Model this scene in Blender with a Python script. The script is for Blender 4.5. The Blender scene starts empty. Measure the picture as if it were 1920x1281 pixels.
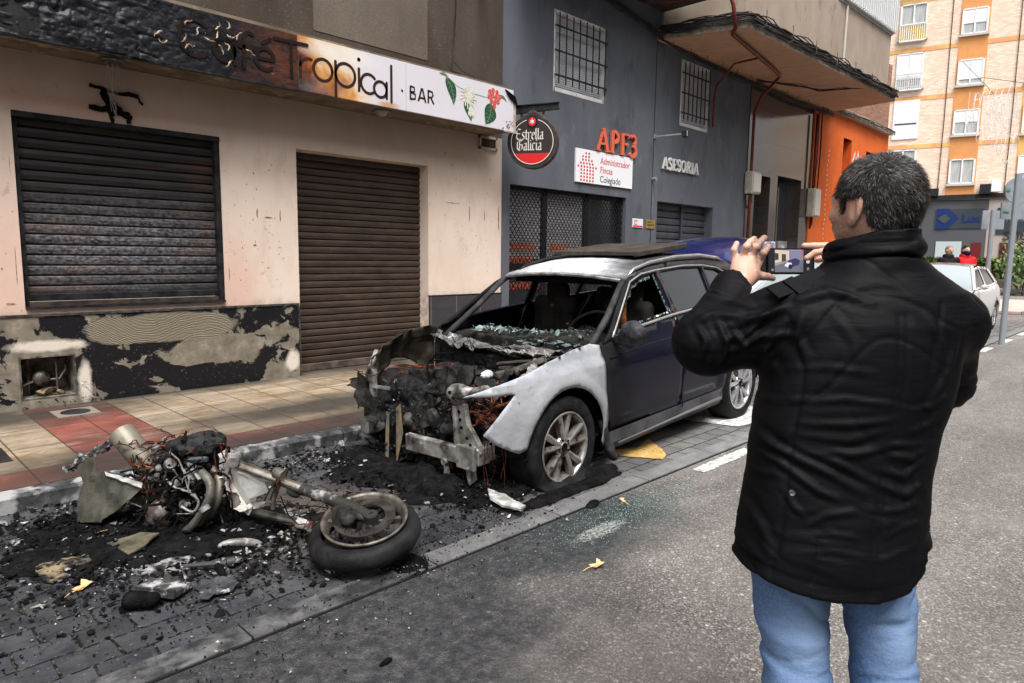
import bpy, bmesh, math, random
import numpy as np
from mathutils import Vector, Matrix, Euler
from mathutils.geometry import delaunay_2d_cdt
sc = bpy.context.scene
COL = sc.collection
R = math.radians
# ------------------------------------------------------------ camera (street runs along +X, facades at Y=7.2)
FPX = 1280.0
def _n(v): return v / np.linalg.norm(v)
_X = _n(np.array([2226 - 960, 497 - 640.5, FPX]))
_U = np.cross(_X, np.array([1226 - 960, 497 - 12.4 - 640.5, FPX])); _U = _n(_U)
if _U[1] > 0: _U = -_U
_Y = np.cross(_U, _X)
CR = np.stack([_X, _Y, _U], 1)          # world -> camera (x right, y down, z forward)
CH = 1.5
cd = bpy.data.cameras.new('camera'); cam = bpy.data.objects.new('camera', cd); COL.objects.link(cam)
cd.sensor_width = 36; cd.lens = 24.0; cd.clip_end = 600; cd.clip_start = .05
_m = np.stack([CR[0], -CR[1], -CR[2]], 1)
cam.matrix_world = Matrix.Translation((0, 0, CH)) @ Matrix(_m.tolist()).to_4x4()
sc.camera = cam
sc.render.resolution_x, sc.render.resolution_y = 1024, 683
def at(px, py, X=None, Y=None, Z=None, D=None):
    """point on a given real plane seen at photo pixel (1920 wide)"""
    d = CR.T @ np.array([px - 960, py - 640.5, FPX]); o = np.array([0, 0, CH])
    if D is not None: t = D / FPX
    elif X is not None: t = X / d[0]
    elif Y is not None: t = Y / d[1]
    else: t = (Z - CH) / d[2]
    return Vector((o + d * t).tolist())
# ------------------------------------------------------------ sky, sun, exposure
w = bpy.data.worlds.new('World'); sc.world = w; w.use_nodes = True
nt = w.node_tree; bg = nt.nodes['Background']
sky = nt.nodes.new('ShaderNodeTexSky'); sky.sky_type = 'NISHITA'; sky.sun_disc = False
SE, SR = 61, 211
sky.sun_elevation = R(SE); sky.sun_rotation = R(SR); sky.air_density = 1.0; sky.dust_density = 5; sky.ozone_density = 1
hs = nt.nodes.new('ShaderNodeHueSaturation'); hs.inputs['Saturation'].default_value = .18; hs.inputs['Value'].default_value = 1.0
nt.links.new(sky.outputs[0], hs.inputs['Color']); nt.links.new(hs.outputs[0], bg.inputs[0]); bg.inputs[1].default_value = .14
sd = bpy.data.lights.new('sun', 'SUN'); sd.energy = 1.45; sd.angle = R(22); sd.color = (1, .975, .95)
so = bpy.data.objects.new('sun', sd); COL.objects.link(so)
so.rotation_euler = Vector((0.30, 0.50, -1.05)).to_track_quat('-Z', 'Y').to_euler()
sc.view_settings.view_transform = 'Standard'; sc.view_settings.look = 'None'; sc.view_settings.exposure = 1.12
sc.view_settings.gamma = 1
# ------------------------------------------------------------ object helpers
def tag(o, label=None, cat=None, group=None, kind=None):
    if label: o['label'] = label
    if cat: o['category'] = cat
    if group: o['group'] = group
    if kind: o['kind'] = kind
    return o
def thing(name, label, cat, loc=(0, 0, 0), group=None, rot=(0, 0, 0)):
    o = bpy.data.objects.new(name, None); COL.objects.link(o); o.empty_display_size = .1
    o.location = loc; o.rotation_euler = rot
    o['_inv'] = 0
    tag(o, label, cat, group); del o['_inv']
    return o
def copy_tree(o, parent=None):
    c = o.copy(); COL.objects.link(c)
    if parent: c.parent = parent
    for ch in list(o.children): copy_tree(ch, c)
    return c
class MB:
    def __init__(s): s.v = []; s.f = []; s.mi = []; s.cur = 0
    def add(s, vs, fs):
        n = len(s.v); s.v += [tuple(v) for v in vs]; s.f += [tuple(i + n for i in f) for f in fs]; s.mi += [s.cur] * len(fs)
        return s
    def box(s, c, d, rz=0, M=None, bev=0):
        x, y, z = [k / 2 for k in d]
        if bev:
            b = min(bev, x * .49, y * .49, z * .49); vs = []
            bm = bmesh.new(); bmesh.ops.create_cube(bm, size=1)
            for v in bm.verts: v.co = Vector((v.co.x * d[0], v.co.y * d[1], v.co.z * d[2]))
            bmesh.ops.bevel(bm, geom=bm.edges[:], offset=b, segments=1, affect='EDGES')
            vs = [v.co.copy() for v in bm.verts]; bm.verts.index_update(); fs = [[v.index for v in f.verts] for f in bm.faces]; bm.free()
        else:
            vs = [Vector((a, b_, c_)) for a in (-x, x) for b_ in (-y, y) for c_ in (-z, z)]
            fs = [(0, 1, 3, 2), (4, 6, 7, 5), (0, 4, 5, 1), (2, 3, 7, 6), (0, 2, 6, 4), (1, 5, 7, 3)]
        m = M if M is not None else Matrix.Rotation(rz, 3, 'Z')
        return s.add([m @ v + Vector(c) for v in vs], fs)
    def b2(s, lo, hi, bev=0):
        return s.box([(a + b) / 2 for a, b in zip(lo, hi)], [abs(b - a) for a, b in zip(lo, hi)], bev=bev)
    def beam(s, a, b, w_, h_, up=(0, 0, 1)):
        a, b = Vector(a), Vector(b); d = b - a; L = d.length; x = d / L; u = Vector(up)
        y = u.cross(x)
        if y.length < 1e-3: y = Vector((0, 1, 0)).cross(x)
        y.normalize(); z = x.cross(y)
        return s.box((a + b) / 2, (L, w_, h_), M=Matrix((x, y, z)).transposed())
    def tube(s, pts, r, n=8, cap=True):
        P = [Vector(p) for p in pts]; rs = r if isinstance(r, (list, tuple)) else [r] * len(P)
        n0 = len(s.v); vs = []; fs = []
        t = (P[1] - P[0]).normalized(); a = t.orthogonal().normalized()
        for i, p in enumerate(P):
            if i == 0: tt = P[1] - P[0]
            elif i == len(P) - 1: tt = P[-1] - P[-2]
            else: tt = (P[i + 1] - P[i]).normalized() + (P[i] - P[i - 1]).normalized()
            if tt.length < 1e-6: tt = t
            tt = tt.normalized(); a = (a - tt * a.dot(tt))
            if a.length < 1e-5: a = tt.orthogonal()
            a.normalize(); b = tt.cross(a)
            for k in range(n):
                an = 2 * math.pi * k / n; vs.append(p + (a * math.cos(an) + b * math.sin(an)) * rs[i])
        for i in range(len(P) - 1):
            for k in range(n):
                k2 = (k + 1) % n; fs.append((i * n + k, i * n + k2, (i + 1) * n + k2, (i + 1) * n + k))
        if cap: fs.append(tuple(range(n - 1, -1, -1))); fs.append(tuple((len(P) - 1) * n + k for k in range(n)))
        return s.add(vs, fs)
    def cyl(s, a, b, r, r2=None, n=24, cap=True):
        return s.tube([a, b], [r, r if r2 is None else r2], n, cap)
    def lathe(s, prof, c, axis=(0, 0, 1), n=48, close=False, a0=0, a1=2 * math.pi):
        """prof: (radius, height along the axis)"""
        ax = Vector(axis).normalized(); u = ax.orthogonal().normalized(); v = ax.cross(u); c = Vector(c)
        vs = []; fs = []; m = len(prof); full = abs(a1 - a0 - 2 * math.pi) < 1e-6; N = n if full else n + 1
        for i in range(N):
            an = a0 + (a1 - a0) * i / n
            for r_, h_ in prof: vs.append(c + ax * h_ + (u * math.cos(an) + v * math.sin(an)) * r_)
        for i in range(n):
            j = (i + 1) % N
            for k in range(m if close else m - 1):
                k2 = (k + 1) % m; fs.append((i * m + k, j * m + k, j * m + k2, i * m + k2))
        return s.add(vs, fs)
    def quad(s, *p): return s.add(p, [tuple(range(len(p)))])
    def prism(s, poly, d):
        """extrude a planar 3-D polygon by vector d"""
        n = len(poly); P = [Vector(p) for p in poly]; d = Vector(d)
        return s.add(P + [p + d for p in P], [tuple(range(n - 1, -1, -1)), tuple(range(n, 2 * n))] + [(i, (i + 1) % n, n + (i + 1) % n, n + i) for i in range(n)])
    def rock(s, c, d, seed=0, M=None):
        r_ = random.Random(seed); bm = bmesh.new(); bmesh.ops.create_icosphere(bm, subdivisions=1, radius=.5)
        bm.verts.index_update(); m = M or Euler((r_.random() * .6, r_.random() * .6, r_.random() * 6)).to_matrix()
        vs = [m @ Vector((v.co.x * d[0], v.co.y * d[1], v.co.z * d[2])) * r_.uniform(.65, 1.3) + Vector(c) for v in bm.verts]
        fs = [[v.index for v in f.verts] for f in bm.faces]; bm.free(); return s.add(vs, fs)
    def build(s, name, mats, parent=None, smooth=False, solid=0, bevel=0, inv=True, sharp=None, off=0):
        me = bpy.data.meshes.new(name); me.from_pydata(s.v, [], s.f)
        if not isinstance(mats, (list, tuple)): mats = [mats]
        for m in mats: me.materials.append(m)
        if len(mats) > 1: me.polygons.foreach_set('material_index', s.mi)
        me.validate()
        bm = bmesh.new(); bm.from_mesh(me); bmesh.ops.recalc_face_normals(bm, faces=bm.faces) if s.fixn else None; bm.to_mesh(me); bm.free()
        if smooth:
            me.polygons.foreach_set('use_smooth', [True] * len(me.polygons))
            if sharp: me.set_sharp_from_angle(angle=R(sharp))
        o = bpy.data.objects.new(name, me); COL.objects.link(o)
        if parent is not None: setpar(o, parent, inv)
        if solid:
            md = o.modifiers.new('s', 'SOLIDIFY'); md.thickness = solid; md.offset = off
        if bevel:
            md = o.modifiers.new('b', 'BEVEL'); md.width = bevel; md.segments = 2; md.limit_method = 'ANGLE'
        return o
    fixn = True
def setpar(o, parent, inv=True):
    o.parent = parent
    if inv:
        root = parent; m = Matrix.Identity(4)
        chain = []
        p = parent
        while p is not None: chain.append(p); p = p.parent
        for p in reversed(chain):
            m = m @ p.matrix_parent_inverse @ Matrix.LocRotScale(p.location, p.rotation_euler, p.scale)
        o.matrix_parent_inverse = m.inverted()
def sheet(poly, mapf, step=.05, holes=(), mb=None):
    """triangulated sheet of a 2-D polygon (with holes) mapped to 3-D"""
    def dens(pl):
        out = []
        for i in range(len(pl)):
            a, b = pl[i], pl[(i + 1) % len(pl)]; L = math.hypot(b[0] - a[0], b[1] - a[1]); k = max(1, int(L / step + .3))
            out += [(a[0] + (b[0] - a[0]) * j / k, a[1] + (b[1] - a[1]) * j / k) for j in range(k)]
        return out
    vs = []; faces = []
    for pl in [poly] + list(holes):
        d = dens(pl); n0 = len(vs); vs += d; faces.append(list(range(n0, n0 + len(d))))
    def inside(x, y, pl):
        c = False; j = len(pl) - 1
        for i in range(len(pl)):
            if (pl[i][1] > y) != (pl[j][1] > y) and x < (pl[j][0] - pl[i][0]) * (y - pl[i][1]) / (pl[j][1] - pl[i][1]) + pl[i][0]: c = not c
            j = i
        return c
    xs = [p[0] for p in poly]; ys = [p[1] for p in poly]
    bnd = np.array(vs)
    gx = np.arange(min(xs) + step * .5, max(xs), step); gy = np.arange(min(ys) + step * .5, max(ys), step)
    for x in gx:
        for y in gy:
            if inside(x, y, poly) and not any(inside(x, y, h) for h in holes):
                if np.min((bnd[:, 0] - x) ** 2 + (bnd[:, 1] - y) ** 2) > (step * .45) ** 2: vs.append((x, y))
    edges = [(f[i], f[(i + 1) % len(f)]) for f in faces for i in range(len(f))]
    V, E_, F, _, _, _ = delaunay_2d_cdt([Vector(v) for v in vs], edges, [], 0, 1e-6)
    keep = []
    for f in F:
        cx = sum(V[i].x for i in f) / 3; cy = sum(V[i].y for i in f) / 3
        if inside(cx, cy, poly) and not any(inside(cx, cy, h) for h in holes): keep.append(tuple(f))
    mb = mb or MB(); mb.add([Vector(mapf(v.x, v.y)) for v in V], keep); return mb
# ------------------------------------------------------------ numpy noise + surface nets
def vn(x, y, z, seed=0):
    xi, yi, zi = np.floor(x), np.floor(y), np.floor(z); fx, fy, fz = x - xi, y - yi, z - zi
    fx = fx * fx * (3 - 2 * fx); fy = fy * fy * (3 - 2 * fy); fz = fz * fz * (3 - 2 * fz)
    def h(a, b, c):
        t = np.sin(a * 127.1 + b * 311.7 + c * 74.7 + seed * 17.13) * 43758.5453
        return t - np.floor(t)
    r = 0
    for a in (0, 1):
        for b in (0, 1):
            for c in (0, 1):
                r = r + h(xi + a, yi + b, zi + c) * (fx if a else 1 - fx) * (fy if b else 1 - fy) * (fz if c else 1 - fz)
    return r * 2 - 1
def fbm(x, y, z, s=1., o=3, seed=0):
    r = 0; a = 1.; t = 0
    for i in range(o):
        r = r + a * vn(x * s, y * s, z * s, seed + i * 7); t += a; a *= .5; s *= 2.03
    return r / t
def smin(a, b, k):
    h = np.clip(.5 + .5 * (b - a) / k, 0, 1); return b * (1 - h) + a * h - k * h * (1 - h)
def cap(P, a, b, r1, r2=None):
    """tapered capsule"""
    x, y, z = P; a = np.array(a, float); b = np.array(b, float); d = b - a; L2 = max(d.dot(d), 1e-9); r2 = r1 if r2 is None else r2
    t = np.clip(((x - a[0]) * d[0] + (y - a[1]) * d[1] + (z - a[2]) * d[2]) / L2, 0, 1)
    return np.sqrt((x - a[0] - t * d[0]) ** 2 + (y - a[1] - t * d[1]) ** 2 + (z - a[2] - t * d[2]) ** 2) - (r1 + (r2 - r1) * t)
def ell(P, c, r):
    x, y, z = P; q = np.sqrt(((x - c[0]) / r[0]) ** 2 + ((y - c[1]) / r[1]) ** 2 + ((z - c[2]) / r[2]) ** 2)
    return (q - 1) * min(r)
def bx(P, c, r, rd=0.):
    x, y, z = P; q = [np.abs(v - cc) - rr + rd for v, cc, rr in zip((x, y, z), c, r)]
    return np.sqrt(sum(np.maximum(v, 0) ** 2 for v in q)) + np.minimum(np.maximum(q[0], np.maximum(q[1], q[2])), 0) - rd
def snet(f, lo, hi, h):
    ax = [np.arange(l, u + h, h) for l, u in zip(lo, hi)]
    P = np.meshgrid(*ax, indexing='ij'); V = f(P); s = V < 0
    n = [len(a) for a in ax]
    def sl(A, i, j, k): return A[i:n[0] - 1 + i, j:n[1] - 1 + j, k:n[2] - 1 + k]
    cs = [(i, j, k) for i in (0, 1) for j in (0, 1) for k in (0, 1)]
    cnt = sum(sl(s, *c).astype(np.int8) for c in cs); act = (cnt > 0) & (cnt < 8)
    ids = -np.ones(act.shape, np.int64); I = np.argwhere(act); ids[act] = np.arange(len(I))
    acc = np.zeros((len(I), 3)); num = np.zeros(len(I))
    for c in cs:
        for a in range(3):
            if c[a] == 0:
                d = list(c); d[a] = 1
                va = V[I[:, 0] + c[0], I[:, 1] + c[1], I[:, 2] + c[2]]; vb = V[I[:, 0] + d[0], I[:, 1] + d[1], I[:, 2] + d[2]]
                m = (va < 0) != (vb < 0); t = np.where(m, va / np.where(m, va - vb, 1), 0)
                p = np.array(c, float)[None, :].repeat(len(I), 0); p[:, a] += t; acc[m] += p[m]; num[m] += 1
    vs = (I + acc / num[:, None]) * h + np.array([a[0] for a in ax]); fs = []
    for a in range(3):
        b, c = (a + 1) % 3, (a + 2) % 3
        A = np.moveaxis(s, (a, b, c), (0, 1, 2)); D = np.moveaxis(ids, (a, b, c), (0, 1, 2))
        m = A[:-1, 1:-1, 1:-1] != A[1:, 1:-1, 1:-1]; K = np.argwhere(m); i, j, k = K[:, 0], K[:, 1] + 1, K[:, 2] + 1
        q = np.stack([D[i, j - 1, k - 1], D[i, j, k - 1], D[i, j, k], D[i, j - 1, k]], 1); fl = A[i, j, k]
        q[~fl] = q[~fl][:, ::-1]; fs.append(q)
    fs = np.concatenate(fs); return vs, fs[(fs >= 0).all(1)]
def smesh(name, vf, mat, parent=None, inv=True, smooth=True):
    vs, fs = vf; me = bpy.data.meshes.new(name)
    me.vertices.add(len(vs)); me.vertices.foreach_set('co', np.asarray(vs, np.float32).ravel())
    k = fs.shape[1]; me.loops.add(len(fs) * k); me.loops.foreach_set('vertex_index', fs.astype(np.int32).ravel())
    me.polygons.add(len(fs)); me.polygons.foreach_set('loop_start', np.arange(0, len(fs) * k, k, dtype=np.int32))
    me.update(calc_edges=True); me.validate()
    me.polygons.foreach_set('use_smooth', [smooth] * len(fs)); me.materials.append(mat)
    o = bpy.data.objects.new(name, me); COL.objects.link(o)
    if parent is not None: setpar(o, parent, inv)
    return o
def joinvf(l):
    V = []; F = []; n = 0
    for v, f in l: V.append(v); F.append(f + n); n += len(v)
    return np.concatenate(V), np.concatenate(F)
# ------------------------------------------------------------ materials
def mat(name, c, c2=None, sc_=6, lo=.4, hi=.6, rough=.6, bump=0, bs=None, metal=0, spec=.14, layers=(), st=(1, 1, 1), coat=0, trans=0, det=6, emis=None, bd=.01, vor=0):
    m = bpy.data.materials.new(name); m.use_nodes = True; nt = m.node_tree; N = nt.nodes; L = nt.links
    b = N['Principled BSDF']; tc = N.new('ShaderNodeTexCoord'); mp = N.new('ShaderNodeMapping'); mp.inputs['Scale'].default_value = st
    L.new(tc.outputs['Object'], mp.inputs[0])
    b.inputs['Base Color'].default_value = (*c, 1); b.inputs['Roughness'].default_value = rough; b.inputs['Metallic'].default_value = metal
    b.inputs['Specular IOR Level'].default_value = spec; b.inputs['Coat Weight'].default_value = coat; b.inputs['Transmission Weight'].default_value = trans
    if coat: b.inputs['Coat Roughness'].default_value = .08
    def noise(s, d=det):
        n = N.new('ShaderNodeTexNoise'); n.inputs['Scale'].default_value = s; n.inputs['Detail'].default_value = d; n.inputs['Roughness'].default_value = .62
        L.new(mp.outputs[0], n.inputs['Vector']); return n.outputs['Fac']
    def rng(src, a, z, t0=0., t1=1.):
        r = N.new('ShaderNodeMapRange'); r.inputs['From Min'].default_value = a; r.inputs['From Max'].default_value = z
        r.inputs['To Min'].default_value = t0; r.inputs['To Max'].default_value = t1; L.new(src, r.inputs['Value']); return r.outputs[0]
    def mix(f, A, B):
        x = N.new('ShaderNodeMix'); x.data_type = 'RGBA'; L.new(f, x.inputs[0])
        for k, q in ((6, A), (7, B)):
            if isinstance(q, tuple): x.inputs[k].default_value = (*q, 1)
            else: L.new(q, x.inputs[k])
        return x.outputs[2]
    col = c; rg = None
    if c2: col = mix(rng(noise(sc_), lo, hi), c, c2)
    for ly in layers:      # (colour, scale, lo, hi, rough or None)
        f = rng(noise(ly[1]), ly[2], ly[3]); col = mix(f, col, ly[0])
        if len(ly) > 4 and ly[4] is not None:
            x = N.new('ShaderNodeMix'); L.new(f, x.inputs[0]); x.inputs[3].default_value = ly[4]
            if rg is None: x.inputs[2].default_value = rough
            else: L.new(rg, x.inputs[2])
            rg = x.outputs[0]
    if not isinstance(col, tuple): L.new(col, b.inputs['Base Color'])
    if rg is not None: L.new(rg, b.inputs['Roughness'])
    if bump:
        bp = N.new('ShaderNodeBump'); bp.inputs['Strength'].default_value = bump; bp.inputs['Distance'].default_value = bd
        if vor:
            v = N.new('ShaderNodeTexVoronoi'); v.inputs['Scale'].default_value = vor; L.new(mp.outputs[0], v.inputs['Vector']); L.new(v.outputs['Distance'], bp.inputs['Height'])
        else: L.new(noise(bs or sc_ * 4, 8), bp.inputs['Height'])
        L.new(bp.outputs[0], b.inputs['Normal'])
    if emis: b.inputs['Emission Color'].default_value = (*emis[0], 1); b.inputs['Emission Strength'].default_value = emis[1]
    m['_'] = 1; del m['_']
    return m
class NG:
    """small node-graph helper for the custom ground and wall materials"""
    def __init__(s, name, rough=.7, spec=.2, coords='Object'):
        s.m = bpy.data.materials.new(name); s.m.use_nodes = True; s.N = s.m.node_tree.nodes; s.L = s.m.node_tree.links; s.b = s.N['Principled BSDF']
        s.b.inputs['Roughness'].default_value = rough; s.b.inputs['Specular IOR Level'].default_value = spec
        s.tc = s.N.new('ShaderNodeTexCoord').outputs[coords]; sp = s.N.new('ShaderNodeSeparateXYZ'); s.L.new(s.tc, sp.inputs[0]); s.x, s.y, s.z = sp.outputs
    def put(s, sock, v):
        if isinstance(v, (int, float)): sock.default_value = v
        elif isinstance(v, (tuple, list)): sock.default_value = (*v, 1) if len(v) == 3 and sock.type == 'RGBA' else v
        else: s.L.new(v, sock)
    def ma(s, op, a, b=0, c=0, clamp=False):
        n = s.N.new('ShaderNodeMath'); n.operation = op; n.use_clamp = clamp
        for i, v in enumerate((a, b, c)): s.put(n.inputs[i], v)
        return n.outputs[0]
    def noise(s, sc_, det=6, vec=None, rough=.6, dist=0):
        n = s.N.new('ShaderNodeTexNoise'); n.inputs['Scale'].default_value = sc_; n.inputs['Detail'].default_value = det; n.inputs['Roughness'].default_value = rough
        n.inputs['Distortion'].default_value = dist; s.L.new(vec or s.tc, n.inputs['Vector']); return n.outputs['Fac']
    def vor(s, sc_, out='Distance', vec=None, feat='F1', rnd=1):
        n = s.N.new('ShaderNodeTexVoronoi'); n.inputs['Scale'].default_value = sc_; n.feature = feat; n.inputs['Randomness'].default_value = rnd
        s.L.new(vec or s.tc, n.inputs['Vector']); return n.outputs[out]
    def mapv(s, sca, loc=(0, 0, 0)):
        n = s.N.new('ShaderNodeMapping'); n.inputs['Scale'].default_value = sca; n.inputs['Location'].default_value = loc; s.L.new(s.tc, n.inputs[0]); return n.outputs[0]
    def rg(s, v, a, b, c=0., d=1.):
        n = s.N.new('ShaderNodeMapRange'); s.put(n.inputs[0], v)
        for i, q in enumerate((a, b, c, d)): s.put(n.inputs[i + 1], q)
        return n.outputs[0]
    def mix(s, f, A, B):
        n = s.N.new('ShaderNodeMix'); n.data_type = 'RGBA'; s.put(n.inputs[0], f); s.put(n.inputs[6], A); s.put(n.inputs[7], B); return n.outputs[2]
    def ramp(s, v, pts):
        n = s.N.new('ShaderNodeValToRGB'); s.L.new(v, n.inputs[0]); e = n.color_ramp.elements
        while len(e) < len(pts): e.new(.5)
        for k, (p, c) in zip(e, pts): k.position = p; k.color = (*c, 1)
        return n.outputs[0]
    def blob(s, cx, cy, rx, ry, soft=.5, nz=None, X=None, Y=None):
        """1 inside an ellipse on the ground, fading out; nz adds a ragged edge"""
        dx = s.ma('DIVIDE', s.ma('SUBTRACT', X or s.x, cx), rx); dy = s.ma('DIVIDE', s.ma('SUBTRACT', Y or s.y, cy), ry)
        d = s.ma('SQRT', s.ma('ADD', s.ma('MULTIPLY', dx, dx), s.ma('MULTIPLY', dy, dy)))
        if nz is not None: d = s.ma('ADD', d, s.rg(nz, 0, 1, -.55, .55))
        return s.rg(d, 1 + soft, 1 - soft)
    def bump(s, h, st=.5, dist=.01, prev=None):
        n = s.N.new('ShaderNodeBump'); n.inputs['Strength'].default_value = st; n.inputs['Distance'].default_value = dist; s.L.new(h, n.inputs['Height'])
        if prev: s.L.new(prev, n.inputs['Normal'])
        s.L.new(n.outputs[0], s.b.inputs['Normal']); return n.outputs[0]
    def out(s, col, rough=None):
        s.put(s.b.inputs['Base Color'], col)
        if rough is not None: s.put(s.b.inputs['Roughness'], rough)
        return s.m
CHAR = mat('char', (.004, .004, .0045), (.015, .0145, .015), 14, .4, .7, rough=.75, bump=.9, bs=45, layers=[((.13, .125, .12), 30, .68, .76)], spec=.04)
CHARD = mat('char_dark', (.003, .003, .003), (.009, .0085, .0085), 14, spec=.05, rough=.8, bump=.8, bs=40)
ASH = mat('ash', (.02, .02, .021), (.34, .33, .33), 16, .42, .6, rough=.9, bump=.9, bs=60)
ASHM = mat('burnt_aluminium', (.40, .39, .375), (.12, .115, .11), 9, .35, .62, rough=.55, metal=.35, bump=.25, bs=60, layers=[((.02, .02, .02), 13, .6, .68)])
BSTEEL = mat('burnt_steel', (.1, .09, .08), (.28, .25, .21), 12, .4, .65, rough=.5, metal=.7, bump=.3, bs=70, layers=[((.02, .018, .016), 9, .52, .62)])
COPPER = mat('bare_copper_wire', (.22, .07, .035), (.05, .022, .016), 22, rough=.55, metal=.6)
BLACKM = mat('black_metal', (.012, .012, .013), (.03, .03, .032), 10, rough=.5, metal=.2)
RUBBER = mat('rubber', (.006, .006, .007), (.012, .012, .012), 22, rough=.62, bump=.25, bs=60)
WHITE = mat('white_paint', (.75, .75, .75), (.62, .62, .61), 8, rough=.5)
GREYM = mat('grey_metal', (.3, .31, .32), (.22, .23, .24), 10, rough=.45, metal=.5)
# ============================================================ GROUND
def soot(g, extra=()):
    """scorch marks left round the two burnt vehicles (stains with a shape of their own)"""
    nz = g.noise(1.6, 6); f = None
    for c in [(1.2, 3.75, 1.75, 1.25), (3.0, 3.7, 1.5, 1.15)] + list(extra):
        b = g.blob(*c, soft=.35, nz=nz); f = b if f is None else g.ma('MAXIMUM', f, b)
    return f
def road_mat():
    g = NG('asphalt', .85, .15); v = g.vor(135, 'Color'); sp = g.N.new('ShaderNodeSeparateColor'); g.L.new(v, sp.inputs[0]); cr = sp.outputs[0]
    st = g.ramp(cr, [(0, (.075, .07, .067)), (.35, (.13, .12, .112)), (.6, (.185, .17, .158)), (.85, (.25, .225, .205)), (1, (.5, .46, .42))])
    v2 = g.vor(48, 'Color'); s2 = g.N.new('ShaderNodeSeparateColor'); g.L.new(v2, s2.inputs[0]); d2 = g.vor(48)
    big = g.ma('MULTIPLY', g.rg(s2.outputs[1], .9, .95), g.rg(d2, .5, .3))
    st = g.mix(big, st, g.ramp(s2.outputs[2], [(0, (.05, .05, .05)), (.5, (.4, .3, .22)), (1, (.6, .58, .55))]))
    st = g.mix(g.rg(g.noise(1.1, 5), .35, .7, 0, .5), st, (.27, .25, .235)); st = g.mix(g.rg(g.noise(7, 5), .45, .75, 0, .35), st, (.08, .074, .07))
    st = g.mix(g.rg(g.noise(1.3, 6, g.mapv((.25, 1.3, 1))), .42, .62, 0, .35), st, (.10, .092, .086)); st = g.mix(g.rg(g.noise(2.1, 7, g.mapv((.3, 1, 1), (7, 0, 0))), .55, .68, 0, .4), st, (.33, .31, .29))
    f = soot(g, [(.9, 2.1, 1.7, .75), (2.6, 2.35, .9, .5), (0, 3, 1.8, 1.6)])
    st = g.mix(g.ma('MULTIPLY', f, g.rg(g.noise(18, 5), .3, .6, .7, .97)), st, (.024, .026, .03))
    w_ = g.blob(3.35, 2.2, .95, .33, soft=.6, nz=g.noise(5, 5)); st = g.mix(g.ma('MULTIPLY', w_, g.rg(g.noise(60, 4), .5, .6, 0, .8)), st, (.035, .05, .05))
    wh = g.blob(2.95, 2.18, .20, .05, soft=.25, nz=g.noise(20, 7)); st = g.mix(g.ma('MULTIPLY', g.ma('MULTIPLY', wh, g.rg(g.noise(70, 5), .45, .55)), .75), st, (.45, .45, .43))
    h = g.ma('ADD', g.vor(110), g.ma('MULTIPLY', g.noise(40, 6), 1.)); g.bump(h, .9, .006); return g.out(st, g.rg(cr, 0, 1, .9, .62))
def paver_mat():
    g = NG('block_paving', .8, .12)
    def brick(off=0):
        n = g.N.new('ShaderNodeTexBrick'); g.L.new(wv, n.inputs['Vector']); n.inputs['Scale'].default_value = 1; n.inputs['Brick Width'].default_value = .2
        n.inputs['Row Height'].default_value = .15; n.inputs['Mortar Size'].default_value = .006; n.inputs['Mortar Smooth'].default_value = .4
        n.inputs['Color1'].default_value = (.2, .2, .2, 1); n.inputs['Color2'].default_value = (.9, .9, .9, 1); n.inputs['Mortar'].default_value = (0, 0, 0, 1); return n
    nz = g.N.new('ShaderNodeTexNoise'); nz.inputs['Scale'].default_value = 9; nz.inputs['Detail'].default_value = 4; g.L.new(g.tc, nz.inputs[0])
    vm = g.N.new('ShaderNodeMix'); vm.data_type = 'RGBA'; vm.blend_type = 'LINEAR_LIGHT'; vm.inputs[0].default_value = .011; g.L.new(g.tc, vm.inputs[6]); g.L.new(nz.outputs['Color'], vm.inputs[7]); wv = vm.outputs[2]
    n = brick(); sp = g.N.new('ShaderNodeSeparateColor'); g.L.new(n.outputs['Color'], sp.inputs[0]); mo = n.outputs['Fac']
    c = g.ramp(sp.outputs[0], [(0, (.10, .1, .1)), (.5, (.16, .155, .15)), (1, (.24, .235, .23))])
    c = g.mix(g.rg(g.noise(14, 6), .35, .7, 0, .7), c, (.11, .105, .1)); f = soot(g, [(0, 3.2, 2.1, 1.7), (2.1, 2.9, 1.0, .5)])
    f = g.ma('MULTIPLY', f, g.rg(g.noise(5, 7), .25, .6, .8, 1)); bc = g.ramp(sp.outputs[0], [(0, (.022, .023, .027)), (1, (.05, .052, .06))])
    bc = g.mix(g.rg(g.noise(6, 7), .48, .66, 0, .85), bc, (.013, .013, .014)); bc = g.mix(g.rg(g.noise(3.1, 7), .55, .7, 0, .55), bc, (.09, .09, .098))
    bc = g.mix(g.rg(g.noise(52, 3), .66, .72), bc, (.22, .21, .18)); c = g.mix(f, c, bc)
    br = g.blob(1.75, 3.5, .6, .4, nz=g.noise(4, 5)); c = g.mix(g.ma('MULTIPLY', br, .5), c, (.12, .085, .06))
    mc = g.mix(g.rg(g.noise(45, 4), .5, .62), (.008, .008, .008), (.09, .085, .07)); c = g.mix(g.rg(mo, .2, .8), c, mc)
    h = g.ma('SUBTRACT', g.ma('MULTIPLY', g.noise(45, 8), .55), g.ma('MULTIPLY', mo, .9)); g.bump(h, .8, .012)
    return g.out(c, g.rg(g.noise(8, 5), .3, .7, .5, .85))
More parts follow.
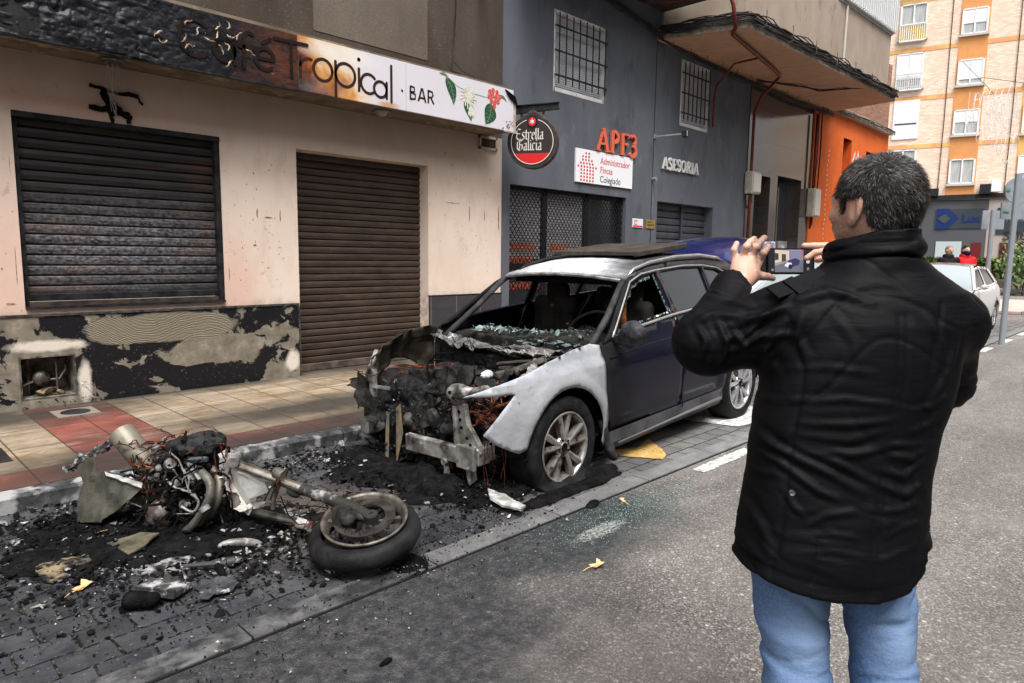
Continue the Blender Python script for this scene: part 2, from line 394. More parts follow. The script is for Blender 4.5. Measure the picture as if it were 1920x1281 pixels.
def walk_mat():
    g = NG('sidewalk_tiles', .75, .15)
    def joint(v, o, p, w_=.008):
        a = g.ma('PINGPONG', g.ma('ADD', v, -o), p / 2); return g.rg(a, w_ * .4, w_)
    fx = joint(g.x, 1.18, .316); fy = joint(g.y, 5.15, .6); j = g.ma('MULTIPLY', fx, fy)
    ye = g.ramp(g.noise(3, 7), [(.3, (.23, .15, .08)), (.5, (.32, .25, .17)), (.7, (.35, .30, .24))])
    red = g.ramp(g.noise(4, 7), [(.3, (.18, .045, .035)), (.6, (.26, .075, .06)), (.8, (.3, .14, .12))])
    isr = g.ma('MAXIMUM', g.ma('LESS_THAN', g.y, 5.15), g.ma('MULTIPLY', g.ma('GREATER_THAN', g.x, 1.18), g.ma('LESS_THAN', g.x, 1.812)))
    isr2 = g.ma('MULTIPLY', g.ma('GREATER_THAN', g.x, 12), g.ma('LESS_THAN', g.x, 12.7)); isr = g.ma('MAXIMUM', isr, isr2)
    c = g.mix(isr, ye, red); c = g.mix(g.rg(g.noise(26, 6, g.mapv((.5, 1.6, 1))), .46, .68, 0, .6), c, (.12, .085, .05))
    c = g.mix(g.rg(g.noise(5, 6, g.mapv((.35, 1.6, 1))), .5, .7, 0, .6), c, (.5, .42, .33))
    nz = g.noise(3.2, 7)
    f = None
    for b in [(2.2, 4.85, 1.1, .33), (3.3, 4.9, 1.0, .4), (4.6, 4.7, 1.2, .4), (.2, 4.7, .9, .2), (2.2, 7.2, 2.4, .22), (4.8, 7.35, 1.2, .45), (1.35, 5.0, .7, .45), (5.5, 4.9, 2, .6), (3.4, 5.6, 1.8, .35), (1.0, 6.9, 1.2, .4)]:
        q = g.blob(*b, soft=.6, nz=nz); f = q if f is None else g.ma('MAXIMUM', f, q)
    sp_ = g.rg(g.noise(34, 5), .62, .7, 0, .7); f = g.ma('MAXIMUM', f, sp_); c = g.mix(g.ma('MULTIPLY', f, .9), c, (.03, .028, .026))
    st_ = g.ma('MULTIPLY', g.rg(g.noise(2.2, 7, g.mapv((.6, 2, 1))), .42, .64, 0, .75), g.rg(g.y, 4.8, 7, .9, .4)); c = g.mix(st_, c, (.05, .042, .036))
    c = g.mix(g.rg(j, 1, 0, 0, .85), c, (.04, .03, .022)); g.bump(g.ma('ADD', j, g.ma('MULTIPLY', g.noise(60, 6), .6)), .5, .006)
    return g.out(c, g.rg(nz, .3, .7, .45, .85))
def slab_mat(name, base, blobs, per=1.0, off=0):
    g = NG(name, .75, .15); j = g.rg(g.ma('PINGPONG', g.ma('ADD', g.x, -off), per / 2), .002, .006)
    c = g.mix(g.rg(g.noise(90, 4), .35, .65), base, tuple(k * 1.5 for k in base)); c = g.mix(g.rg(g.noise(6, 6), .4, .7, 0, .6), c, tuple(k * .5 for k in base))
    f = soot(g, blobs); c = g.mix(g.ma('MULTIPLY', f, g.rg(g.noise(9, 7), .36, .58, .55, 1.)), c, (.026, .026, .028))
    c = g.mix(g.rg(g.noise(4.3, 8), .47 if name == 'kerb_stone' else .54, .56 if name == 'kerb_stone' else .62, 0, .85), c, (.36, .36, .36) if name == 'kerb_stone' else tuple(k * .8 for k in base)); c = g.mix(g.rg(j, 1, 0), c, (.01, .01, .01))
    g.bump(g.ma('ADD', j, g.noise(50, 6)), .6, .006); return g.out(c)
def struct(o): o['kind'] = 'structure'; return o
mb = MB(); mb.quad((-120, -120, 0), (400, -120, 0), (400, 160, 0), (-120, 160, 0)); struct(mb.build('road', road_mat()))
mb = MB(); mb.quad((-12, 2.60, .004), (22, 2.60, .004), (22, 4.68, .004), (-12, 4.68, .004)); struct(mb.build('parking_lane', paver_mat()))
mb = MB(); mb.b2((-12, 2.46, -.05), (22, 2.60, .010), bev=.003); struct(mb.build('gutter_strip', slab_mat('granite_strip', (.17, .17, .17), [(0, 2.5, 2.6, 1.2)], .92, .17)))
mb = MB(); mb.b2((-12, 2.445, -.01), (22, 2.455, .0045)); struct(mb.build('road_joint', mat('joint_tar', (.01, .01, .01), rough=.8)))
mb = MB(); mb.b2((-12, 4.66, -.1), (24.4, 4.80, .11), bev=.02); struct(mb.build('kerb', slab_mat('kerb_stone', (.15, .15, .15), [(1.8, 4.7, 2.2, .6), (3.6, 4.7, 2, .7)], .85, .3)))
mb = MB(); mb.b2((-12, 4.80, -.1), (24.4, 8.0, .108)); struct(mb.build('sidewalk', walk_mat()))
PAINT = mat('road_paint', (.62, .61, .59), (.3, .29, .28), 26, .5, .58, rough=.7, bump=.3); YPAINT = mat('yellow_road_paint', (.50, .31, .10), (.42, .27, .09), 18, .45, .6, rough=.6, layers=[((.12, .11, .1), 24, .6, .66), ((.8, .62, .3), 9, .55, .65)])
def patch(name, pts, z, m, seed=0):
    rnd = random.Random(seed); out = []
    for i in range(len(pts)):
        a, b = Vector(pts[i]), Vector(pts[(i + 1) % len(pts)]); k = max(2, int((b - a).length / .03))
        for j in range(k): out.append(a.lerp(b, j / k) + Vector((rnd.uniform(-1, 1), rnd.uniform(-1, 1))) * .007)
    mb = MB(); mb.add([(p.x, p.y, z) for p in out], [tuple(range(len(out)))]); return struct(mb.build(name, m))
patch('road_marking', [(4.3, 2.29), (5.1, 2.29), (5.1, 2.39), (4.3, 2.39)], .005, PAINT, 1)
patch('road_marking', [(6.1, 2.29), (7.0, 2.29), (7.0, 2.39), (6.1, 2.39)], .005, PAINT, 2)
for k in range(7): patch('road_marking', [(8.0 + k * 1.9, 2.29), (8.8 + k * 1.9, 2.29), (8.8 + k * 1.9, 2.41), (8.0 + k * 1.9, 2.41)], .005, PAINT, k)
patch('road_marking', [(4.05, 3.2), (4.18, 2.92), (4.33, 2.66), (4.46, 2.70), (4.66, 2.92), (4.75, 3.05), (4.5, 2.98), (4.35, 3.02)], .012, YPAINT, 5)
patch('road_marking', [(5.55, 3.3), (5.7, 2.74), (6.45, 2.64), (6.6, 2.78), (6.7, 3.5), (6.0, 3.5)], .012, PAINT, 6)
# far side: cross street, far pavement
FARP = mat('far_pavement', (.36, .3, .27), (.3, .26, .24), 3, rough=.8)
# ============================================================ CAFE BUILDING
def stain_wall():
    g = NG('cream_render', .85, .25)
    c = g.mix(g.rg(g.noise(1.3, 5), .35, .65), (.70, .58, .495), (.64, .52, .435))
    pk = g.blob(1.0, 1.3, .42, .75, soft=.5, nz=g.noise(2.5, 6), X=g.x, Y=g.z); pk2 = g.blob(3.15, 1.1, .22, .5, soft=.5, nz=g.noise(2.5, 6), X=g.x, Y=g.z)
    pk3 = g.blob(1.6, 2.77, .9, .1, soft=.6, nz=g.noise(3, 5), X=g.x, Y=g.z)
    c = g.mix(g.ma('MULTIPLY', g.ma('MAXIMUM', pk, g.ma('MAXIMUM', pk2, pk3)), .5), c, (.58, .33, .26))
    top = g.rg(g.ma('ADD', g.z, g.rg(g.noise(1.5, 5, g.mapv((1, 1, .3))), 0, 1, -.18, .18)), 2.6, 3.2, 0, .66); c = g.mix(top, c, (.17, .12, .085))
    c = g.mix(g.rg(g.noise(5, 8, g.mapv((1, 1, .45))), .5, .72, 0, .38), c, (.5, .36, .27))
    sp_ = g.ma('MULTIPLY', g.rg(g.noise(13, 5), .62, .68), g.rg(g.noise(2.3, 3), .48, .6)); c = g.mix(g.ma('MULTIPLY', sp_, .6), c, (.4, .24, .18))
    c = g.mix(g.ma('MULTIPLY', g.rg(g.noise(30, 3), .69, .72), g.rg(g.noise(3.3, 3), .45, .6)), c, (.12, .06, .04))
    c = g.mix(g.ma('MULTIPLY', g.rg(g.z, 1.05, .9, 0, .5), g.rg(g.noise(9), .4, .6)), c, (.2, .14, .11))
    g.bump(g.noise(55, 8), .22, .01); return g.out(c)
def dirty_upper(name, a, b):
    g = NG(name, .9, .2); c = g.mix(g.rg(g.noise(2, 6, g.mapv((1, 1, .4))), .35, .68), a, b); v = g.vor(33)
    spk = g.ma('MULTIPLY', g.rg(v, .16, .08), g.rg(g.noise(2.2, 3), .4, .6)); c = g.mix(g.ma('MULTIPLY', spk, .55), c, (.5, .43, .36))
    c = g.mix(g.rg(g.noise(60, 5), .45, .7, 0, .5), c, tuple(k * .55 for k in a)); g.bump(g.noise(70, 8), .5, .008); return g.out(c)
def plinth_mat():
    """black paint and beige render left in patches: old tile cement with trowel combing"""
    g = NG('scarred_plinth', .8, .3); n1 = g.noise(3.4, 7, dist=.4)
    blk = g.mix(g.rg(g.noise(40, 4), .64, .7), (.007, .007, .009), (.13, .12, .10)); grey = g.ramp(g.noise(7, 8), [(.3, (.11, .095, .07)), (.55, (.2, .175, .135)), (.75, (.33, .3, .26))])
    comb = g.blob(2.42, .76, .72, .155, soft=.06, nz=g.noise(2.5, 4), X=g.x, Y=g.z); d2 = g.vor(4.2, 'Distance', g.mapv((1, 1, 1.15), (.3, 0, .2)))
    dots = g.rg(g.ma('ADD', d2, g.rg(g.noise(11, 5), 0, 1, -.12, .12)), .30, .26)
    left = g.rg(g.x, 1.9, 1.55, 0, .085); pat = g.rg(g.ma('ADD', n1, left), .535, .55); lo_ = g.blob(2.9, .5, .55, .16, soft=.05, nz=g.noise(5, 5), X=g.x, Y=g.z)
    f = g.ma('MAXIMUM', comb, g.ma('MAXIMUM', pat, g.ma('MAXIMUM', lo_, g.ma('MULTIPLY', dots, g.rg(g.x, 2.9, 3.0)))))
    arc = g.ma('ADD', g.ma('ADD', g.ma('MULTIPLY', g.z, 400), g.ma('MULTIPLY', g.ma('SINE', g.ma('MULTIPLY', g.x, 5)), 26)), g.ma('MULTIPLY', g.noise(3, 3), 40))
    wv = g.ma('MULTIPLY', g.ma('SINE', arc), comb)
    cb = g.mix(g.rg(wv, -1, 1), (.16, .135, .095), (.27, .235, .17)); gr = g.mix(comb, grey, cb); c = g.mix(f, blk, gr)
    wb = g.blob(1.42, .66, .26, .05, soft=.3, nz=g.noise(8, 5), X=g.x, Y=g.z); w2 = g.blob(1.68, .3, .05, .2, soft=.3, nz=g.noise(8, 5), X=g.x, Y=g.z); w3 = g.blob(3.75, .3, .08, .12, soft=.3, nz=g.noise(8, 5), X=g.x, Y=g.z)
    c = g.mix(g.ma('MAXIMUM', wb, g.ma('MAXIMUM', w2, w3)), c, (.62, .56, .48))
    h = g.ma('ADD', g.ma('MULTIPLY', f, 1.5), g.ma('ADD', g.ma('MULTIPLY', wv, .55), g.ma('MULTIPLY', g.noise(45, 8), .5))); g.bump(h, .8, .012)
    return g.out(c, g.rg(f, 0, 1, .45, .95))
def slat_mat(name, a, b, dust=None, rust=(.07, .035, .02)):
    g = NG(name, .5, .4); c = g.mix(g.rg(g.noise(3, 7, g.mapv((1, 1, 3))), .3, .7), a, b); c = g.mix(g.rg(g.noise(2.4, 8, g.mapv((.5, 1, 2.5), (3, 0, 0))), .5, .68, 0, .8), c, rust)
    if dust:
        f = g.blob(*dust, soft=.6, nz=g.noise(4, 7, g.mapv((.6, 1, 2.4))), X=g.x, Y=g.z); f = g.ma('MULTIPLY', f, g.rg(g.noise(50, 6, g.mapv((.6, 1, 1))), .38, .66, 0, .8)); c = g.mix(f, c, (.21, .205, .225))
    c = g.mix(g.rg(g.noise(90, 3), .7, .74, 0, .6), c, (.22, .2, .19)); g.bump(g.noise(80, 6), .25, .004); return g.out(c, g.rg(g.noise(12), .3, .7, .35, .7))
WY = 7.2
cafe = thing('corner_cafe_building', 'smoke-stained cafe building with cream wall, two closed roller shutters and a scarred black plinth', 'building', (2.5, WY, .1))
mb = MB(); O1 = [(1.27, .985), (3.02, .985), (3.02, 2.68), (1.27, 2.68)]; O2 = [(3.87, .1), (5.74, .1), (5.74, 2.665), (3.87, 2.665)]
mb = sheet([(-9, .1), (7.09, .1), (7.09, 3.18), (-9, 3.18)], lambda u, v: (u, WY, v), .5, [O1, [(1.2, .2), (1.6, .2), (1.6, .56), (1.2, .56)], [(3.87, .1001), (5.74, .1001), (5.74, 2.665), (3.87, 2.665)]], mb)
def reveal(mb, o, d, skip_bottom=False):
    for i in range(4):
        a, b = o[i], o[(i + 1) % 4]
        if skip_bottom and i == 0: continue
        mb.quad((a[0], WY, a[1]), (b[0], WY, b[1]), (b[0], WY + d, b[1]), (a[0], WY + d, a[1]))
reveal(mb, O1, .12); reveal(mb, O2, .22, True); mb.quad((7.09, WY, .1), (7.09, WY + .1, .1), (7.09, WY + .1, 3.18), (7.09, WY, 3.18))
CREAM = stain_wall(); mb.build('wall', CREAM, cafe)
SOF = mat('sooty_soffit', (.2, .15, .11), (.11, .085, .06), 3, rough=.9, bump=.3, bs=30, layers=[((.3, .24, .18), 5, .55, .7)])
mb = MB(); mb.b2((-9, 6.70, 3.182), (6.80, WY - .002, 3.23)); mb.b2((-9, 6.72, 3.23), (6.7, WY - .002, 3.75)); mb.build('soffit_slab', SOF, cafe)
mb = MB(); mb.b2((-9, 6.71, 3.12), (6.75, 6.735, 3.181)); mb.build('drip_edge', BLACKM, cafe) if False else None
UP = dirty_upper('smoked_upper_render', (.045, .034, .026), (.08, .063, .05)); mb = MB(); mb.b2((-9, WY, 3.18), (7.09, WY + .3, 16)); mb.build('upper_wall', UP, cafe)
mb = MB(); mb.b2((4.12, WY - .006, 3.98), (5.73, WY + .01, 5.9)); mb.build('cleaner_render_patch', dirty_upper('cleaner_render', (.11, .088, .07), (.15, .124, .10)), cafe)
PL = plinth_mat(); mb = MB()
mb = sheet([(-9, .1), (3.84, .1), (3.84, .925), (-9, .925)], lambda u, v: (u, WY - .03, v), .5, [[(1.2, .2), (1.6, .2), (1.6, .56), (1.2, .56)]], mb)
mb.quad((3.84, WY - .03, .1), (3.84, WY + .2, .1), (3.84, WY + .2, .925), (3.84, WY - .03, .925)); mb.quad((-9, WY - .03, .925), (3.84, WY - .03, .925), (3.84, WY, .925), (-9, WY, .925)); mb.build('plinth', PL, cafe)
mb = MB(); mb.b2((-9, WY - .04, .925), (3.845, WY + .02, .945)); mb.b2((3.835, WY - .036, .1), (3.85, WY - .03, .92)); mb.build('plinth_trim', mat('trim', (.02, .02, .022), (.08, .07, .06), 20, rough=.6), cafe)
g = NG('dark_tile', .35, .5); jx = g.rg(g.ma('PINGPONG', g.ma('ADD', g.x, -5.76), .225), .002, .006); jz = g.rg(g.ma('PINGPONG', g.ma('ADD', g.z, -.35), .31), .002, .006)
c_ = g.mix(g.rg(g.noise(3, 5, g.mapv((1, 1, 14))), .3, .7), (.03, .028, .034), (.052, .048, .055)); c_ = g.mix(g.rg(g.ma('MULTIPLY', jx, jz), 1, 0), c_, (.2, .18, .16)); DT = g.out(c_)
mb = MB(); mb.b2((5.742, WY - .03, .1), (7.085, WY + .22, .955)); mb.build('tiled_plinth', DT, cafe)
mb = MB(); mb.b2((5.74, WY - .034, .955), (7.085, WY + .02, .972)); mb.build('plinth_cap', BLACKM, cafe)
def shutter(name, x0, x1, z0, z1, y, m, pitch, parent, dep=.022, rail=None):
    g0 = thing(name, None, None, ((x0 + x1) / 2, y, z0)); setpar(g0, parent); mb = MB(); z = z0; prof = []
    n = int((z1 - z0) / pitch)
    for i in range(n):
        zb = z0 + (z1 - z0) * i / n; p = (z1 - z0) / n
        for t, d in ((0, -.5), (.03, .45), (.12, .78), (.5, 1), (.8, .85), (.9, .6), (.93, -.5), (.995, -.5)): prof.append((zb + p * t, y - dep * d))
    vs = []; fs = []
    for k, (zz, yy) in enumerate(prof): vs += [(x0, yy, zz), (x1, yy, zz)]
    for k in range(len(prof) - 1): fs.append((2 * k, 2 * k + 1, 2 * k + 3, 2 * k + 2))
    mb.add(vs, fs); mb.build('slats', m, g0, inv=True); return g0
S1 = slat_mat('scorched_shutter', (.007, .0065, .007), (.016, .015, .0155), (2.05, 1.55, .95, .36)); s1 = shutter('roller_shutter', 1.29, 3.0, 1.10, 2.66, WY + .09, S1, .0875, cafe, .026)
mb = MB(); mb.b2((1.27, WY + .03, .985), (1.31, WY + .11, 2.68)); mb.b2((2.965, WY + .0, .985), (3.015, WY + .11, 2.68)); mb.b2((1.27, WY - .03, .987), (3.015, WY + .1, 1.01)); mb.b2((1.27, WY - .02, 2.63), (3.015, WY + .11, 2.677)); mb.build('guide_frame', BLACKM, s1)
mb = MB(); mb.b2((1.31, WY + .03, 1.012), (2.97, WY + .06, 1.05)); mb.build('bottom_rail', mat('rusty_rail', (.02, .018, .018), (.07, .045, .03), 9, rough=.6), s1)
mb = MB(); mb.b2((1.3, WY + .04, 1.055), (2.98, WY + .075, 1.12), bev=.006); mb.build('bottom_slat', BLACKM, s1)
S2 = slat_mat('brown_shutter', (.030, .019, .013), (.062, .042, .029), None, (.025, .014, .009)); s2 = shutter('roller_shutter', 3.87, 5.74, .2, 2.66, WY + .2, S2, .082, cafe, .024)
mb = MB(); mb.b2((3.87, WY + .16, .11), (5.74, WY + .21, .2), bev=.008); mb.build('bottom_slat', mat('worn_slat', (.12, .09, .07), (.05, .04, .03), 8, rough=.6), s2)
# gas meter niche
mb = MB(); mb.b2((1.2, WY + .22, .2), (1.6, WY + .24, .56)); mb.b2((1.185, WY - .03, .185), (1.2, WY + .24, .575)); mb.b2((1.6, WY - .03, .185), (1.615, WY + .24, .575)); mb.b2((1.2, WY - .03, .185), (1.6, WY + .24, .2)); mb.b2((1.2, WY - .035, .56), (1.6, WY + .24, .575))
niche = thing('meter_cupboard', 'open burnt-out gas meter cupboard low in the scarred plinth under the wide shutter', 'meter box', (1.4, WY, .2)); mb.build('cupboard_frame', mat('niche', (.05, .045, .04), (.2, .18, .15), 14, rough=.8, bump=.5), niche)
mb = MB(); mb.tube([(1.22, 7.3, .3), (1.3, 7.3, .33), (1.36, 7.28, .34)], .012); mb.tube([(1.36, 7.28, .34), (1.5, 7.28, .34), (1.56, 7.3, .42), (1.56, 7.3, .55)], .011); mb.tube([(1.27, 7.3, .22), (1.27, 7.3, .54)], .008); mb.tube([(1.48, 7.27, .24), (1.48, 7.27, .5)], .008); mb.build('gas_pipe', BSTEEL, niche)
mb = MB(); mb.lathe([(0, -.04), (.05, -.04), (.065, -.02), (.065, .03), (.04, .05), (0, .05)], (1.36, 7.28, .36), (0, -1, 0), 20); mb.build('gas_meter', BSTEEL, niche, True)
mb = MB(); mb.rock((1.38, 7.26, .23), (.22, .12, .08), 3); mb.rock((1.5, 7.24, .22), (.1, .08, .06), 8); mb.build('rubble', mat('rub', (.25, .18, .1), (.05, .04, .03), 20, rough=.9), niche)
# wall vent
vt = thing('wall_vent', 'small grey louvred vent grille high on the cream wall below the sign end', 'vent', (6.8, WY, 3.1)); mb = MB(); x0, x1, z0, z1 = 6.63, 6.97, 2.99, 3.17
for a in ((x0, z0, x1, z0 + .03), (x0, z1 - .03, x1, z1), (x0, z0, x0 + .03, z1), (x1 - .03, z0, x1, z1)): mb.b2((a[0], WY - .03, a[1]), (a[2], WY, a[3]))
mb.build('frame', mat('vent_frame', (.35, .29, .22), rough=.7), vt); mb = MB()
for k in range(7): mb.beam((x0 + .03, WY - .014, z0 + .045 + k * .0185), (x1 - .03, WY - .014, z0 + .045 + k * .0185), .02, .005, (0, .5, 1))
mb.build('louvre', mat('vent_slats', (.07, .06, .05), rough=.6), vt)
# melted light fitting and drooping cloth mark on the wall
for i, (x, lab) in enumerate([(1.99, 'burnt round soffit spotlight with dangling melted strands above the wide shutter'), (4.83, 'round glass soffit spotlight under the white half of the cafe sign')]):
    L_ = thing('soffit_spotlight', lab, 'lamp', (x, 6.93, 3.18), 'round lamps under the cafe sign'); mb = MB(); mb.lathe([(.085, 0), (.1, -.012), (.08, -.025), (.07, -.02)], (x, 6.93, 3.18), n=28); mb.build('lamp_ring', GREYM if i else BSTEEL, L_, True)
    mb = MB()
    if i: mb.lathe([(.07, -.02), (.055, -.05), (.03, -.062), (0, -.065)], (x, 6.93, 3.18), n=24); mb.build('lamp_glass', mat('frost_glass', (.3, .28, .25), rough=.15, spec=.8), L_, True)
    else:
        for k in range(9): mb.tube([(x - .05 + .012 * k, 6.90, 3.17), (x - .05 + .012 * k, 6.91, 3.13)], .004, 5)
        mb.build('heat_sink', BSTEEL, L_)
rnd = random.Random(4); mb = MB()
for k in range(9):
    a = Vector((1.93 + rnd.random() * .12, 6.93, 3.16)); b = Vector((2.04 + rnd.uniform(-.04, .05), 7.12, 2.92 + rnd.uniform(-.05, .02))); m_ = (a + b) / 2 + Vector((rnd.uniform(-.04, .04), -.01, -.05)); c2 = Vector((2.06 + rnd.uniform(-.03, .03), 7.17, 2.78 + rnd.uniform(-.06, .04)))
    mb.tube([a, m_, b, c2], .0022, 5)
tag(mb.build('melted_strand', mat('strand', (.3, .27, .24), rough=.7)), 'pale melted strands hanging from the burnt soffit lamp down to the black mark', 'melted plastic')
mb = MB(); path = [((1.86, 2.995), (1.98, 2.965), .022), ((1.98, 2.965), (2.26, 2.945), .02), ((2.26, 2.945), (2.31, 2.88), .014), ((1.96, 2.95), (2.02, 2.87), .04), ((2.02, 2.87), (2.05, 2.74), .04), ((1.86, 2.80), (2.05, 2.785), .026), ((2.05, 2.785), (2.2, 2.74), .03), ((2.17, 2.78), (2.19, 2.68), .022), ((2.04, 2.76), (2.03, 2.66), .016), ((2.05, 2.86), (2.12, 2.79), .03)]
for (a, b, r_) in path:
    A = Vector((a[0], WY - .006, a[1])); B = Vector((b[0], WY - .006, b[1])); pts = [A.lerp(B, t / 4) + Vector((rnd.uniform(-.01, .01), 0, rnd.uniform(-.01, .01))) for t in range(5)]; mb.tube(pts, [r_ * rnd.uniform(.6, 1.15) for _ in range(5)], 7)
tag(mb.build('charred_plastic', CHARD, smooth=True), 'black charred plastic letter-like remnant stuck on the cream wall above the wide shutter', 'burnt plastic')
# small scars on the cream wall
mb = MB()
for (px, py, w_, h_) in [(482, 400, 4, 16), (503, 408, 18, 3), (525, 405, 3, 24), (18, 310, 4, 40), (30, 500, 4, 70), (430, 512, 3, 24), (475, 325, 3, 4), (478, 460, 6, 4), (455, 465, 3, 3), (20, 570, 20, 3), (935, 410, 2, 40), (850, 381, 26, 1.2), (890, 383, 14, 1.2), (880, 400, 1.2, 30), (908, 405, 1.2, 24)]:
    A = at(px - w_ / 2, py - h_ / 2, Y=WY - .001); B = at(px + w_ / 2, py + h_ / 2, Y=WY - .001); n = 8; c = (A + B) / 2; out = []
    for k in range(n): an = 6.283 * k / n; rr = rnd.uniform(.7, 1.3); out.append((c.x + math.cos(an) * abs(B.x - A.x) / 2 * rr, WY - .003, c.z + math.sin(an) * abs(A.z - B.z) / 2 * rr))
    mb.add(out, [tuple(range(n))])
for (cx_, cz_, n, w_, h_, sd_) in ((3.35, 1.8, 60, .35, .9, 1), (6.4, 1.7, 60, .6, .7, 2), (1.05, 1.6, 25, .2, .6, 3), (4.8, 2.85, 20, 1.5, .15, 4)):
    r2 = random.Random(sd_)
    for k in range(n):
        x_ = cx_ + r2.gauss(0, .5) * w_; z_ = max(.98, cz_ + r2.gauss(0, .5) * h_); s_ = r2.uniform(.002, .007)
        if 1.25 < x_ < 3.04 or 3.85 < x_ < 5.76 or z_ > 3.1: continue
        mb.add([(x_ + math.cos(j * 1.257) * s_ * r2.uniform(.5, 1.5), WY - .003, z_ + math.sin(j * 1.257) * s_ * r2.uniform(.5, 2)) for j in range(5)], [(0, 1, 2, 3, 4)])
mb.build('wall_scar', mat('scar', (.12, .06, .04), (.4, .26, .17), 30, rough=.9), cafe)
# ------------------------------------------------------------ stroke lettering
def arc(cx, cy, rx, ry, a0, a1, n=14): return [(cx + rx * math.cos(R(a0 + (a1 - a0) * i / n)), cy + ry * math.sin(R(a0 + (a1 - a0) * i / n))) for i in range(n + 1)]
def stroke(mb, pts, w_, f, d, rnd_=True):
    """ribbon of width w along 2-D pts, raised by d; f maps (u, v, depth) to 3-D"""
    P = [Vector(p) for p in pts]; L_ = []; Rr = []
    for i, p in enumerate(P):
        t = (P[min(i + 1, len(P) - 1)] - P[max(i - 1, 0)]); t.normalize(); nn = Vector((-t.y, t.x)) * w_ / 2; L_.append(p + nn); Rr.append(p - nn)
    out = L_ + ([P[-1] + (P[-1] - P[-2]).normalized() * w_ * .4] if rnd_ else []) + Rr[::-1]; n = len(P); k = len(out)
    for i in range(n - 1):
        a, b, c, e = L_[i], L_[i + 1], Rr[i + 1], Rr[i]; mb.prism([f(q.x, q.y, 0) for q in (a, b, c, e)], Vector(f(0, 0, d)) - Vector(f(0, 0, 0)))
    if rnd_:
        for q in (P[0], P[-1]): mb.prism([f(q.x + math.cos(j * .7854) * w_ / 2, q.y + math.sin(j * .7854) * w_ / 2, 0) for j in range(8)], (Vector(f(0, 0, d)) - Vector(f(0, 0, 0))) * 1.01)
def text(s, size, M, m, parent=None, name='lettering', ext=.001, align='LEFT', sx=1, bold=0):
    cu = bpy.data.curves.new(name, 'FONT'); cu.body = s; cu.size = size; cu.extrude = ext; cu.align_x = align; cu.offset = bold; cu.resolution_u = 3
    to = bpy.data.objects.new(name, cu); COL.objects.link(to); dg = bpy.context.evaluated_depsgraph_get(); me = bpy.data.meshes.new_from_object(to.evaluated_get(dg)); bpy.data.objects.remove(to)
    me.transform(M @ Matrix.Diagonal((sx, 1, 1, 1))); me.materials.clear(); me.materials.append(m); o = bpy.data.objects.new(name, me); COL.objects.link(o)
    if parent is not None: setpar(o, parent)
    return o
WF = Matrix(((1, 0, 0, 0), (0, 0, -1, 0), (0, 1, 0, 0), (0, 0, 0, 1)))      # text plane facing the street (-Y)
def wallM(x, y, z): return Matrix.Translation((x, y, z)) @ WF
# ============================================================ CAFE SIGN
sign = thing('cafe_sign', 'long cafe fascia sign, charred black on the left, white with coffee plants on the right', 'sign', (4, 6.66, 3.18))
SY = 6.68
def char_panel():
    g = NG('blistered_sign', .38, .26); v = g.noise(9, 8); c = g.mix(g.rg(v, .35, .7), (.004, .004, .005), (.018, .019, .024))
    br = g.ma('MULTIPLY', g.rg(g.x, 2.9, 3.5), g.rg(g.noise(4, 7), .3, .6)); c = g.mix(g.ma('MULTIPLY', br, .95), c, (.085, .026, .014))
    c = g.mix(g.rg(g.noise(5, 6, g.mapv((1, 1, 1), (4, 2, 0))), .6, .68), c, (.004, .004, .004)); sp_ = g.ma('MULTIPLY', g.rg(g.noise(16, 4), .69, .72), g.rg(g.x, 2.0, 2.8)); c = g.mix(sp_, c, (.35, .3, .24))
    g.bump(g.noise(26, 9), .7, .012); return g.out(c, g.rg(v, .3, .7, .5, .28))
def signface():
    g = NG('printed_sign', .3, .5); n_ = g.noise(3, 6, dist=.4)
    e = g.ma('ADD', g.ma('SUBTRACT', g.x, 3.63), g.ma('ADD', g.ma('MULTIPLY', g.ma('SUBTRACT', g.z, 3.2), .95), g.rg(n_, .2, .8, -.42, .42)))
    burn = g.ramp(g.rg(e, 0, 1.35), [(0, (.03, .012, .008)), (.17, (.1, .03, .012)), (.3, (.32, .1, .018)), (.45, (.55, .26, .07)), (.62, (.68, .55, .42)), (.8, (.60, .57, .60)), (1, (.60, .58, .62))])
    top = g.blob(4.15, 3.62, .42, .09, soft=.4, nz=n_, X=g.x, Y=g.z); burn = g.mix(g.ma('MULTIPLY', top, .7), burn, (.72, .68, .6))
    c = g.mix(g.rg(g.noise(2, 5), .45, .75, 0, .3), burn, (.5, .48, .5)); bl = g.rg(g.x, 4.3, 3.8, 0, 1); g.bump(g.ma('MULTIPLY', g.noise(18, 7), bl), .5, .01)
    rb = g.blob(4.75, 3.2, .12, .03, soft=.5, nz=g.noise(9), X=g.x, Y=g.z); c = g.mix(g.ma('MULTIPLY', rb, .8), c, (.45, .22, .06)); return g.out(c)
# charred, blistered left panel: displaced grid
nx_, nz_ = 620, 66; xs = np.linspace(-1.2, 3.63, nx_); zs = np.linspace(3.17, 3.705, nz_); X_, Z_ = np.meshgrid(xs, zs, indexing='ij')
def blister(x, z):
    a = fbm(x, z * 1.2, x * 0, 3.0, 4, 3); b = np.abs(vn(x * 11, z * 13, x * 0, 5)); c = np.abs(vn(x * 24 + a, z * 26, x * 0, 9)); k = np.clip((3.25 - x) / 1.6, .12, 1)
    crack = np.exp(-(np.abs(vn(x * 4.5 + a * .6, z * 5.5, x * 0, 2)) / .05) ** 2)
    return (.026 * a + .018 * b + .011 * c - .035 * crack * np.clip((2.6 - x) / .8, 0, 1)) * k
Y_ = SY - .005 - blister(X_, Z_); V_ = np.stack([X_, Y_, Z_], -1).reshape(-1, 3); ii = np.arange(nx_ * nz_).reshape(nx_, nz_)
F_ = np.stack([ii[:-1, :-1], ii[1:, :-1], ii[1:, 1:], ii[:-1, 1:]], -1).reshape(-1, 4)
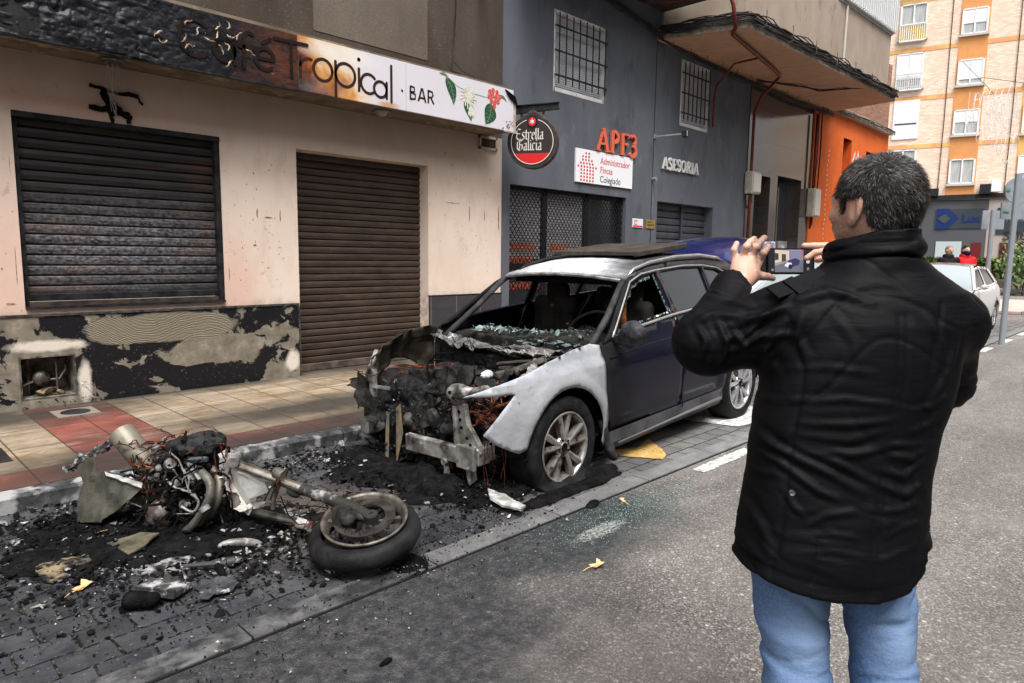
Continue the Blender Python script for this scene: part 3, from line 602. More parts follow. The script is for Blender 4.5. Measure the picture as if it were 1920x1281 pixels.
cp = smesh('charred_panel', (V_, F_), char_panel(), sign); cp['label'] = 'black blistered charred panel of the cafe sign'
mb = MB(); mb.b2((-9, SY + .0, 3.17), (3.63, SY + .03, 3.70)); mb.b2((-9, SY - .012, 3.155), (3.63, SY + .03, 3.17)); mb.build('sign_backing', BLACKM, sign)
mb = MB(); mb.b2((3.635, SY - .006, 3.175), (4.995, SY + .03, 3.715)); mb.b2((5.0, SY - .006, 3.175), (6.78, SY + .03, 3.715)); SF = signface(); mb.build('printed_panel', SF, sign)
mb = MB(); mb.b2((6.78, SY - .006, 3.175), (6.83, SY + .1, 3.60)); mb.b2((6.60, SY - .02, 3.155), (6.83, SY - .004, 3.17)); mb.build('sign_end', mat('sign_end', (.45, .4, .36), (.3, .22, .17), 14, rough=.6), sign)
mb = MB()
for k in range(9): mb.beam((6.62 + .02 * k, SY - .015 - .002 * k, 3.70 - k * .008), (6.70 + .018 * k, SY - .02, 3.60 - k * .01), .012, .012)
mb.build('melted_corner', CHARD, sign)
INK = mat('brown_ink', (.035, .016, .014), rough=.45); FADED = mat('scorched_ink', (.007, .005, .0045), (.016, .008, .006), 14, rough=.6)
def LF(u, v, d): return (u, SY - .007 - d, v)
LWD = .033
def lower(mb, kind, x, z, h, dd=.0012):
    r_ = h / 2; f = LF; S = lambda p, w_=LWD: stroke(mb, p, w_, f, dd)
    if kind == 'o': S(arc(x + r_, z + r_, r_, r_, 0, 360, 28))
    if kind == 'c': S(arc(x + r_, z + r_, r_, r_, 42, 318, 24))
    if kind == 'a': S(arc(x + r_, z + r_, r_, r_, 0, 360, 28)); S([(x + h, z + h), (x + h, z)])
    if kind == 'p': S(arc(x + r_, z + r_, r_, r_, 0, 360, 28)); S([(x, z + h), (x, z - h * .55)])
    if kind == 'r': S([(x, z), (x, z + h)]); S(arc(x + r_, z + r_, r_, r_, 180, 75, 12))
    if kind == 'i': S([(x, z), (x, z + h)]); S(arc(x, z + h * 1.42, .001, .001, 0, 360, 4), LWD * 1.35)
    if kind == 'l': S([(x, z - .01), (x, z + h * 1.62)])
    if kind == 'e': S([(x + .01, z + r_)] + arc(x + r_, z + r_, r_, r_, 0, 310, 26))
    if kind == 'f': S([(x, z), (x, z + h * 1.2)] + arc(x + r_ * .6, z + h * 1.2, r_ * .6, r_ * .6, 180, 60, 8)); S([(x - .05, z + h * .8), (x + .08, z + h * .8)])
mb = MB(); h = .24; z0 = 3.30
lower(mb, 'o', 3.81, z0 + .01, .22); lower(mb, 'p', 4.07, z0, h); lower(mb, 'i', 4.36, z0 - .01, .23); lower(mb, 'c', 4.385, z0 - .02, .205); lower(mb, 'a', 4.555, z0 - .035, .17); lower(mb, 'l', 4.79, z0 - .055, h)
lower(mb, 'r', 3.66, z0, .2); mb.build('lettering', INK, sign)
mb = MB(); S = lambda p, w_=LWD: stroke(mb, p, w_, lambda u, v, d: (u, SY - .012 - d, v), .003)
S([(3.38, 3.62), (3.74, 3.63)]); S([(3.56, 3.62), (3.56, 3.28)]); S(arc(2.62, 3.45, .15, .16, 50, 310, 18)); S(arc(2.88, 3.40, .1, .1, 0, 360, 20)); S([(2.98, 3.5), (2.98, 3.29)]); S([(3.07, 3.28), (3.07, 3.55)] + arc(3.13, 3.55, .06, .06, 180, 60, 8)); S([(3.02, 3.47), (3.16, 3.47)]); S([(3.19, 3.4)] + arc(3.28, 3.4, .1, .1, 0, 310, 20)); S([(3.26, 3.55), (3.34, 3.6)])
mb.build('charred_lettering', FADED, sign)
rnd = random.Random(11); mb = MB()
for k in range(16):
    x = rnd.uniform(2.3, 3.15); z = rnd.uniform(3.3, 3.6); p = Vector((x, SY - .04, z)); pts = [p]; an = rnd.random() * 6.28
    for j in range(5): an += rnd.uniform(-1, 1); p = p + Vector((math.cos(an) * .02, rnd.uniform(-.006, .006), math.sin(an) * .02)); pts.append(p)
    mb.tube(pts, [.004, .008, .009, .006, .004, .002], 5)
mb.build('peeling_shred', mat('shred', (.55, .45, .34), (.2, .12, .07), 20, rough=.7), sign)
mb = MB(); f = lambda u, v, d: LF(u, v, d); S = lambda p, w_=.024: stroke(mb, p, w_, f, .0012, False); b = 5.06; B0 = 3.31; H_ = .155
S([(b, B0), (b, B0 + H_)]); S([(b, B0 + H_), (b + .055, B0 + H_ - .01), (b + .06, B0 + .1), (b, B0 + .085)]); S([(b + .01, B0 + .085), (b + .07, B0 + .07), (b + .07, B0 + .02), (b, B0 + .008)])
a_ = b + .115; S([(a_, B0), (a_ + .05, B0 + H_), (a_ + .06, B0 + H_), (a_ + .11, B0)]); S([(a_ + .02, B0 + .045), (a_ + .09, B0 + .045)]); r_ = a_ + .15
S([(r_, B0), (r_, B0 + H_)]); S([(r_, B0 + H_ - .008), (r_ + .06, B0 + H_ - .015), (r_ + .07, B0 + .1), (r_ + .05, B0 + .075), (r_, B0 + .07)]); S([(r_ + .04, B0 + .07), (r_ + .085, B0)]); S(arc(4.94, 3.39, .006, .006, 0, 360, 8), .02)
mb.build('bar_lettering', INK, sign)
LEAF = mat('printed_leaf', (.03, .09, .04), (.015, .05, .035), 30, rough=.4); VEIN = mat('leaf_vein', (.18, .3, .16), rough=.4); BERRY = mat('printed_berry', (.45, .03, .03), (.6, .16, .13), 40, rough=.4); PETAL = mat('printed_petal', (.72, .68, .55), (.45, .48, .36), 40, rough=.5); BEAN = mat('printed_bean', (.16, .05, .04), rough=.5)
def leaf(px, py, L_, W_, an, mb1, mb2):
    n = 12; up = []; dn = []
    for i in range(n + 1):
        t = i / n; wd = W_ * math.sin(math.pi * t ** .8) * (1 - .15 * t) + .001; bend = .12 * L_ * math.sin(math.pi * t)
        up.append((t * L_, wd / 2 + bend)); dn.append((t * L_, -wd / 2 + bend))
    c, s = math.cos(R(an)), math.sin(R(an)); T = lambda p: (px + p[0] * c - p[1] * s, py + p[0] * s + p[1] * c)
    pl = [T(p) for p in up + dn[::-1][1:-1]]; mb1.prism([LF(u, v, 0) for u, v in pl], (0, -.0012, 0))
    stroke(mb2, [T((t / 8 * L_, .12 * L_ * math.sin(math.pi * t / 8))) for t in range(9)], .006, lambda u, v, d: LF(u, v, d + .0012), .0006)
    for k in range(1, 6):
        t = k / 6.5; q = (t * L_, .12 * L_ * math.sin(math.pi * t))
        for sg in (-1, 1): stroke(mb2, [T(q), T((q[0] + .1 * L_, q[1] + sg * W_ * .36 * math.sin(math.pi * t)))], .003, lambda u, v, d: LF(u, v, d + .0012), .0006, False)
m1, m2 = MB(), MB()
leaf(5.60, 3.665, .34, .15, -68, m1, m2); leaf(5.90, 3.42, .25, .13, -62, m1, m2); leaf(6.36, 3.48, .30, .23, -108, m1, m2); leaf(5.5, 3.69, .14, .03, -8, m1, m2); leaf(6.5, 3.60, .16, .04, -20, m1, m2); m1.build('printed_leaves', LEAF, sign); m2.build('printed_veins', VEIN, sign)
mb = MB(); stroke(mb, [(5.5, 3.70), (5.65, 3.66), (5.78, 3.59), (6.0, 3.55), (6.3, 3.54), (6.55, 3.57)], .009, LF, .0009); mb.build('printed_stem', VEIN, sign)
mb = MB()
for k in range(17): an = k * 21 + 5; Lp = .11 + .05 * ((k * 7) % 5) / 5; stroke(mb, [(5.97, 3.50), (5.97 + math.cos(R(an)) * Lp * .6, 3.50 + math.sin(R(an)) * Lp * .6), (5.97 + math.cos(R(an + 8)) * Lp, 3.50 + math.sin(R(an + 8)) * Lp)], .016, lambda u, v, d: LF(u, v, d + .0014), .001 + .0001 * k)
for k in range(6): stroke(mb, [(6.0, 3.42), (5.97 + .02 * k, 3.28 - .01 * (k % 3))], .016, lambda u, v, d: LF(u, v, d + .0016), .001 + .0001 * k)
mb.build('printed_flower', PETAL, sign); mb = MB()
for k, (x, z) in enumerate([(6.34, 3.62), (6.40, 3.645), (6.47, 3.63), (6.52, 3.585), (6.33, 3.56), (6.39, 3.58), (6.45, 3.565), (6.37, 3.51), (6.43, 3.50), (6.49, 3.52), (6.42, 3.45)]): mb.prism([LF(x + math.cos(j * .628) * .032, z + math.sin(j * .628) * .036, .0002 * k) for j in range(10)], (0, -.0014, 0))
mb.build('printed_berries', BERRY, sign); mb = MB(); rnd = random.Random(2)
for k in range(14):
    x, z = rnd.uniform(6.58, 6.77), rnd.uniform(3.19, 3.30); mb.prism([LF(x + math.cos(j * .785) * .014, z + math.sin(j * .785) * .009, .0001 * k) for j in range(8)], (0, -.0008, 0))
mb.build('printed_beans', BEAN, sign)
# loose cable on the upper wall, and bracket stub
mb = MB(); mb.tube([(6.15, 7.17, 6.2), (6.2, 7.17, 5.2), (6.17, 7.16, 4.6), (6.12, 7.15, 4.1), (5.98, 7.0, 3.86), (5.95, 6.8, 3.80)], .009, 6); mb.tube([(6.12, 7.15, 4.05), (6.15, 7.0, 3.9), (6.14, 6.75, 3.78)], .006, 6); mb.tube([(5.98, 7.0, 3.86), (5.93, 7.05, 3.95)], .005, 6)
tag(mb.build('hanging_cable', BLACKM, smooth=True), 'black loose cable hanging down the brown wall to the cafe sign', 'cable')
mb = MB(); mb.cyl((3.6, 7.16, 5.35), (3.6, 6.95, 5.3), .03); mb.cyl((6.6, 7.18, 5.42), (6.55, 6.9, 5.1), .035); tag(mb.build('wall_bracket', BSTEEL), 'sooty metal pipe stub high on the brown wall above the sign', 'bracket')
# ============================================================ OVAL BEER SIGN ON ITS BRACKET
pub = thing('hanging_beer_sign', 'dark oval beer sign with red base and star hanging from a black iron bracket', 'sign', (7.0, 7.1, 3.4))
ud = Vector((.50, -.865, 0)).normalized(); vd = Vector((0, 0, 1)); nd = ud.cross(vd) * -1     # facing the street corner
if nd.dot(Vector((-1, -1, 0))) < 0: nd = -nd
P0 = at(943, 204, Y=7.0); mb = MB(); mb.beam(P0 + vd * .02, P0 + ud * .8 + vd * .05, .06, .012); mb.beam(P0 - vd * .09, P0 + ud * .8 - vd * .03, .06, .012); mb.beam(P0 - vd * .035, P0 + ud * .79 + vd * .01, .012, .09); mb.build('bracket', BLACKM, pub)
mb = MB(); C0 = P0 + ud * .44 - vd * .47
mb.beam(P0 + ud * .27 - vd * .08, P0 + ud * .27 - vd * .2, .03, .02); mb.beam(P0 + ud * .58 - vd * .05, P0 + ud * .58 - vd * .2, .03, .02); mb.build('hanger', BSTEEL, pub)
def oval(rx, rz, d0, d1, n=56, notch=True, lo=None):
    pts = []
    for i in range(n):
        a = 2 * math.pi * i / n; x = rx * math.cos(a); z = rz * math.sin(a)
        if notch and z > 0: z += .055 * math.exp(-(x / .1) ** 2) * rz / .32
        pts.append((x, z))
    if lo is not None: pts = [(x, z) for x, z in pts if z < lo]
    return [C0 + ud * x + vd * z + nd * d0 for x, z in pts], nd * (d1 - d0)
mb = MB(); mb.prism(*oval(.355, .36, -.07, .07)); mb.build('sign_case', mat('case', (.04, .028, .025), (.08, .06, .055), 10, rough=.5), pub, bevel=.01)
mb = MB(); mb.prism(*oval(.325, .33, .07, .073)); mb.build('sign_face', mat('pubface', (.035, .026, .026), rough=.35), pub)
mb = MB(); RED = mat('sign_red', (.55, .02, .02), rough=.35); mb.prism(*oval(.29, .295, .073, .075, 90, False, -.145)); mb.build('red_base', RED, pub)
CW = mat('sign_cream', (.6, .57, .52), rough=.5); mb = MB(); fo = lambda u, v, d: C0 + ud * u + vd * v + nd * (.074 + d)
stroke(mb, arc(0, 0, .295, .30, 0, 74, 24), .010, fo, .002); stroke(mb, arc(0, 0, .295, .30, 106, 360, 60), .010, fo, .002)
def nib(mb, pts, w_=.02, f=fo, sx=1.0):
    n_ = Vector((.77, .64)) * w_ / 2
    for a, b in zip(pts[:-1], pts[1:]):
        a, b = Vector(a), Vector(b); q = [a + n_, a - n_, b - n_, b + n_]; mb.prism([f(p.x, p.y, 0) for p in q], Vector(f(0, 0, .003)) - Vector(f(0, 0, 0)))
def black(mb, s, x, z, h, w_=.018, adv=None):
    for ch in s:
        k = h
        g_ = {'E': ([[(.62, 1.35), (.3, 1.5), (.05, 1.2), (.12, .8), (.05, .3), (.3, 0), (.66, .2)], [(.12, .82), (.55, .82)]], .78), 's': ([[(.42, .95), (.2, 1), (.08, .72), (.4, .35), (.3, .02), (.05, .08)]], .5), 't': ([[(.15, 1.3), (.15, .15), (.35, 0)], [(0, .95), (.4, .95)]], .42), 'r': ([[(.1, 1), (.1, 0)], [(.1, .85), (.35, 1), (.45, .9)]], .48), 'e': ([[(.1, .5), (.45, .65), (.4, .95), (.15, .9), (.08, .25), (.25, 0), (.45, .12)]], .54), 'l': ([[(.12, 1.5), (.12, .12), (.28, 0)]], .32), 'a': ([[(.1, .9), (.4, 1), (.42, .1), (.52, 0)], [(.42, .55), (.12, .5), (.1, .1), (.3, 0), (.42, .15)]], .6), 'G': ([[(.75, 1.3), (.4, 1.5), (.08, 1.15), (.08, .3), (.4, 0), (.78, .2), (.78, .75), (.5, .8)], [(.4, 1.4), (.4, .2)]], .95), 'i': ([[(.12, 1), (.12, .12), (.28, 0)], [(.1, 1.35), (.16, 1.3)]], .32), 'c': ([[(.45, .9), (.2, 1), (.08, .8), (.08, .2), (.25, 0), (.45, .12)]], .52)}[ch]
        for st_ in g_[0]: nib(mb, [(x + px * k, z + pz * k) for px, pz in st_], w_)
        x += g_[1] * k
black(mb, 'Estrella', -.225, .03, .098); black(mb, 'Galicia', -.215, -.115, .098); mb.build('lettering', CW, pub)
mb = MB(); mb.prism([C0 + ud * (.075 * math.cos(i * .314)) + vd * (.265 + .085 * math.sin(i * .314)) + nd * .075 for i in range(20)], nd * .006); mb.build('star_badge_ring', mat('badge', (.01, .01, .02), rough=.4), pub)
mb = MB(); mb.prism([C0 + ud * (.052 * math.cos(i * .314)) + vd * (.265 + .06 * math.sin(i * .314)) + nd * .081 for i in range(20)], nd * .003); mb.build('star_badge', RED, pub)
mb = MB(); mb.prism([C0 + ud * ((.04 if i % 2 == 0 else .018) * math.cos(i * .5236 + .5236)) + vd * (.265 + (.042 if i % 2 == 0 else .019) * math.sin(i * .5236 + .5236)) + nd * .084 for i in range(12)], nd * .003); mb.build('star', CW, pub)
# ============================================================ GREY OFFICE BUILDING
office = thing('grey_office_building', 'dark grey rendered building with two barred windows, mesh-covered shopfront and dark granite entrance', 'building', (11, WY, .1))
GREY = dirty_upper('grey_render', (.060, .066, .077), (.078, .085, .098)); GREY = mat('grey_render', (.085, .093, .11), (.115, .124, .143), 1.6, .35, .7, rough=.8, bump=.35, bs=45, layers=[((.17, .178, .19), 2.2, .6, .75), ((.06, .065, .075), 3.4, .56, .72)], st=(1, 1, .45))
H1 = [(7.27, .1001), (10.2, .1001), (10.2, 2.56), (7.27, 2.56)]; H2 = [(11.2, .1001), (13.32, .1001), (13.32, 2.57), (11.2, 2.57)]; HW1 = [(8.18, 4.04), (9.47, 4.04), (9.47, 5.24), (8.18, 5.24)]; HW2 = [(11.86, 4.04), (12.93, 4.04), (12.93, 5.26), (11.86, 5.26)]
GY = WY + .004
mb = sheet([(7.09, .1), (14.75, .1), (14.75, 7.5), (7.09, 7.5)], lambda u, v: (u, GY, v), .6, [H1, H2, HW1, HW2])
def rev(mb, o, d, sk=False):
    for i in range(4):
        if sk and i == 0: continue
        a, b = o[i], o[(i + 1) % 4]; mb.quad((a[0], GY, a[1]), (b[0], GY, b[1]), (b[0], GY + d, b[1]), (a[0], GY + d, a[1]))
rev(mb, H1, .16, True); rev(mb, H2, .22, True); rev(mb, HW1, .1); rev(mb, HW2, .1); mb.build('wall', GREY, office)
mb = MB(); mb.b2((7.095, GY + .3, 0), (14.7, GY + 6, 16)); mb.b2((7.093, GY - .0, 7.5), (14.75, GY + .29, 16)); mb.build('upper_wall', mat('sooty_brick', (.1, .045, .03), (.17, .08, .055), 6, rough=.9), office)
BL = mat('blind', (.5, .51, .53), (.42, .43, .45), 3, rough=.5); WIN = mat('white_render', (.62, .62, .62), (.5, .49, .48), 6, rough=.8, bump=.3, layers=[((.2, .19, .18), 9, .62, .7)])
def barred(h):
    x0, z0 = h[0]; x1, z1 = h[2]; w_ = thing('window', None, None, ((x0 + x1) / 2, GY, z0)); setpar(w_, office)
    mb = MB(); t = .035
    for a in ((x0 + .012, z0 + .002, x1 - .012, z0 + .06), (x0 + .012, z1 - t, x1 - .012, z1 - .002), (x0 + .002, z0 + .002, x0 + t, z1 - .002), (x1 - t, z0 + .002, x1 - .002, z1 - .002)): mb.b2((a[0], GY - .004, a[1]), (a[2], GY + .1, a[3]))
    mb.build('window_surround', WIN, w_); mb = MB(); k = 34; vs = []; fs = []
    for i in range(k):
        z = z0 + .06 + (z1 - z0 - .1) * i / k; p = (z1 - z0 - .1) / k; n = len(vs); vs += [(x0 + t, GY + .085, z), (x1 - t, GY + .085, z), (x1 - t, GY + .065, z + p * .3), (x0 + t, GY + .065, z + p * .3), (x1 - t, GY + .07, z + p * .98), (x0 + t, GY + .07, z + p * .98)]; fs += [(n, n + 1, n + 2, n + 3), (n + 3, n + 2, n + 4, n + 5)]
    mb.add(vs, fs); mb.build('roller_blind', BL, w_); mb = MB()
    n = 8 if x1 - x0 > 1.2 else 7
    for i in range(n): x = x0 + .1 + (x1 - x0 - .13) * i / (n - 1); mb.tube([(x, GY - .03, z0 + .12), (x, GY - .03, z1 - .03)], .011, 6)
    for q in (.2, .5, .8): mb.beam((x0 - .0, GY - .03, z0 + (z1 - z0) * q), (x1 + .03, GY - .03, z0 + (z1 - z0) * q), .012, .025)
    for q in (.2, .5, .8): mb.beam((x1 + .03, GY - .03, z0 + (z1 - z0) * q), (x1 + .03, GY + .01, z0 + (z1 - z0) * q), .02, .02)
    mb.build('bars', BLACKM, w_)
barred(HW1); barred(HW2)
mb = MB(); mb.tube([(11.0, GY - .006, .2), (11.0, GY - .006, 5.4)], .006, 5); mb.build('wall_cable', BLACKM, office)
# mesh shopfront
sf = thing('shopfront', None, None, (8.7, GY, .1)); setpar(sf, office)
GLS = mat('shop_glass', (.03, .035, .045), rough=.06, spec=.9); mb = MB(); mb.b2((7.27, GY + .17, .1), (10.2, GY + .2, 2.56)); mb.build('dark_glass', GLS, sf)
mb = MB()
for (a, b) in ((7.32, 8.1), (8.22, 9.15)):
    k = 26
    for i in range(k): z = 2.5 - i * .04; mb.b2((a, GY + .145, z - .03), (b, GY + .16, z), 0)
mb.build('venetian_blind', mat('vblind', (.33, .33, .34), (.26, .26, .27), 5, rough=.5), sf)
mb = MB()
for x in (7.29, 8.16, 9.21, 10.17): mb.b2((x - .05, GY + .10, .1), (x + .05, GY + .165, 2.56))
mb.b2((7.24, GY + .10, 2.5), (10.22, GY + .165, 2.56)); mb.b2((7.24, GY + .1, .1), (10.22, GY + .165, .4)); mb.b2((7.24, GY + .1, 1.32), (10.22, GY + .14, 1.36)); mb.build('mullion', mat('mull', (.012, .012, .015), rough=.5), sf)
mb = MB(); p = .085; x0, x1, z0, z1 = 7.3, 10.18, .12, 2.52; hh = z1 - z0
for sg in (1, -1):
    k = int((x1 - x0 + hh) / p)
    for i in range(k):
        s = x0 - hh + i * p
        a = Vector((s, z0)); b = Vector((s + hh * .8, z1)) if sg > 0 else Vector((s + hh * .8, z0)); a = a if sg > 0 else Vector((s, z1))
        d = b - a; t0 = max(0, (x0 - a.x) / d.x); t1 = min(1, (x1 - a.x) / d.x)
        if t1 <= t0: continue
        q, r_ = a + d * t0, a + d * t1; mb.beam((q.x, GY + .055 + .004 * sg, q.y), (r_.x, GY + .055 + .004 * sg, r_.y), .006, .011)
mb.build('wire_mesh', mat('mesh', (.02, .02, .022), rough=.5, metal=.3), sf)
ORL = mat('orange_vinyl', (.55, .10, .035), rough=.5)
for s, x, z, sz in (('ASESORÍA', 7.33, 1.60, .15), ('LABORAL', 7.33, 1.40, .15), ('FISCAL', 7.33, 1.20, .15), ('CONTABLE', 7.33, 1.0, .15), ('FINCAS', 8.33, 1.6, .14), ('SEGUROS', 8.33, 1.4, .14)): text(s, sz, wallM(x, GY + .14, z), ORL, sf, 'window_lettering', .002, bold=.004)
# second shutter
S3 = mat('dark_shutter', (.04, .042, .052), (.055, .057, .068), 4, rough=.5); s3 = shutter('roller_shutter', 11.2, 13.32, .1, 2.57, GY + .2, S3, .13, office, .03); mb = MB(); mb.b2((12.3, GY + .13, .1), (12.36, GY + .16, 2.57)); mb.build('centre_guide', S3, s3)
# -- signs on the grey wall
OR = mat('red_letter', (.62, .13, .07), rough=.5); SER = lambda mb, pts, w_, f, d: stroke(mb, pts, w_, f, d, False)
def serif(name, s, x, z, h, m, lab, dep, tk=.2, tn=.09, sp_=.18):
    t = thing(name, lab, 'lettering', (x, GY, z)); f = lambda u, v, d: (u, GY - .012 - d, v)
    G = {'A': (.86, [([(.06, 0), (.43, 1)], tn), ([(.41, 1), (.76, 0)], tk), ([(.18, .33), (.62, .33)], tn)], [.06, .76]), 'P': (.74, [([(.2, 0), (.2, 1)], tk), (arc(.3, .74, .34, .24, 90, -90, 8), tk * .8), ([(.2, .98), (.32, .98)], tn), ([(.2, .5), (.32, .5)], tn)], [.2]), 'F': (.7, [([(.2, 0), (.2, 1)], tk), ([(.2, .96), (.66, .96), (.67, .82)], tn), ([(.2, .52), (.55, .52)], tn), ([(.56, .6), (.56, .44)], tn)], [.2]), '3': (.66, [(arc(.28, .76, .22, .22, 150, -70, 9), tn * 1.5), (arc(.26, .27, .28, .26, 80, -150, 10), tk * .8)], []), 'S': (.62, [(arc(.3, .75, .19, .23, 40, 250, 9) + arc(.3, .26, .22, .25, 70, -150, 9), tk * .8), ([(.47, .98), (.47, .75)], tn * .8), ([(.08, .25), (.08, .02)], tn * .8)], []), 'E': (.7, [([(.2, 0), (.2, 1)], tk), ([(.2, .96), (.62, .96), (.63, .8)], tn), ([(.2, .52), (.52, .52)], tn), ([(.2, .04), (.64, .04), (.66, .2)], tn)], [.2]), 'O': (.88, [(arc(.42, .5, .34, .46, 0, 360, 24), tk * .75)], []), 'R': (.8, [([(.2, 0), (.2, 1)], tk), (arc(.3, .74, .3, .23, 90, -90, 8), tk * .8), ([(.2, .98), (.32, .98)], tn), ([(.2, .5), (.34, .5)], tn), ([(.34, .5), (.7, 0)], tk * .8)], [.2, .72]), 'I': (.4, [([(.2, 0), (.2, 1)], tk)], [.2])}
    for ch in s:
        wd, st, sr = G[ch]; mb = MB()
        for i, (pts, w_) in enumerate(st): SER(mb, [(x + a * h, z + b * h) for a, b in pts], w_ * h, f, dep + i * .0007)
        for a in sr: SER(mb, [(x + (a - .16) * h, z + .03 * h), (x + (a + .16) * h, z + .03 * h)], .05 * h, f, dep + .003)
        mb.build('letter', m, t); x += (wd + sp_ * .3) * h
    return t
serif('wall_letters', 'APF3', 9.28, 3.27, .37, OR, 'raised red serif letters APF3 above the white signboard on the grey wall', .04)
serif('wall_letters', 'ASESORIA', 11.28, 3.17, .215, mat('white_letter', (.6, .6, .58), rough=.5), 'raised white serif letters ASESORIA on the grey wall beside the wall lamp', .035)
x0, x1, z0, z1 = 8.74, 10.32, 2.72, 3.25; bd = thing('white_signboard', 'white signboard with a house made of red dots and three lines of text', 'sign', ((x0 + x1) / 2, GY, z0)); mb = MB(); mb.b2((x0, GY - .03, z0), (x1, GY - .001, z1)); mb.build('board', mat('board', (.75, .75, .78), rough=.4), bd)
mb = MB(); pat = ['..xx..', '.xxx..', '.xxxx.', 'xxxxxx', 'xxxxxxx', '.xxxxx', '.xxxxx', '.xxxxx', '.xxxxx']; DOT = mat('dot_red', (.55, .05, .04), rough=.5)
rows = [(2, 3), (1.5, 4), (1, 5), (.5, 6), (0, 7), (.5, 6), (.5, 6), (.5, 6), (.5, 6)]
for j, (o_, n_) in enumerate([(2.5, 2), (1.5, 3), (1.5, 4), (.8, 5), (0, 7), (1, 5), (1, 5), (1, 5), (1, 5)]):
    for i in range(n_): cx = x0 + .06 + (o_ + i) * .078; cz = z1 - .06 - j * .054; mb.prism([(cx + .024 * math.cos(k * .785), GY - .031, cz + .02 * math.sin(k * .785)) for k in range(8)], (0, -.001, 0))
mb.build('dot_house', DOT, bd)
text('Administrador', .155, wallM(x0 + .64, GY - .032, z1 - .19), DOT, bd, 'lettering', .001, sx=.93); text('Fincas', .155, wallM(x0 + .64, GY - .032, z1 - .34), DOT, bd, 'lettering', .001, sx=.93); text('Colegiado', .155, wallM(x0 + .64, GY - .032, z1 - .49), mat('dark_ink', (.03, .03, .04), rough=.5), bd, 'lettering', .001, sx=.93)
for (a, b, c_, l1, m_, ink) in ((10.40, 10.73, 'small white name plate with a red band beside the mesh shopfront', ('APF3', 'Fincas'), mat('plate_w', (.65, .63, .66), rough=.4), DOT), (10.83, 11.12, 'small brass name plate right of the white plate', ('APF3 - 3', 'ABOGADOS'), mat('brass_plate', (.42, .29, .08), (.3, .2, .06), 20, rough=.35, metal=.5), INK)):
    pl = thing('name_plate', c_, 'plate', ((a + b) / 2, GY, 2.05)); mb = MB(); mb.b2((a, GY - .015, 2.05), (b, GY - .001, 2.21), bev=.003); mb.build('plate', m_, pl)
    if a < 10.6: mb = MB(); mb.b2((a + .02, GY - .017, 2.06), (b - .02, GY - .0155, 2.09)); mb.build('red_band', DOT, pl)
    text(l1[0], .05, wallM(a + .04, GY - .017, 2.15), ink, pl, 'lettering', .0008); text(l1[1], .04, wallM(a + .04, GY - .017, 2.10), ink, pl, 'lettering', .0008)
lp = thing('wall_floodlight', 'small black floodlight on a short arm between the two signs on the grey wall', 'lamp', (11.05, GY, 3.72)); mb = MB(); mb.b2((10.98, GY - .02, 3.68), (11.06, GY, 3.76)); mb.beam((11.02, GY - .02, 3.72), (11.2, GY - .45, 3.74), .02, .02); mb.build('arm', GREYM, lp); mb = MB(); mb.box((11.25, GY - .5, 3.74), (.16, .1, .12), rz=.4, bev=.01); mb.build('lamp_head', BLACKM, lp); mb = MB(); mb.box((11.19, GY - .53, 3.74), (.02, .09, .09), rz=.4); mb.build('lamp_glass', WHITE, lp)
mb = MB(); mb.cyl((11.0, GY, 2.95), (11.0, GY - .09, 2.95), .035); mb.tube([(11.0, GY - .02, 2.95), (10.98, GY - .03, 2.6), (10.99, GY - .02, 2.3)], .006, 5); tag(mb.build('door_bell', GREYM), 'small round grey sensor with thin cable above the name plates', 'sensor')
# -- granite entrance
gr = NG('polished_granite', .12, .6); cg = gr.mix(gr.rg(gr.noise(70, 6), .4, .65), (.035, .03, .027), (.085, .075, .068)); jj = gr.ma('MULTIPLY', gr.rg(gr.ma('PINGPONG', gr.x, .45), .002, .007), gr.rg(gr.ma('PINGPONG', gr.z, .35), .002, .007)); cg = gr.mix(gr.rg(jj, 1, 0), cg, (.01, .01, .01)); GRAN = gr.out(cg)
E1 = [(15.15, .1001), (15.95, .1001), (15.95, 3.42), (15.15, 3.42)]; E2 = [(16.35, .1001), (17.75, .1001), (17.75, 3.5), (16.35, 3.5)]
mb = sheet([(14.75, .1), (18.3, .1), (18.3, 7.5), (14.75, 7.5)], lambda u, v: (u, GY - .02, v), .9, [E1, E2])
for o_ in (E1, E2):
    for i in range(1, 4): a, b = o_[i], o_[(i + 1) % 4]; mb.quad((a[0], GY - .02, a[1]), (b[0], GY - .02, b[1]), (b[0], GY + .35, b[1]), (a[0], GY + .35, a[1]))
mb.quad((14.75, GY - .02, .1), (14.75, GY, .1), (14.75, GY, 7.5), (14.75, GY - .02, 7.5)); mb.build('granite_cladding', GRAN, office)
mb = MB(); mb.b2((15.0, GY + .35, .1), (17.9, GY + .4, 3.6)); mb.build('entrance_door', GLS, office); mb = MB()
for x in (16.38, 16.6, 17.1): mb.b2((x, GY + .28, .1), (x + .05, GY + .345, 3.3))
mb.build('door_frame', mat('gold_frame', (.28, .24, .17), rough=.3, metal=.7), office)
mb = MB(); mb.b2((17.2, GY + .25, 1.0), (18.2, GY + .30, 1.98)); mb.b2((17.75, GY - .06, 1.15), (18.15, GY - .021, 1.98)) if False else None
ip = mb.build('intercom_panel', mat('steel_panel', (.55, .55, .56), rough=.35, metal=.6), office)
mb = MB()
for i in range(2):
    for j in range(8): mb.b2((17.4 + i * .35, GY + .235, 1.1 + j * .1), (17.56 + i * .35, GY + .249, 1.17 + j * .1))
mb.build('bell_buttons', WHITE, ip)
RP = mat('red_pipe', (.15, .028, .018), (.09, .02, .014), 6, rough=.45)
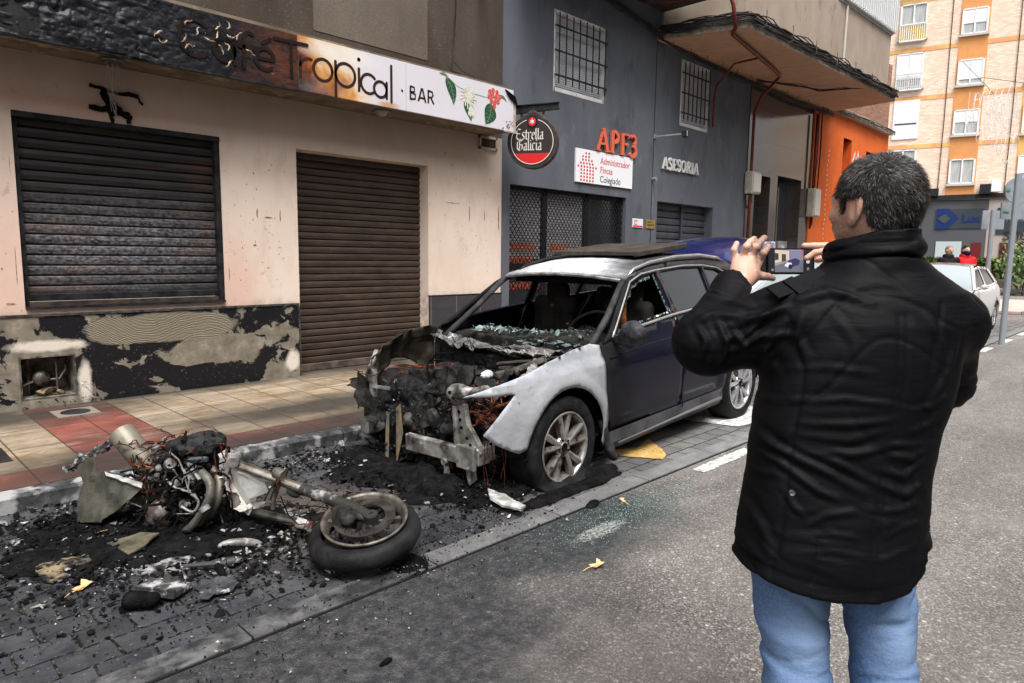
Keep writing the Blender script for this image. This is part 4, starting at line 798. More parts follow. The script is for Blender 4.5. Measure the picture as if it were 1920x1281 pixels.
# meter boxes
for (x, z, w_, h_, lab) in ((14.62, 2.95, .42, .48, 'beige junction box on the granite edge with a red gas pipe passing it'), (18.15, 2.62, .42, .72, 'pale meter box between the granite entrance and the orange facade')):
    t = thing('junction_box', lab, 'junction box', (x, GY, z)); mb = MB(); mb.b2((x, GY - .22, z), (x + w_, GY - .025, z + h_), bev=.02); mb.build('box_body', mat('beige_plastic', (.42, .40, .34), (.34, .32, .28), 6, rough=.5), t); mb = MB(); mb.b2((x + .03, GY - .235, z + .04), (x + w_ - .03, GY - .221, z + h_ - .04), bev=.005); mb.build('box_lid', mat('beige_lid', (.48, .46, .41), rough=.5), t); mb = MB(); mb.tube([(x + w_ * .5, GY - .1, z), (x + w_ * .55, GY - .08, z - .18), (x + w_ * .5, GY - .05, z - .3)], .03, 6); mb.build('cable_tail', BLACKM, t)
# ============================================================ ORANGE BUILDING
ORB = mat('orange_render', (.62, .125, .025), (.56, .105, .02), 3, rough=.75, bump=.2, bs=40); orb = thing('orange_shop_building', 'bright orange painted shopfront past the granite entrance', 'building', (20.5, WY, .1))
OY = GY - .05; mb = sheet([(18.3, .1), (24.3, .1), (24.3, 5.45), (18.3, 5.45)], lambda u, v: (u, OY, v), .9, [[(20.4, .1001), (21.05, .1001), (21.05, 4.9), (20.4, 4.9)], [(22.3, .1001), (23.4, .1001), (23.4, 4.75), (22.3, 4.75)]]); mb.quad((18.3, OY, .1), (18.3, GY, .1), (18.3, GY, 5.45), (18.3, OY, 5.45)); mb.quad((24.3, OY, .1), (24.3, OY + 9, .1), (24.3, OY + 9, 5.45), (24.3, OY, 5.45))
mb.quad((20.4, OY, .1), (20.4, OY + .3, .1), (20.4, OY + .3, 4.9), (20.4, OY, 4.9)); mb.quad((21.05, OY, .1), (21.05, OY + .3, .1), (21.05, OY + .3, 4.9), (21.05, OY, 4.9)); mb.quad((22.3, OY, .1), (22.3, OY + .5, .1), (22.3, OY + .5, 4.75), (22.3, OY, 4.75)); mb.quad((23.4, OY, .1), (23.4, OY + .5, .1), (23.4, OY + .5, 4.75), (23.4, OY, 4.75)); mb.build('wall', ORB, orb)
mb = MB(); mb.b2((18.32, OY + .3, .1), (24.28, OY + .4, 5.4)); mb.build('recess_wall', ORB, orb); mb = MB(); mb.b2((18.3, WY, 5.46), (24.3, WY + 8, 7.6)); mb.build('upper_wall', mat('redbrick', (.2, .1, .07), (.3, .18, .13), 12, rough=.9, st=(.2, .2, 3)), orb)
mb = MB(); mb.b2((18.3, OY - .12, 5.46), (24.3, OY + .1, 5.62)); mb.build('cornice', mat('corn', (.4, .32, .25), (.3, .24, .19), 5, rough=.9), orb)
mb = MB(); mb.b2((18.6, OY - .02, .12), (24.0, OY - .001, .9)); mb.build('white_dado', WHITE, orb)
mb = MB(); f = lambda u, v, d: (u, OY - .004 - d, v); rnd = random.Random(5)
for k in range(22): z = 1.7 + k * .13; mb.prism([(19.35 + .012 * math.cos(j * 1.05) * 1.5 + .03 * math.sin(k), OY - .004, z + .03 * math.sin(j * 1.05)) for j in range(6)], (0, -.002, 0))
for k in range(5): mb.b2((19.0 + k * .12, OY - .006, 1.5), (19.05 + k * .12, OY - .002, 1.6 + .04 * (k % 3)))
stroke(mb, [(21.2, 4.3), (21.35, 4.6), (21.45, 4.3), (21.6, 4.65), (21.7, 4.2), (21.85, 4.5)], .09, f, .002); mb.build('white_lettering', WHITE, orb)
mb = MB()
for x, w_ in ((18.62, .016), (18.42, .012)): mb.tube([(x, OY - .05, 5.4), (x + .03, OY - .05, 4.2), (x - .02, OY - .05, 3.3)], w_, 6)
tag(mb.build('wall_cables', BLACKM), 'black cables running down the orange wall to the meter box', 'cable')
# ============================================================ OVERHANGING BALCONY SLAB
bal = thing('overhanging_balcony', 'beige concrete balcony overhanging the grey wall, stained soffit below and white lattice above', 'balcony', (11, WY, 5.4))
SB = [(10.98, 7.2), (11.42, 5.68), (18.95, 5.50), (19.2, 7.2)]; BEI = mat('beige_concrete', (.33, .27, .215), (.26, .21, .165), 2.2, .35, .7, rough=.9, bump=.3, bs=50, st=(1, 1, .5), layers=[((.16, .13, .1), 5, .6, .75)])
g = NG('balcony_soffit', .85, .3); lin = g.rg(g.ma('PINGPONG', g.ma('ADD', g.x, g.ma('MULTIPLY', g.y, .28)), .5), .004, .02); c_ = g.mix(g.rg(g.noise(1.5, 6), .35, .7), (.42, .25, .155), (.34, .205, .13)); c_ = g.mix(g.rg(g.noise(7, 6), .5, .75, 0, .5), c_, (.24, .14, .09)); c_ = g.mix(g.rg(lin, 1, 0, 0, .6), c_, (.12, .08, .06)); SOFM = g.out(c_)
mb = MB(); mb.prism([(x, y, 5.4) for x, y in SB], (0, 0, .004)); mb.build('soffit', SOFM, bal); mb = MB(); mb.prism([(x, y, 5.405) for x, y in SB], (0, 0, .17)); mb.build('slab', mat('slab_edge', (.36, .32, .27), (.2, .17, .14), 7, rough=.9, bump=.4), bal)
IN = [(11.2, 7.2), (11.56, 5.82), (18.78, 5.65), (18.95, 7.2)]; mb = MB(); mb.prism([(x, y, 5.58) for x, y in IN], (0, 0, 1.35)); mb.build('parapet', BEI, bal)
mb = MB(); mb.prism([(15.6, 5.70, 6.931), (18.80, 5.62, 6.931), (18.9, 7.15, 6.931), (15.6, 7.15, 6.931)], (0, 0, 4.5)); mb.build('enclosed_gallery', mat('pale_gallery', (.5, .52, .53), (.42, .44, .45), 4, rough=.6), bal); LAT = mat('lattice', (.6, .61, .61), rough=.6); mb = MB()
for r_ in range(4):
    z = 7.0 + r_ * 1.1; mb.beam((15.6, 5.66, z), (18.82, 5.585, z), .05, .05); mb.beam((18.82, 5.6, z), (18.93, 7.15, z), .05, .05)
    for k in range(26): x = 15.6 + k * .128; mb.beam((x, 5.64 - k * .003, z), (x, 5.64 - k * .003, z + 1.05), .05, .06)
    for k in range(10): mb.beam((18.83 + k * .01, 5.66 + k * .155, z), (18.83 + k * .01, 5.66 + k * .155, z + 1.05), .05, .06)
mb.build('lattice_screen', LAT, bal); mb = MB(); mb.b2((12.9, 5.72, 6.931), (15.55, 5.78, 7.25)); mb.b2((15.45, 5.7, 6.931), (15.6, 5.8, 9)); mb.build('white_rail', WHITE, bal)
mb = MB(); mb.tube([(15.9, 5.70, 5.7), (15.9, 5.69, 6.9)], .025, 6); mb.build('downpipe', mat('paledp', (.5, .47, .42), rough=.5), bal)
# upper storeys over the balcony
# cable bundles
CB = mat('cable_black', (.012, .012, .013), (.04, .038, .036), 30, rough=.55)
def bundle(name, pts, n, spread, lab, seed=0, r_=.011, n_seg=5):
    rnd = random.Random(seed); mb = MB(); P = [Vector(p) for p in pts]
    for k in range(n):
        q = []; ph = rnd.random() * 6; o0 = Vector((0, rnd.uniform(-1, 1) * spread * .35, rnd.uniform(-1, 1) * spread))
        for i in range(len(P) - 1):
            L_ = (P[i + 1] - P[i]).length; m_ = max(2, int(L_ / .22))
            for j in range(m_): t = j / m_; q.append(P[i].lerp(P[i + 1], t) + o0 * (.8 + .4 * math.sin(ph + i + t * 9)) + Vector((0, rnd.uniform(-.008, .008), rnd.uniform(-.012, .012) - .03 * math.sin(t * L_ * 3 + ph) * (k % 3 == 0))))
        q.append(P[-1] + o0); mb.tube(q, r_ * rnd.uniform(.5, 1.3), n_seg, False)
    o = mb.build(name, CB, smooth=True); tag(o, lab, 'cable'); return o
bundle('cable_bundle', [(10.95, 7.1, 5.55), (11.38, 5.64, 5.56), (12.9, 5.6, 5.55), (15, 5.56, 5.56), (17, 5.5, 5.54), (18.9, 5.45, 5.55)], 26, .10, 'thick bundle of black cables fixed along the balcony edge', 1)
bundle('cable_bundle', [(9.0, 7.12, 5.72), (9.9, 7.12, 5.62), (10.6, 7.1, 5.5), (11.0, 7.1, 5.42), (13, 7.12, 5.30), (15.5, 7.1, 5.3), (18.3, 7.08, 5.3), (19.3, 7.05, 5.32)], 14, .05, 'thin sagging black cables along the top of the grey wall under the soffit', 2, .008)
bundle('cable_bundle', [(18.4, 7.05, 5.40), (20.5, 7.0, 5.52), (24.2, 6.95, 5.5)], 9, .06, 'black cables looping along the cornice of the orange building', 7, .009)
mb = MB()
for k in range(13): x = 11.2 + k * .62; mb.tube([(x, 7.15, 5.3), (x, 7.0, 5.33), (x, 6.98, 5.4)], .008, 5)
for k in range(7): x = 11.7 + k * 1.1; mb.tube([(x, 5.62, 5.42), (x + .02, 5.5, 5.47), (x, 5.5, 5.72)], .008, 5)
tag(mb.build('cable_hooks', BSTEEL), 'row of small iron cable hooks along the balcony underside', 'hooks')
bundle('cable_bundle', [(14.6, 7.0, 5.36), (16.2, 6.3, 5.33), (17.2, 5.6, 5.43)], 4, .02, 'slack black cable crossing under the balcony soffit', 8, .012)
mb = MB(); mb.tube([(10.3, 7.0, 6.2), (10.55, 7.0, 5.98), (10.75, 6.95, 5.93), (11.05, 6.05, 5.93), (11.15, 5.9, 5.9), (11.18, 5.85, 5.75), (11.2, 5.8, 5.38), (11.4, 5.95, 5.34), (13.9, 6.35, 5.34), (14.6, 6.5, 5.34), (14.72, 6.62, 5.3), (14.75, 6.95, 5.02), (14.72, 7.08, 4.7), (14.72, 7.08, 4.0), (14.72, 7.08, .2)], .034, 10)
rp = tag(mb.build('gas_pipe', RP, smooth=True), 'long red-brown gas pipe crossing under the balcony and running down the granite edge', 'pipe')
mb = MB(); mb.tube([(13.0, 6.25, 5.33), (12.95, 6.7, 5.3), (12.97, 7.06, 4.95), (12.97, 7.1, 4.7), (13.0, 7.12, 4.15)], .022, 8); tag(mb.build('gas_pipe', RP, smooth=True), 'short thin red-brown pipe branching down the wall beside the far barred window', 'pipe')
mb = MB(); mb.tube([(18.25, 7.08, 5.2), (18.25, 7.08, 3.3)], .03, 8); tag(mb.build('gas_pipe', RP, smooth=True), 'red-brown pipe between the granite entrance and the orange wall', 'pipe')
# dark soffit over the near grey window
mb = MB(); mb.prism([(7.12, 7.195, 5.92), (7.12, 6.2, 5.92), (11.15, 6.2, 5.92), (11.15, 7.195, 5.92)], (0, 0, .3)); tag(mb.build('soot_blackened_balcony', mat('sootb', (.02, .018, .017), (.06, .05, .045), 5, rough=.9)), 'soot-blackened balcony slab above the near barred window', 'balcony')
# manhole, drain
mb = MB(); mb.b2((1.34, 6.62, .1), (1.66, 6.94, .113)); mh = thing('water_cover', 'small square pavement cover with a dark round lid below the meter cupboard', 'manhole cover', (1.5, 6.78, .11)); mb.build('cover_frame', mat('covf', (.2, .17, .14), rough=.8), mh); mb = MB(); mb.lathe([(0, .118), (.11, .118), (.115, .112)], (1.5, 6.78, 0), n=24); mb.build('lid', BLACKM, mh)
mb = MB(); mb.b2((.5, 5.45, .1), (.83, 5.86, .114)); tag(mb.build('drain_grate', BLACKM), 'dark metal drain grate at the left end of the pavement', 'drain')
# ============================================================ FAR APARTMENT BLOCK (turned towards us across the junction)
cr = Vector((CR[0][0], CR[0][1], 0)).normalized(); fw = Vector((CR[2][0], CR[2][1], 0)).normalized()
FP = at(1740, 492, D=42); FP.z = 0; fu = (cr * .865 - fw * .5).normalized(); fn = Vector((fu.y, -fu.x, 0)); fn = fn if fn.dot(-fw) > 0 else -fn
FM = Matrix(((fu.x, fn.x, 0, FP.x), (fu.y, fn.y, 0, FP.y), (0, 0, 1, 0), (0, 0, 0, 1)))      # local: u along, v outwards, z up
def fac(px, py, off=0):
    d = at(px, py, D=1) - Vector((0, 0, CH)); t = (FP + fn * off - Vector((0, 0, CH))).dot(fn) / d.dot(fn); p = Vector((0, 0, CH)) + d * t; return (p - FP).dot(fu), p.z
apt = thing('brick_apartment_block', 'pale brick apartment block with orange panels and white shutters across the junction', 'building', FP, rot=(0, 0, math.atan2(fu.y, fu.x)))
def fb(mb, a, b, z0, z1, v0, v1): mb.b2((a, min(v0, v1), z0), (b, max(v0, v1), z1)); return mb
def fbuild(mb, name, m, par=None, **k):
    if fn.dot(Matrix.Rotation(math.atan2(fu.y, fu.x), 3, 'Z') @ Vector((0, 1, 0))) < 0: mb.v = [(x, -y, z) for x, y, z in mb.v]
    return mb.build(name, m, par or apt, inv=False, **k)
g = NG('pale_brick', .9, .2); n = g.N.new('ShaderNodeTexBrick'); mp = g.N.new('ShaderNodeCombineXYZ'); g.L.new(g.x, mp.inputs[0]); g.L.new(g.z, mp.inputs[1]); g.L.new(mp.outputs[0], n.inputs['Vector']); n.inputs['Scale'].default_value = 1; n.inputs['Brick Width'].default_value = .27; n.inputs['Row Height'].default_value = .085
n.inputs['Mortar Size'].default_value = .014; n.inputs['Color1'].default_value = (.68, .47, .33, 1); n.inputs['Color2'].default_value = (.85, .70, .56, 1); n.inputs['Mortar'].default_value = (.55, .45, .38, 1); n.inputs['Bias'].default_value = -.1
PBR = g.out(g.mix(g.rg(g.noise(.8, 5), .4, .7, 0, .35), n.outputs['Color'], (.72, .62, .5)))
mb = MB(); fb(mb, -16, 22, 5.35, 24, -6, 0); fbuild(mb, 'wall', PBR)
OP = mat('orange_panel', (.62, .28, .10), (.55, .25, .095), 2, rough=.8); YP = mat('yellow_band', (.66, .42, .16), (.62, .3, .14), .8, .45, .55, rough=.8)
# floor bands
zs_ = [fac(1740, y)[1] for y in (375, 290, 207, 122, 40)]
FH = 2.85; zb = [5.4 + FH * k for k in range(6)]
print('FAC bands', zs_, 'colA', fac(1779, 304), fac(1826, 347), fac(1811, 36), fac(1856, 85), 'L', fac(1682, 134), fac(1731, 212), 'C', fac(1905, 290))
mb = MB()
for z in [8.35 + FH * k for k in range(5)]: fb(mb, -16, 22, z, z + .26, 0, .02)
fbuild(mb, 'floor_band', YP)
SHW = mat('white_shutter', (.72, .72, .72), (.66, .66, .66), 3, rough=.6); CUR = mat('curtain', (.45, .46, .45), (.3, .31, .31), 5, rough=.7, st=(6, 1, .3)); WG = mat('window_glass', (.04, .05, .06), rough=.08, spec=.8)
def fwin(u0, u1, z0, z1, sh, frame=.07):
    t = thing('window', None, None, ((u0 + u1) / 2, 0, z0)); t.parent = apt; T = Vector(t.location)
    def B(m_, name, mt): m_.v = [(x - T.x, y, z - T.z) for x, y, z in m_.v]; fbuild(m_, name, mt, t)
    m_ = MB(); fb(m_, u0, u1, z0, z1, .02, .05); B(m_, 'pane', CUR if sh < .9 else WG)
    m_ = MB()
    for a in ((u0 - .03, u1 + .03, z1 - frame, z1), (u0 - .03, u0 + frame, z0, z1), (u1 - frame, u1 + .03, z0, z1), (u0 - .03, u1 + .03, z0, z0 + frame), ((u0 + u1) / 2 - .04, (u0 + u1) / 2 + .04, z0, z1)): fb(m_, a[0], a[1], a[2], a[3], .02, .11)
    B(m_, 'frame', WHITE); m_ = MB(); fb(m_, u0 - .12, u1 + .12, z0 - .12, z0, 0, .18); B(m_, 'sill', mat('sill', (.45, .43, .4), rough=.8))
    if sh > 0: m_ = MB(); fb(m_, u0 + frame, u1 - frame, z1 - (z1 - z0) * sh, z1 - frame, .05, .085); B(m_, 'shutter', SHW)
ua0, ua1 = -0.05, 1.6
A0 = fac(1779, 330)[0]; A1 = fac(1826, 325)[0]
mb = MB(); fb(mb, A0 - .1, A1 + .1, 5.42, 22, 0, .024); fbuild(mb, 'orange_strip', OP)
for k, sh in enumerate((0, .5, .78, .58, .3)): z = fac(1802, 345)[1] + FH * k; fwin(A0, A1, z, z + 1.45, sh)
C0_ = fac(1900, 320)[0]
for k, sh in enumerate((.62, 0, .5, .3)): z = fac(1802, 345)[1] + FH * k; fwin(C0_ + .2, C0_ + 1.9, z - .15, z + 1.5, sh)
mb = MB(); fb(mb, C0_ + .1, C0_ + 2.1, 5.42, 22, 0, .023); fbuild(mb, 'yellow_strip', mat('yellow_panel', (.68, .4, .13), rough=.8))
# loggias on the left
L0 = fac(1674, 230)[0]; L1 = fac(1722, 230)[0]
for k in range(5):
    z = zb[k] + .25 + .55
    if k == 1: mb = MB(); fb(mb, L0, L1, z - .1, z + 2.2, 0, .06); fbuild(mb, 'white_enclosure', SHW); mb = MB(); fb(mb, L0 + .1, L1 - .1, z + .75, z + .85, .055, .07); fbuild(mb, 'window', WG); continue
    fwin(L0, L1, z + .1, z + 2.1, (0, 0, .75, 0, .4)[k]); mb = MB(); n = 12
    for i in range(n + 1): u = L0 + (L1 - L0) * i / n; fb(mb, u, u + .04, z - .05, z + .85, .22, .26)
    fb(mb, L0, L1, z + .85, z + .92, .2, .28); fb(mb, L0, L1, z - .1, z - .03, .0, .28); fbuild(mb, 'balcony_rail', WHITE)
    if k == 3: mb = MB(); fb(mb, L0, L1, z, z + .8, .17, .2); fbuild(mb, 'yellow_awning_panel', mat('yel', (.7, .5, .1), rough=.7))
mb = MB()
for u in (fac(1767, 250)[0], C0_ - .35): mb.tube([(u, .05, 5.3), (u + .03, .05, 10), (u - .02, .05, 22)], .022, 5)
for k in range(6): mb.tube([(-9 + k * .01, .12, 5.3 + .05 * k), (-3, .14, 5.22 + .04 * k), (3, .13, 5.3 + .04 * k), (12, .12, 5.28 + .05 * k)], .03, 5)
fbuild(mb, 'facade_cable', BLACKM)
# ground floor shops
DG = mat('dark_shop_grey', (.075, .078, .085), rough=.7); mb = MB(); fb(mb, -16, fac(1853, 400)[0], 0, 5.34, -.5, 0); fbuild(mb, 'dark_shop_wall', DG)
mb = MB(); fb(mb, -16, 22, 5.2, 5.38, -.5, .12); fbuild(mb, 'shop_canopy', mat('canopy', (.12, .1, .09), rough=.8))
mb = MB(); fb(mb, fac(1853, 400)[0], 22, 0, 5.34, -.5, 0); fbuild(mb, 'shop_wall', mat('salon_wall', (.35, .3, .27), rough=.7))
def shopwin(x0, y0, x1, y1, m_, name='shop_window'):
    a = fac(x0, y1); b = fac(x1, y0); mb = MB(); fb(mb, a[0], b[0], a[1], b[1], .0, .05); w_ = fbuild(mb, name, m_); return a, b
a, b = shopwin(1752, 391, 1846, 429, WG); a2, b2_ = shopwin(1748, 453, 1803, 530, mat('frosted', (.4, .46, .46), rough=.3)); shopwin(1815, 455, 1840, 530, mat('redshop', (.12, .02, .02), rough=.3)); shopwin(1720, 391, 1731, 429, WG); shopwin(1722, 453, 1727, 530, CUR)
BLU = mat('blue_vinyl', (.010, .026, .11), rough=.6); mb = MB(); cx_, cz_ = a[0] + .6, (a[1] + b[1]) / 2
for s_ in (0,): mb.prism([(cx_ - .55, .06, cz_ + .6), (cx_ + .05, .06, cz_ + .6), (cx_ + .6, .06, cz_ + .05), (cx_ + .05, .06, cz_ - .6), (cx_ - .55, .06, cz_ - .6)], (0, .02, 0))
fbuild(mb, 'blue_logo', BLU); mb = MB(); mb.prism([(cx_ - .5, .085, cz_ + .0), (cx_ - .1, .085, cz_ + .3), (cx_ + .2, .085, cz_), (cx_ - .1, .085, cz_ - .3)], (0, .02, 0)); fbuild(mb, 'logo_inlay', WG)
fyaw = math.atan2(fu.y, fu.x)
def ftext(s, u, z, size, m_, v=.07, **k):
    M_ = Matrix.Translation(FP + fu * u + fn * v + Vector((0, 0, z))) @ Matrix.Rotation(fyaw, 4, 'Z') @ WF; return text(s, size, M_, m_, apt, 'shop_lettering', .004, **k)
ftext('Lux', cx_ + .75, cz_ - .2, .62, BLU, bold=.02); ftext('Fincas', cx_ + 2.3, cz_ - .2, .62, mat('ghost', (.12, .13, .14), rough=.5))
a3, b3 = shopwin(1866, 388, 1960, 440, WG); shopwin(1868, 455, 1960, 520, mat('redglass', (.15, .04, .03), (.03, .02, .02), 4, rough=.2)); s_ = fac(1868, 447); ftext('Salón de', s_[0] + .3, s_[1] - .1, .72, mat('script', (.03, .02, .02), rough=.5), bold=.01)
# people behind the hedge, hedge, planters, pavement island
HEDGE = mat('hedge_leaf', (.055, .085, .02), (.12, .13, .035), 3, .4, .6, rough=.7, layers=[((.03, .05, .015), 9, .5, .65)])
def leaves(mb, n, f, s, rnd):
    for _ in range(n):
        c = Vector(f()); a = Vector((rnd.gauss(0, 1), rnd.gauss(0, 1), rnd.gauss(0, 1))).normalized(); b = a.orthogonal().normalized(); c2 = a.cross(b); k = s * rnd.uniform(.6, 1.3); mb.quad(c + b * k, c + c2 * k * .55, c - b * k, c - c2 * k * .55)
rnd = random.Random(3)
def hedge(px0, px1, pt, D, n, label, zb_=.55):
    a = at(px0, pt, D=D); b = at(px1, pt, D=D); mb = MB(); mb.fixn = False; zt = (a.z + b.z) / 2
    leaves(mb, n, lambda: ((lambda t, q: (a.x + (b.x - a.x) * t + fw.x * q, a.y + (b.y - a.y) * t + fw.y * q, zb_ + (zt - zb_) * min(1, rnd.random() ** .6 * (1 + .12 * math.sin(t * 40)))))(rnd.random(), rnd.uniform(-.5, .5))), .13, rnd)
    o = mb.build('hedge', HEDGE); tag(o, label, 'hedge'); return a, b
hedge(1725, 1960, 486, 33, 5200, 'long clipped green hedge in concrete planters across the junction')
mb = MB(); a = at(1880, 470, D=31); c_ = Vector((a.x, a.y, 0)); tr = thing('shrub', 'taller pale green shrub at the right end of the hedge', 'shrub', c_ + cr * .9)
mb.fixn = False; leaves(mb, 1500, lambda: (c_ + cr * (1.1 + rnd.gauss(0, .45)) + fw * rnd.gauss(0, .4) + Vector((0, 0, 1.5 + rnd.gauss(0, .45)))), .12, rnd); mb.build('crown', mat('shrub_leaf', (.1, .17, .06), (.2, .28, .12), 4, rough=.6), tr); mb = MB(); mb.tube([c_ + cr * 1.1, c_ + cr * 1.12 + Vector((0, 0, 1.5))], .04, 6); mb.build('stem', BSTEEL, tr)
PLN = mat('planter_concrete', (.33, .26, .21), (.24, .19, .15), 6, rough=.9); aP = at(1722, 520, D=33); bP = at(1990, 520, D=33)
for k in range(9):
    p = aP.lerp(bP, k / 9); q = aP.lerp(bP, (k + .93) / 9); mb = MB(); mb.beam((p.x, p.y, .42), (q.x, q.y, .42), 1.1, .6); pl = mb.build('planter', PLN); tag(pl, None, 'planter', 'concrete planters under the hedge'); pl['label'] = 'long beige concrete planter box carrying the hedge across the junction'
pts = [at(1700, 560, Z=.0), at(1990, 575, Z=.0), at(1990, 592, Z=0), at(1860, 592, Z=0)]
mb = MB(); a = at(1650, 566, Z=0); b = at(2050, 584, Z=0); dd = (b - a).normalized(); mb.prism([(a.x, a.y, .006), (b.x, b.y, .006), (b.x - 2, b.y + 14, .006), (a.x - 2, a.y + 14, .006)], (0, 0, .004)); struct(mb.build('far_pavement', FARP))
mb = MB(); mb.b2((24.4, 3.3, 0), (32, 8, .11), bev=.02); struct(mb.build('corner_pavement', mat('pink_pave', (.5, .4, .36), (.42, .34, .31), 4, rough=.8)))
mb = MB(); mb.b2((22.0, 2.7, 0), (32, 3.25, .12), bev=.02) if False else mb.b2((24.4, 3.15, 0), (32, 3.3, .115), bev=.015); struct(mb.build('corner_kerb', mat('kerb2', (.3, .29, .28), rough=.8)))
mb = MB(); mb.tube([at(1722, 537, D=31.5), at(1990, 549, D=31.5)], .1, 6); struct(mb.build('far_kerb', mat('kerb3', (.28, .27, .26), rough=.8)))
SIGNB = mat('sign_back', (.36, .39, .42), (.3, .33, .36), 5, rough=.5, metal=.3); POLE = mat('galv_pole', (.36, .4, .44), rough=.45, metal=.4)
tsp = thing('traffic_sign', 'tall grey pole with backs of a round and a rectangular traffic sign, rightmost pole', 'traffic sign', (20, 3.6, 0)); D_ = 12.5
b0 = at(1884, 582, D=D_); t0 = at(1911, 330, D=D_); b0.z = max(0, b0.z - 0); mb = MB(); mb.tube([(b0.x, b0.y, 0), (b0.x, b0.y, t0.z)], .05, 12); mb.build('pole', POLE, tsp); print('pole', b0, t0)
c_ = at(1909, 357, D=D_ + .1); mb = MB(); mb.cyl(c_, c_ + fw * .03, .235, n=36); mb.build('round_plate', SIGNB, tsp); c_ = at(1912, 396, D=D_ + .1); mb = MB(); mb.box(c_, (.70, .03, .30), M=Matrix((cr, fw, (0, 0, 1))).transposed()); mb.build('rectangular_plate', SIGNB, tsp)
for (x_, y_) in ((1892, 354), (1888, 396)):
    q = at(x_, y_, D=D_ + .07); mb = MB(); mb.box(q, (.1, .006, .035), M=Matrix((cr, fw, (0, 0, 1))).transposed()); mb.build('sticker', mat('green_sticker', (.12, .3, .2), rough=.5), tsp)
ts2 = thing('traffic_sign', 'shorter grey pole with the back of a square traffic sign, left of the tall one', 'traffic sign', (24, 5, 0)); D2 = 17
b0 = at(1852, 505, D=D2); t0 = at(1863, 396, D=D2); mb = MB(); mb.tube([(b0.x, b0.y, 0), (b0.x, b0.y, t0.z + .02)], .055, 12); mb.build('pole', POLE, ts2); c_ = at(1862, 413, D=D2 + .1); mb = MB(); mb.box(c_, (.56, .03, .46), M=Matrix((cr, fw, (0, 0, 1))).transposed(), bev=.01); mb.build('rectangular_plate', SIGNB, ts2)
# hanging street decoration (unlit wire lights)
mb = MB(); rnd = random.Random(9); cc = at(1850, 215, D=22)
def dp(x, y): return cc + cr * x + Vector((0, 0, y))
for k in range(6): w_ = .25 + .08 * k; mb.tube([dp(-.35 + .22 * k + w_ * math.sin(t * .5) * .35, .2 - .1 * k + w_ * 1.9 * math.cos(t * .5)) for t in range(14)], .012, 4)
for k in range(10): mb.tube([dp(-.6 + .17 * k, .7 - .03 * k), dp(-.62 + .17 * k, -.15 - .04 * (k % 4))], .01, 4)
for k in range(12): x, y = rnd.uniform(-.6, 1.2), rnd.uniform(-.9, .5); mb.tube([dp(x + .1 * math.cos(t), y + .16 * math.sin(t)) for t in np.arange(0, 5, .6)], .012, 4)
dec = thing('street_light_decoration', 'unlit white wire festive decoration hanging in front of the far brick facade', 'decoration', cc); mb.build('wire_frame', WHITE, dec); mb = MB(); mb.tube([dp(-.9, 1.6), dp(-.1, .9), dp(.2, .6)], .008, 4); mb.tube([dp(-.3, 1.15), dp(2, .9), dp(9, 1.3)], .008, 4); mb.build('support_cable', BLACKM, dec)
for i, (x_, y_, w_) in enumerate([(1743, 366, .9), (1846, 361, .55), (1866, 357, .5)]):
    q = fac(x_, y_); mb = MB(); fb(mb, q[0] - w_ / 2, q[0] + w_ / 2, q[1] - .1, q[1] + .35 + .1 * i, .1, .4); fbuild(mb, 'facade_box', BLACKM if i < 2 else WHITE)
# building on our side of the street behind the camera, seen only in reflections
mb = MB(); mb.b2((-14, -9.2, 0), (30, -8, 13)); ob = thing('opposite_building', 'brick building on the other side of the street mirrored in the car windows', 'building', (6, -8, 0)); mb.build('wall', mat('opp_brick', (.17, .14, .12), (.13, .11, .095), 8, rough=.9), ob); mb = MB()
for i in range(12):
    for j in range(4): mb.b2((-12 + i * 3.3, -8.02, 1.2 + j * 3), (-10.3 + i * 3.3, -7.98, 2.8 + j * 3))
mb.build('window_glazing', mat('opp_glass', (.25, .26, .28), rough=.3), ob)
# ============================================================ BURNT SUV (local frame: x to the rear from the front axle, y across, z up)
CY_, CP_ = R(1.8), R(1.8)
suv = thing('burnt_car', 'burnt dark blue estate car with stripped white front wing, no bonnet and open tailgate', 'car', (3.41, 2.80, -.085), rot=(0, -CP_, CY_))
suv.rotation_mode = 'XYZ'
WD = 1.84
def interp(x, pts): return float(np.interp(x, [p[0] for p in pts], [p[1] for p in pts]))
def ys(x, z):
    y = interp(z, [(.2, .06), (.3, .03), (.45, .008), (.6, 0), (.78, .006), (.86, .014), (.885, .03), (.95, .05), (1.02, .085), (1.42, .295), (1.55, .36)])
    crease = .865 + .035 * x
    if z > crease and z < 1.0: y += .008
    if x < -.25: y += .62 * (-.25 - x) ** 2
    if x > 2.95: y += .75 * (x - 2.95) ** 2
    for cx in (0, 2.67):
        r_ = math.hypot(x - cx, z - .335)
        if z > .2: y -= .022 * math.exp(-((r_ - .44) / .055) ** 2) if r_ > .3 else 0
    return y
def near(u, v): return (u, ys(u, v), v)
def far(u, v): return (u, WD - ys(u, v), v)
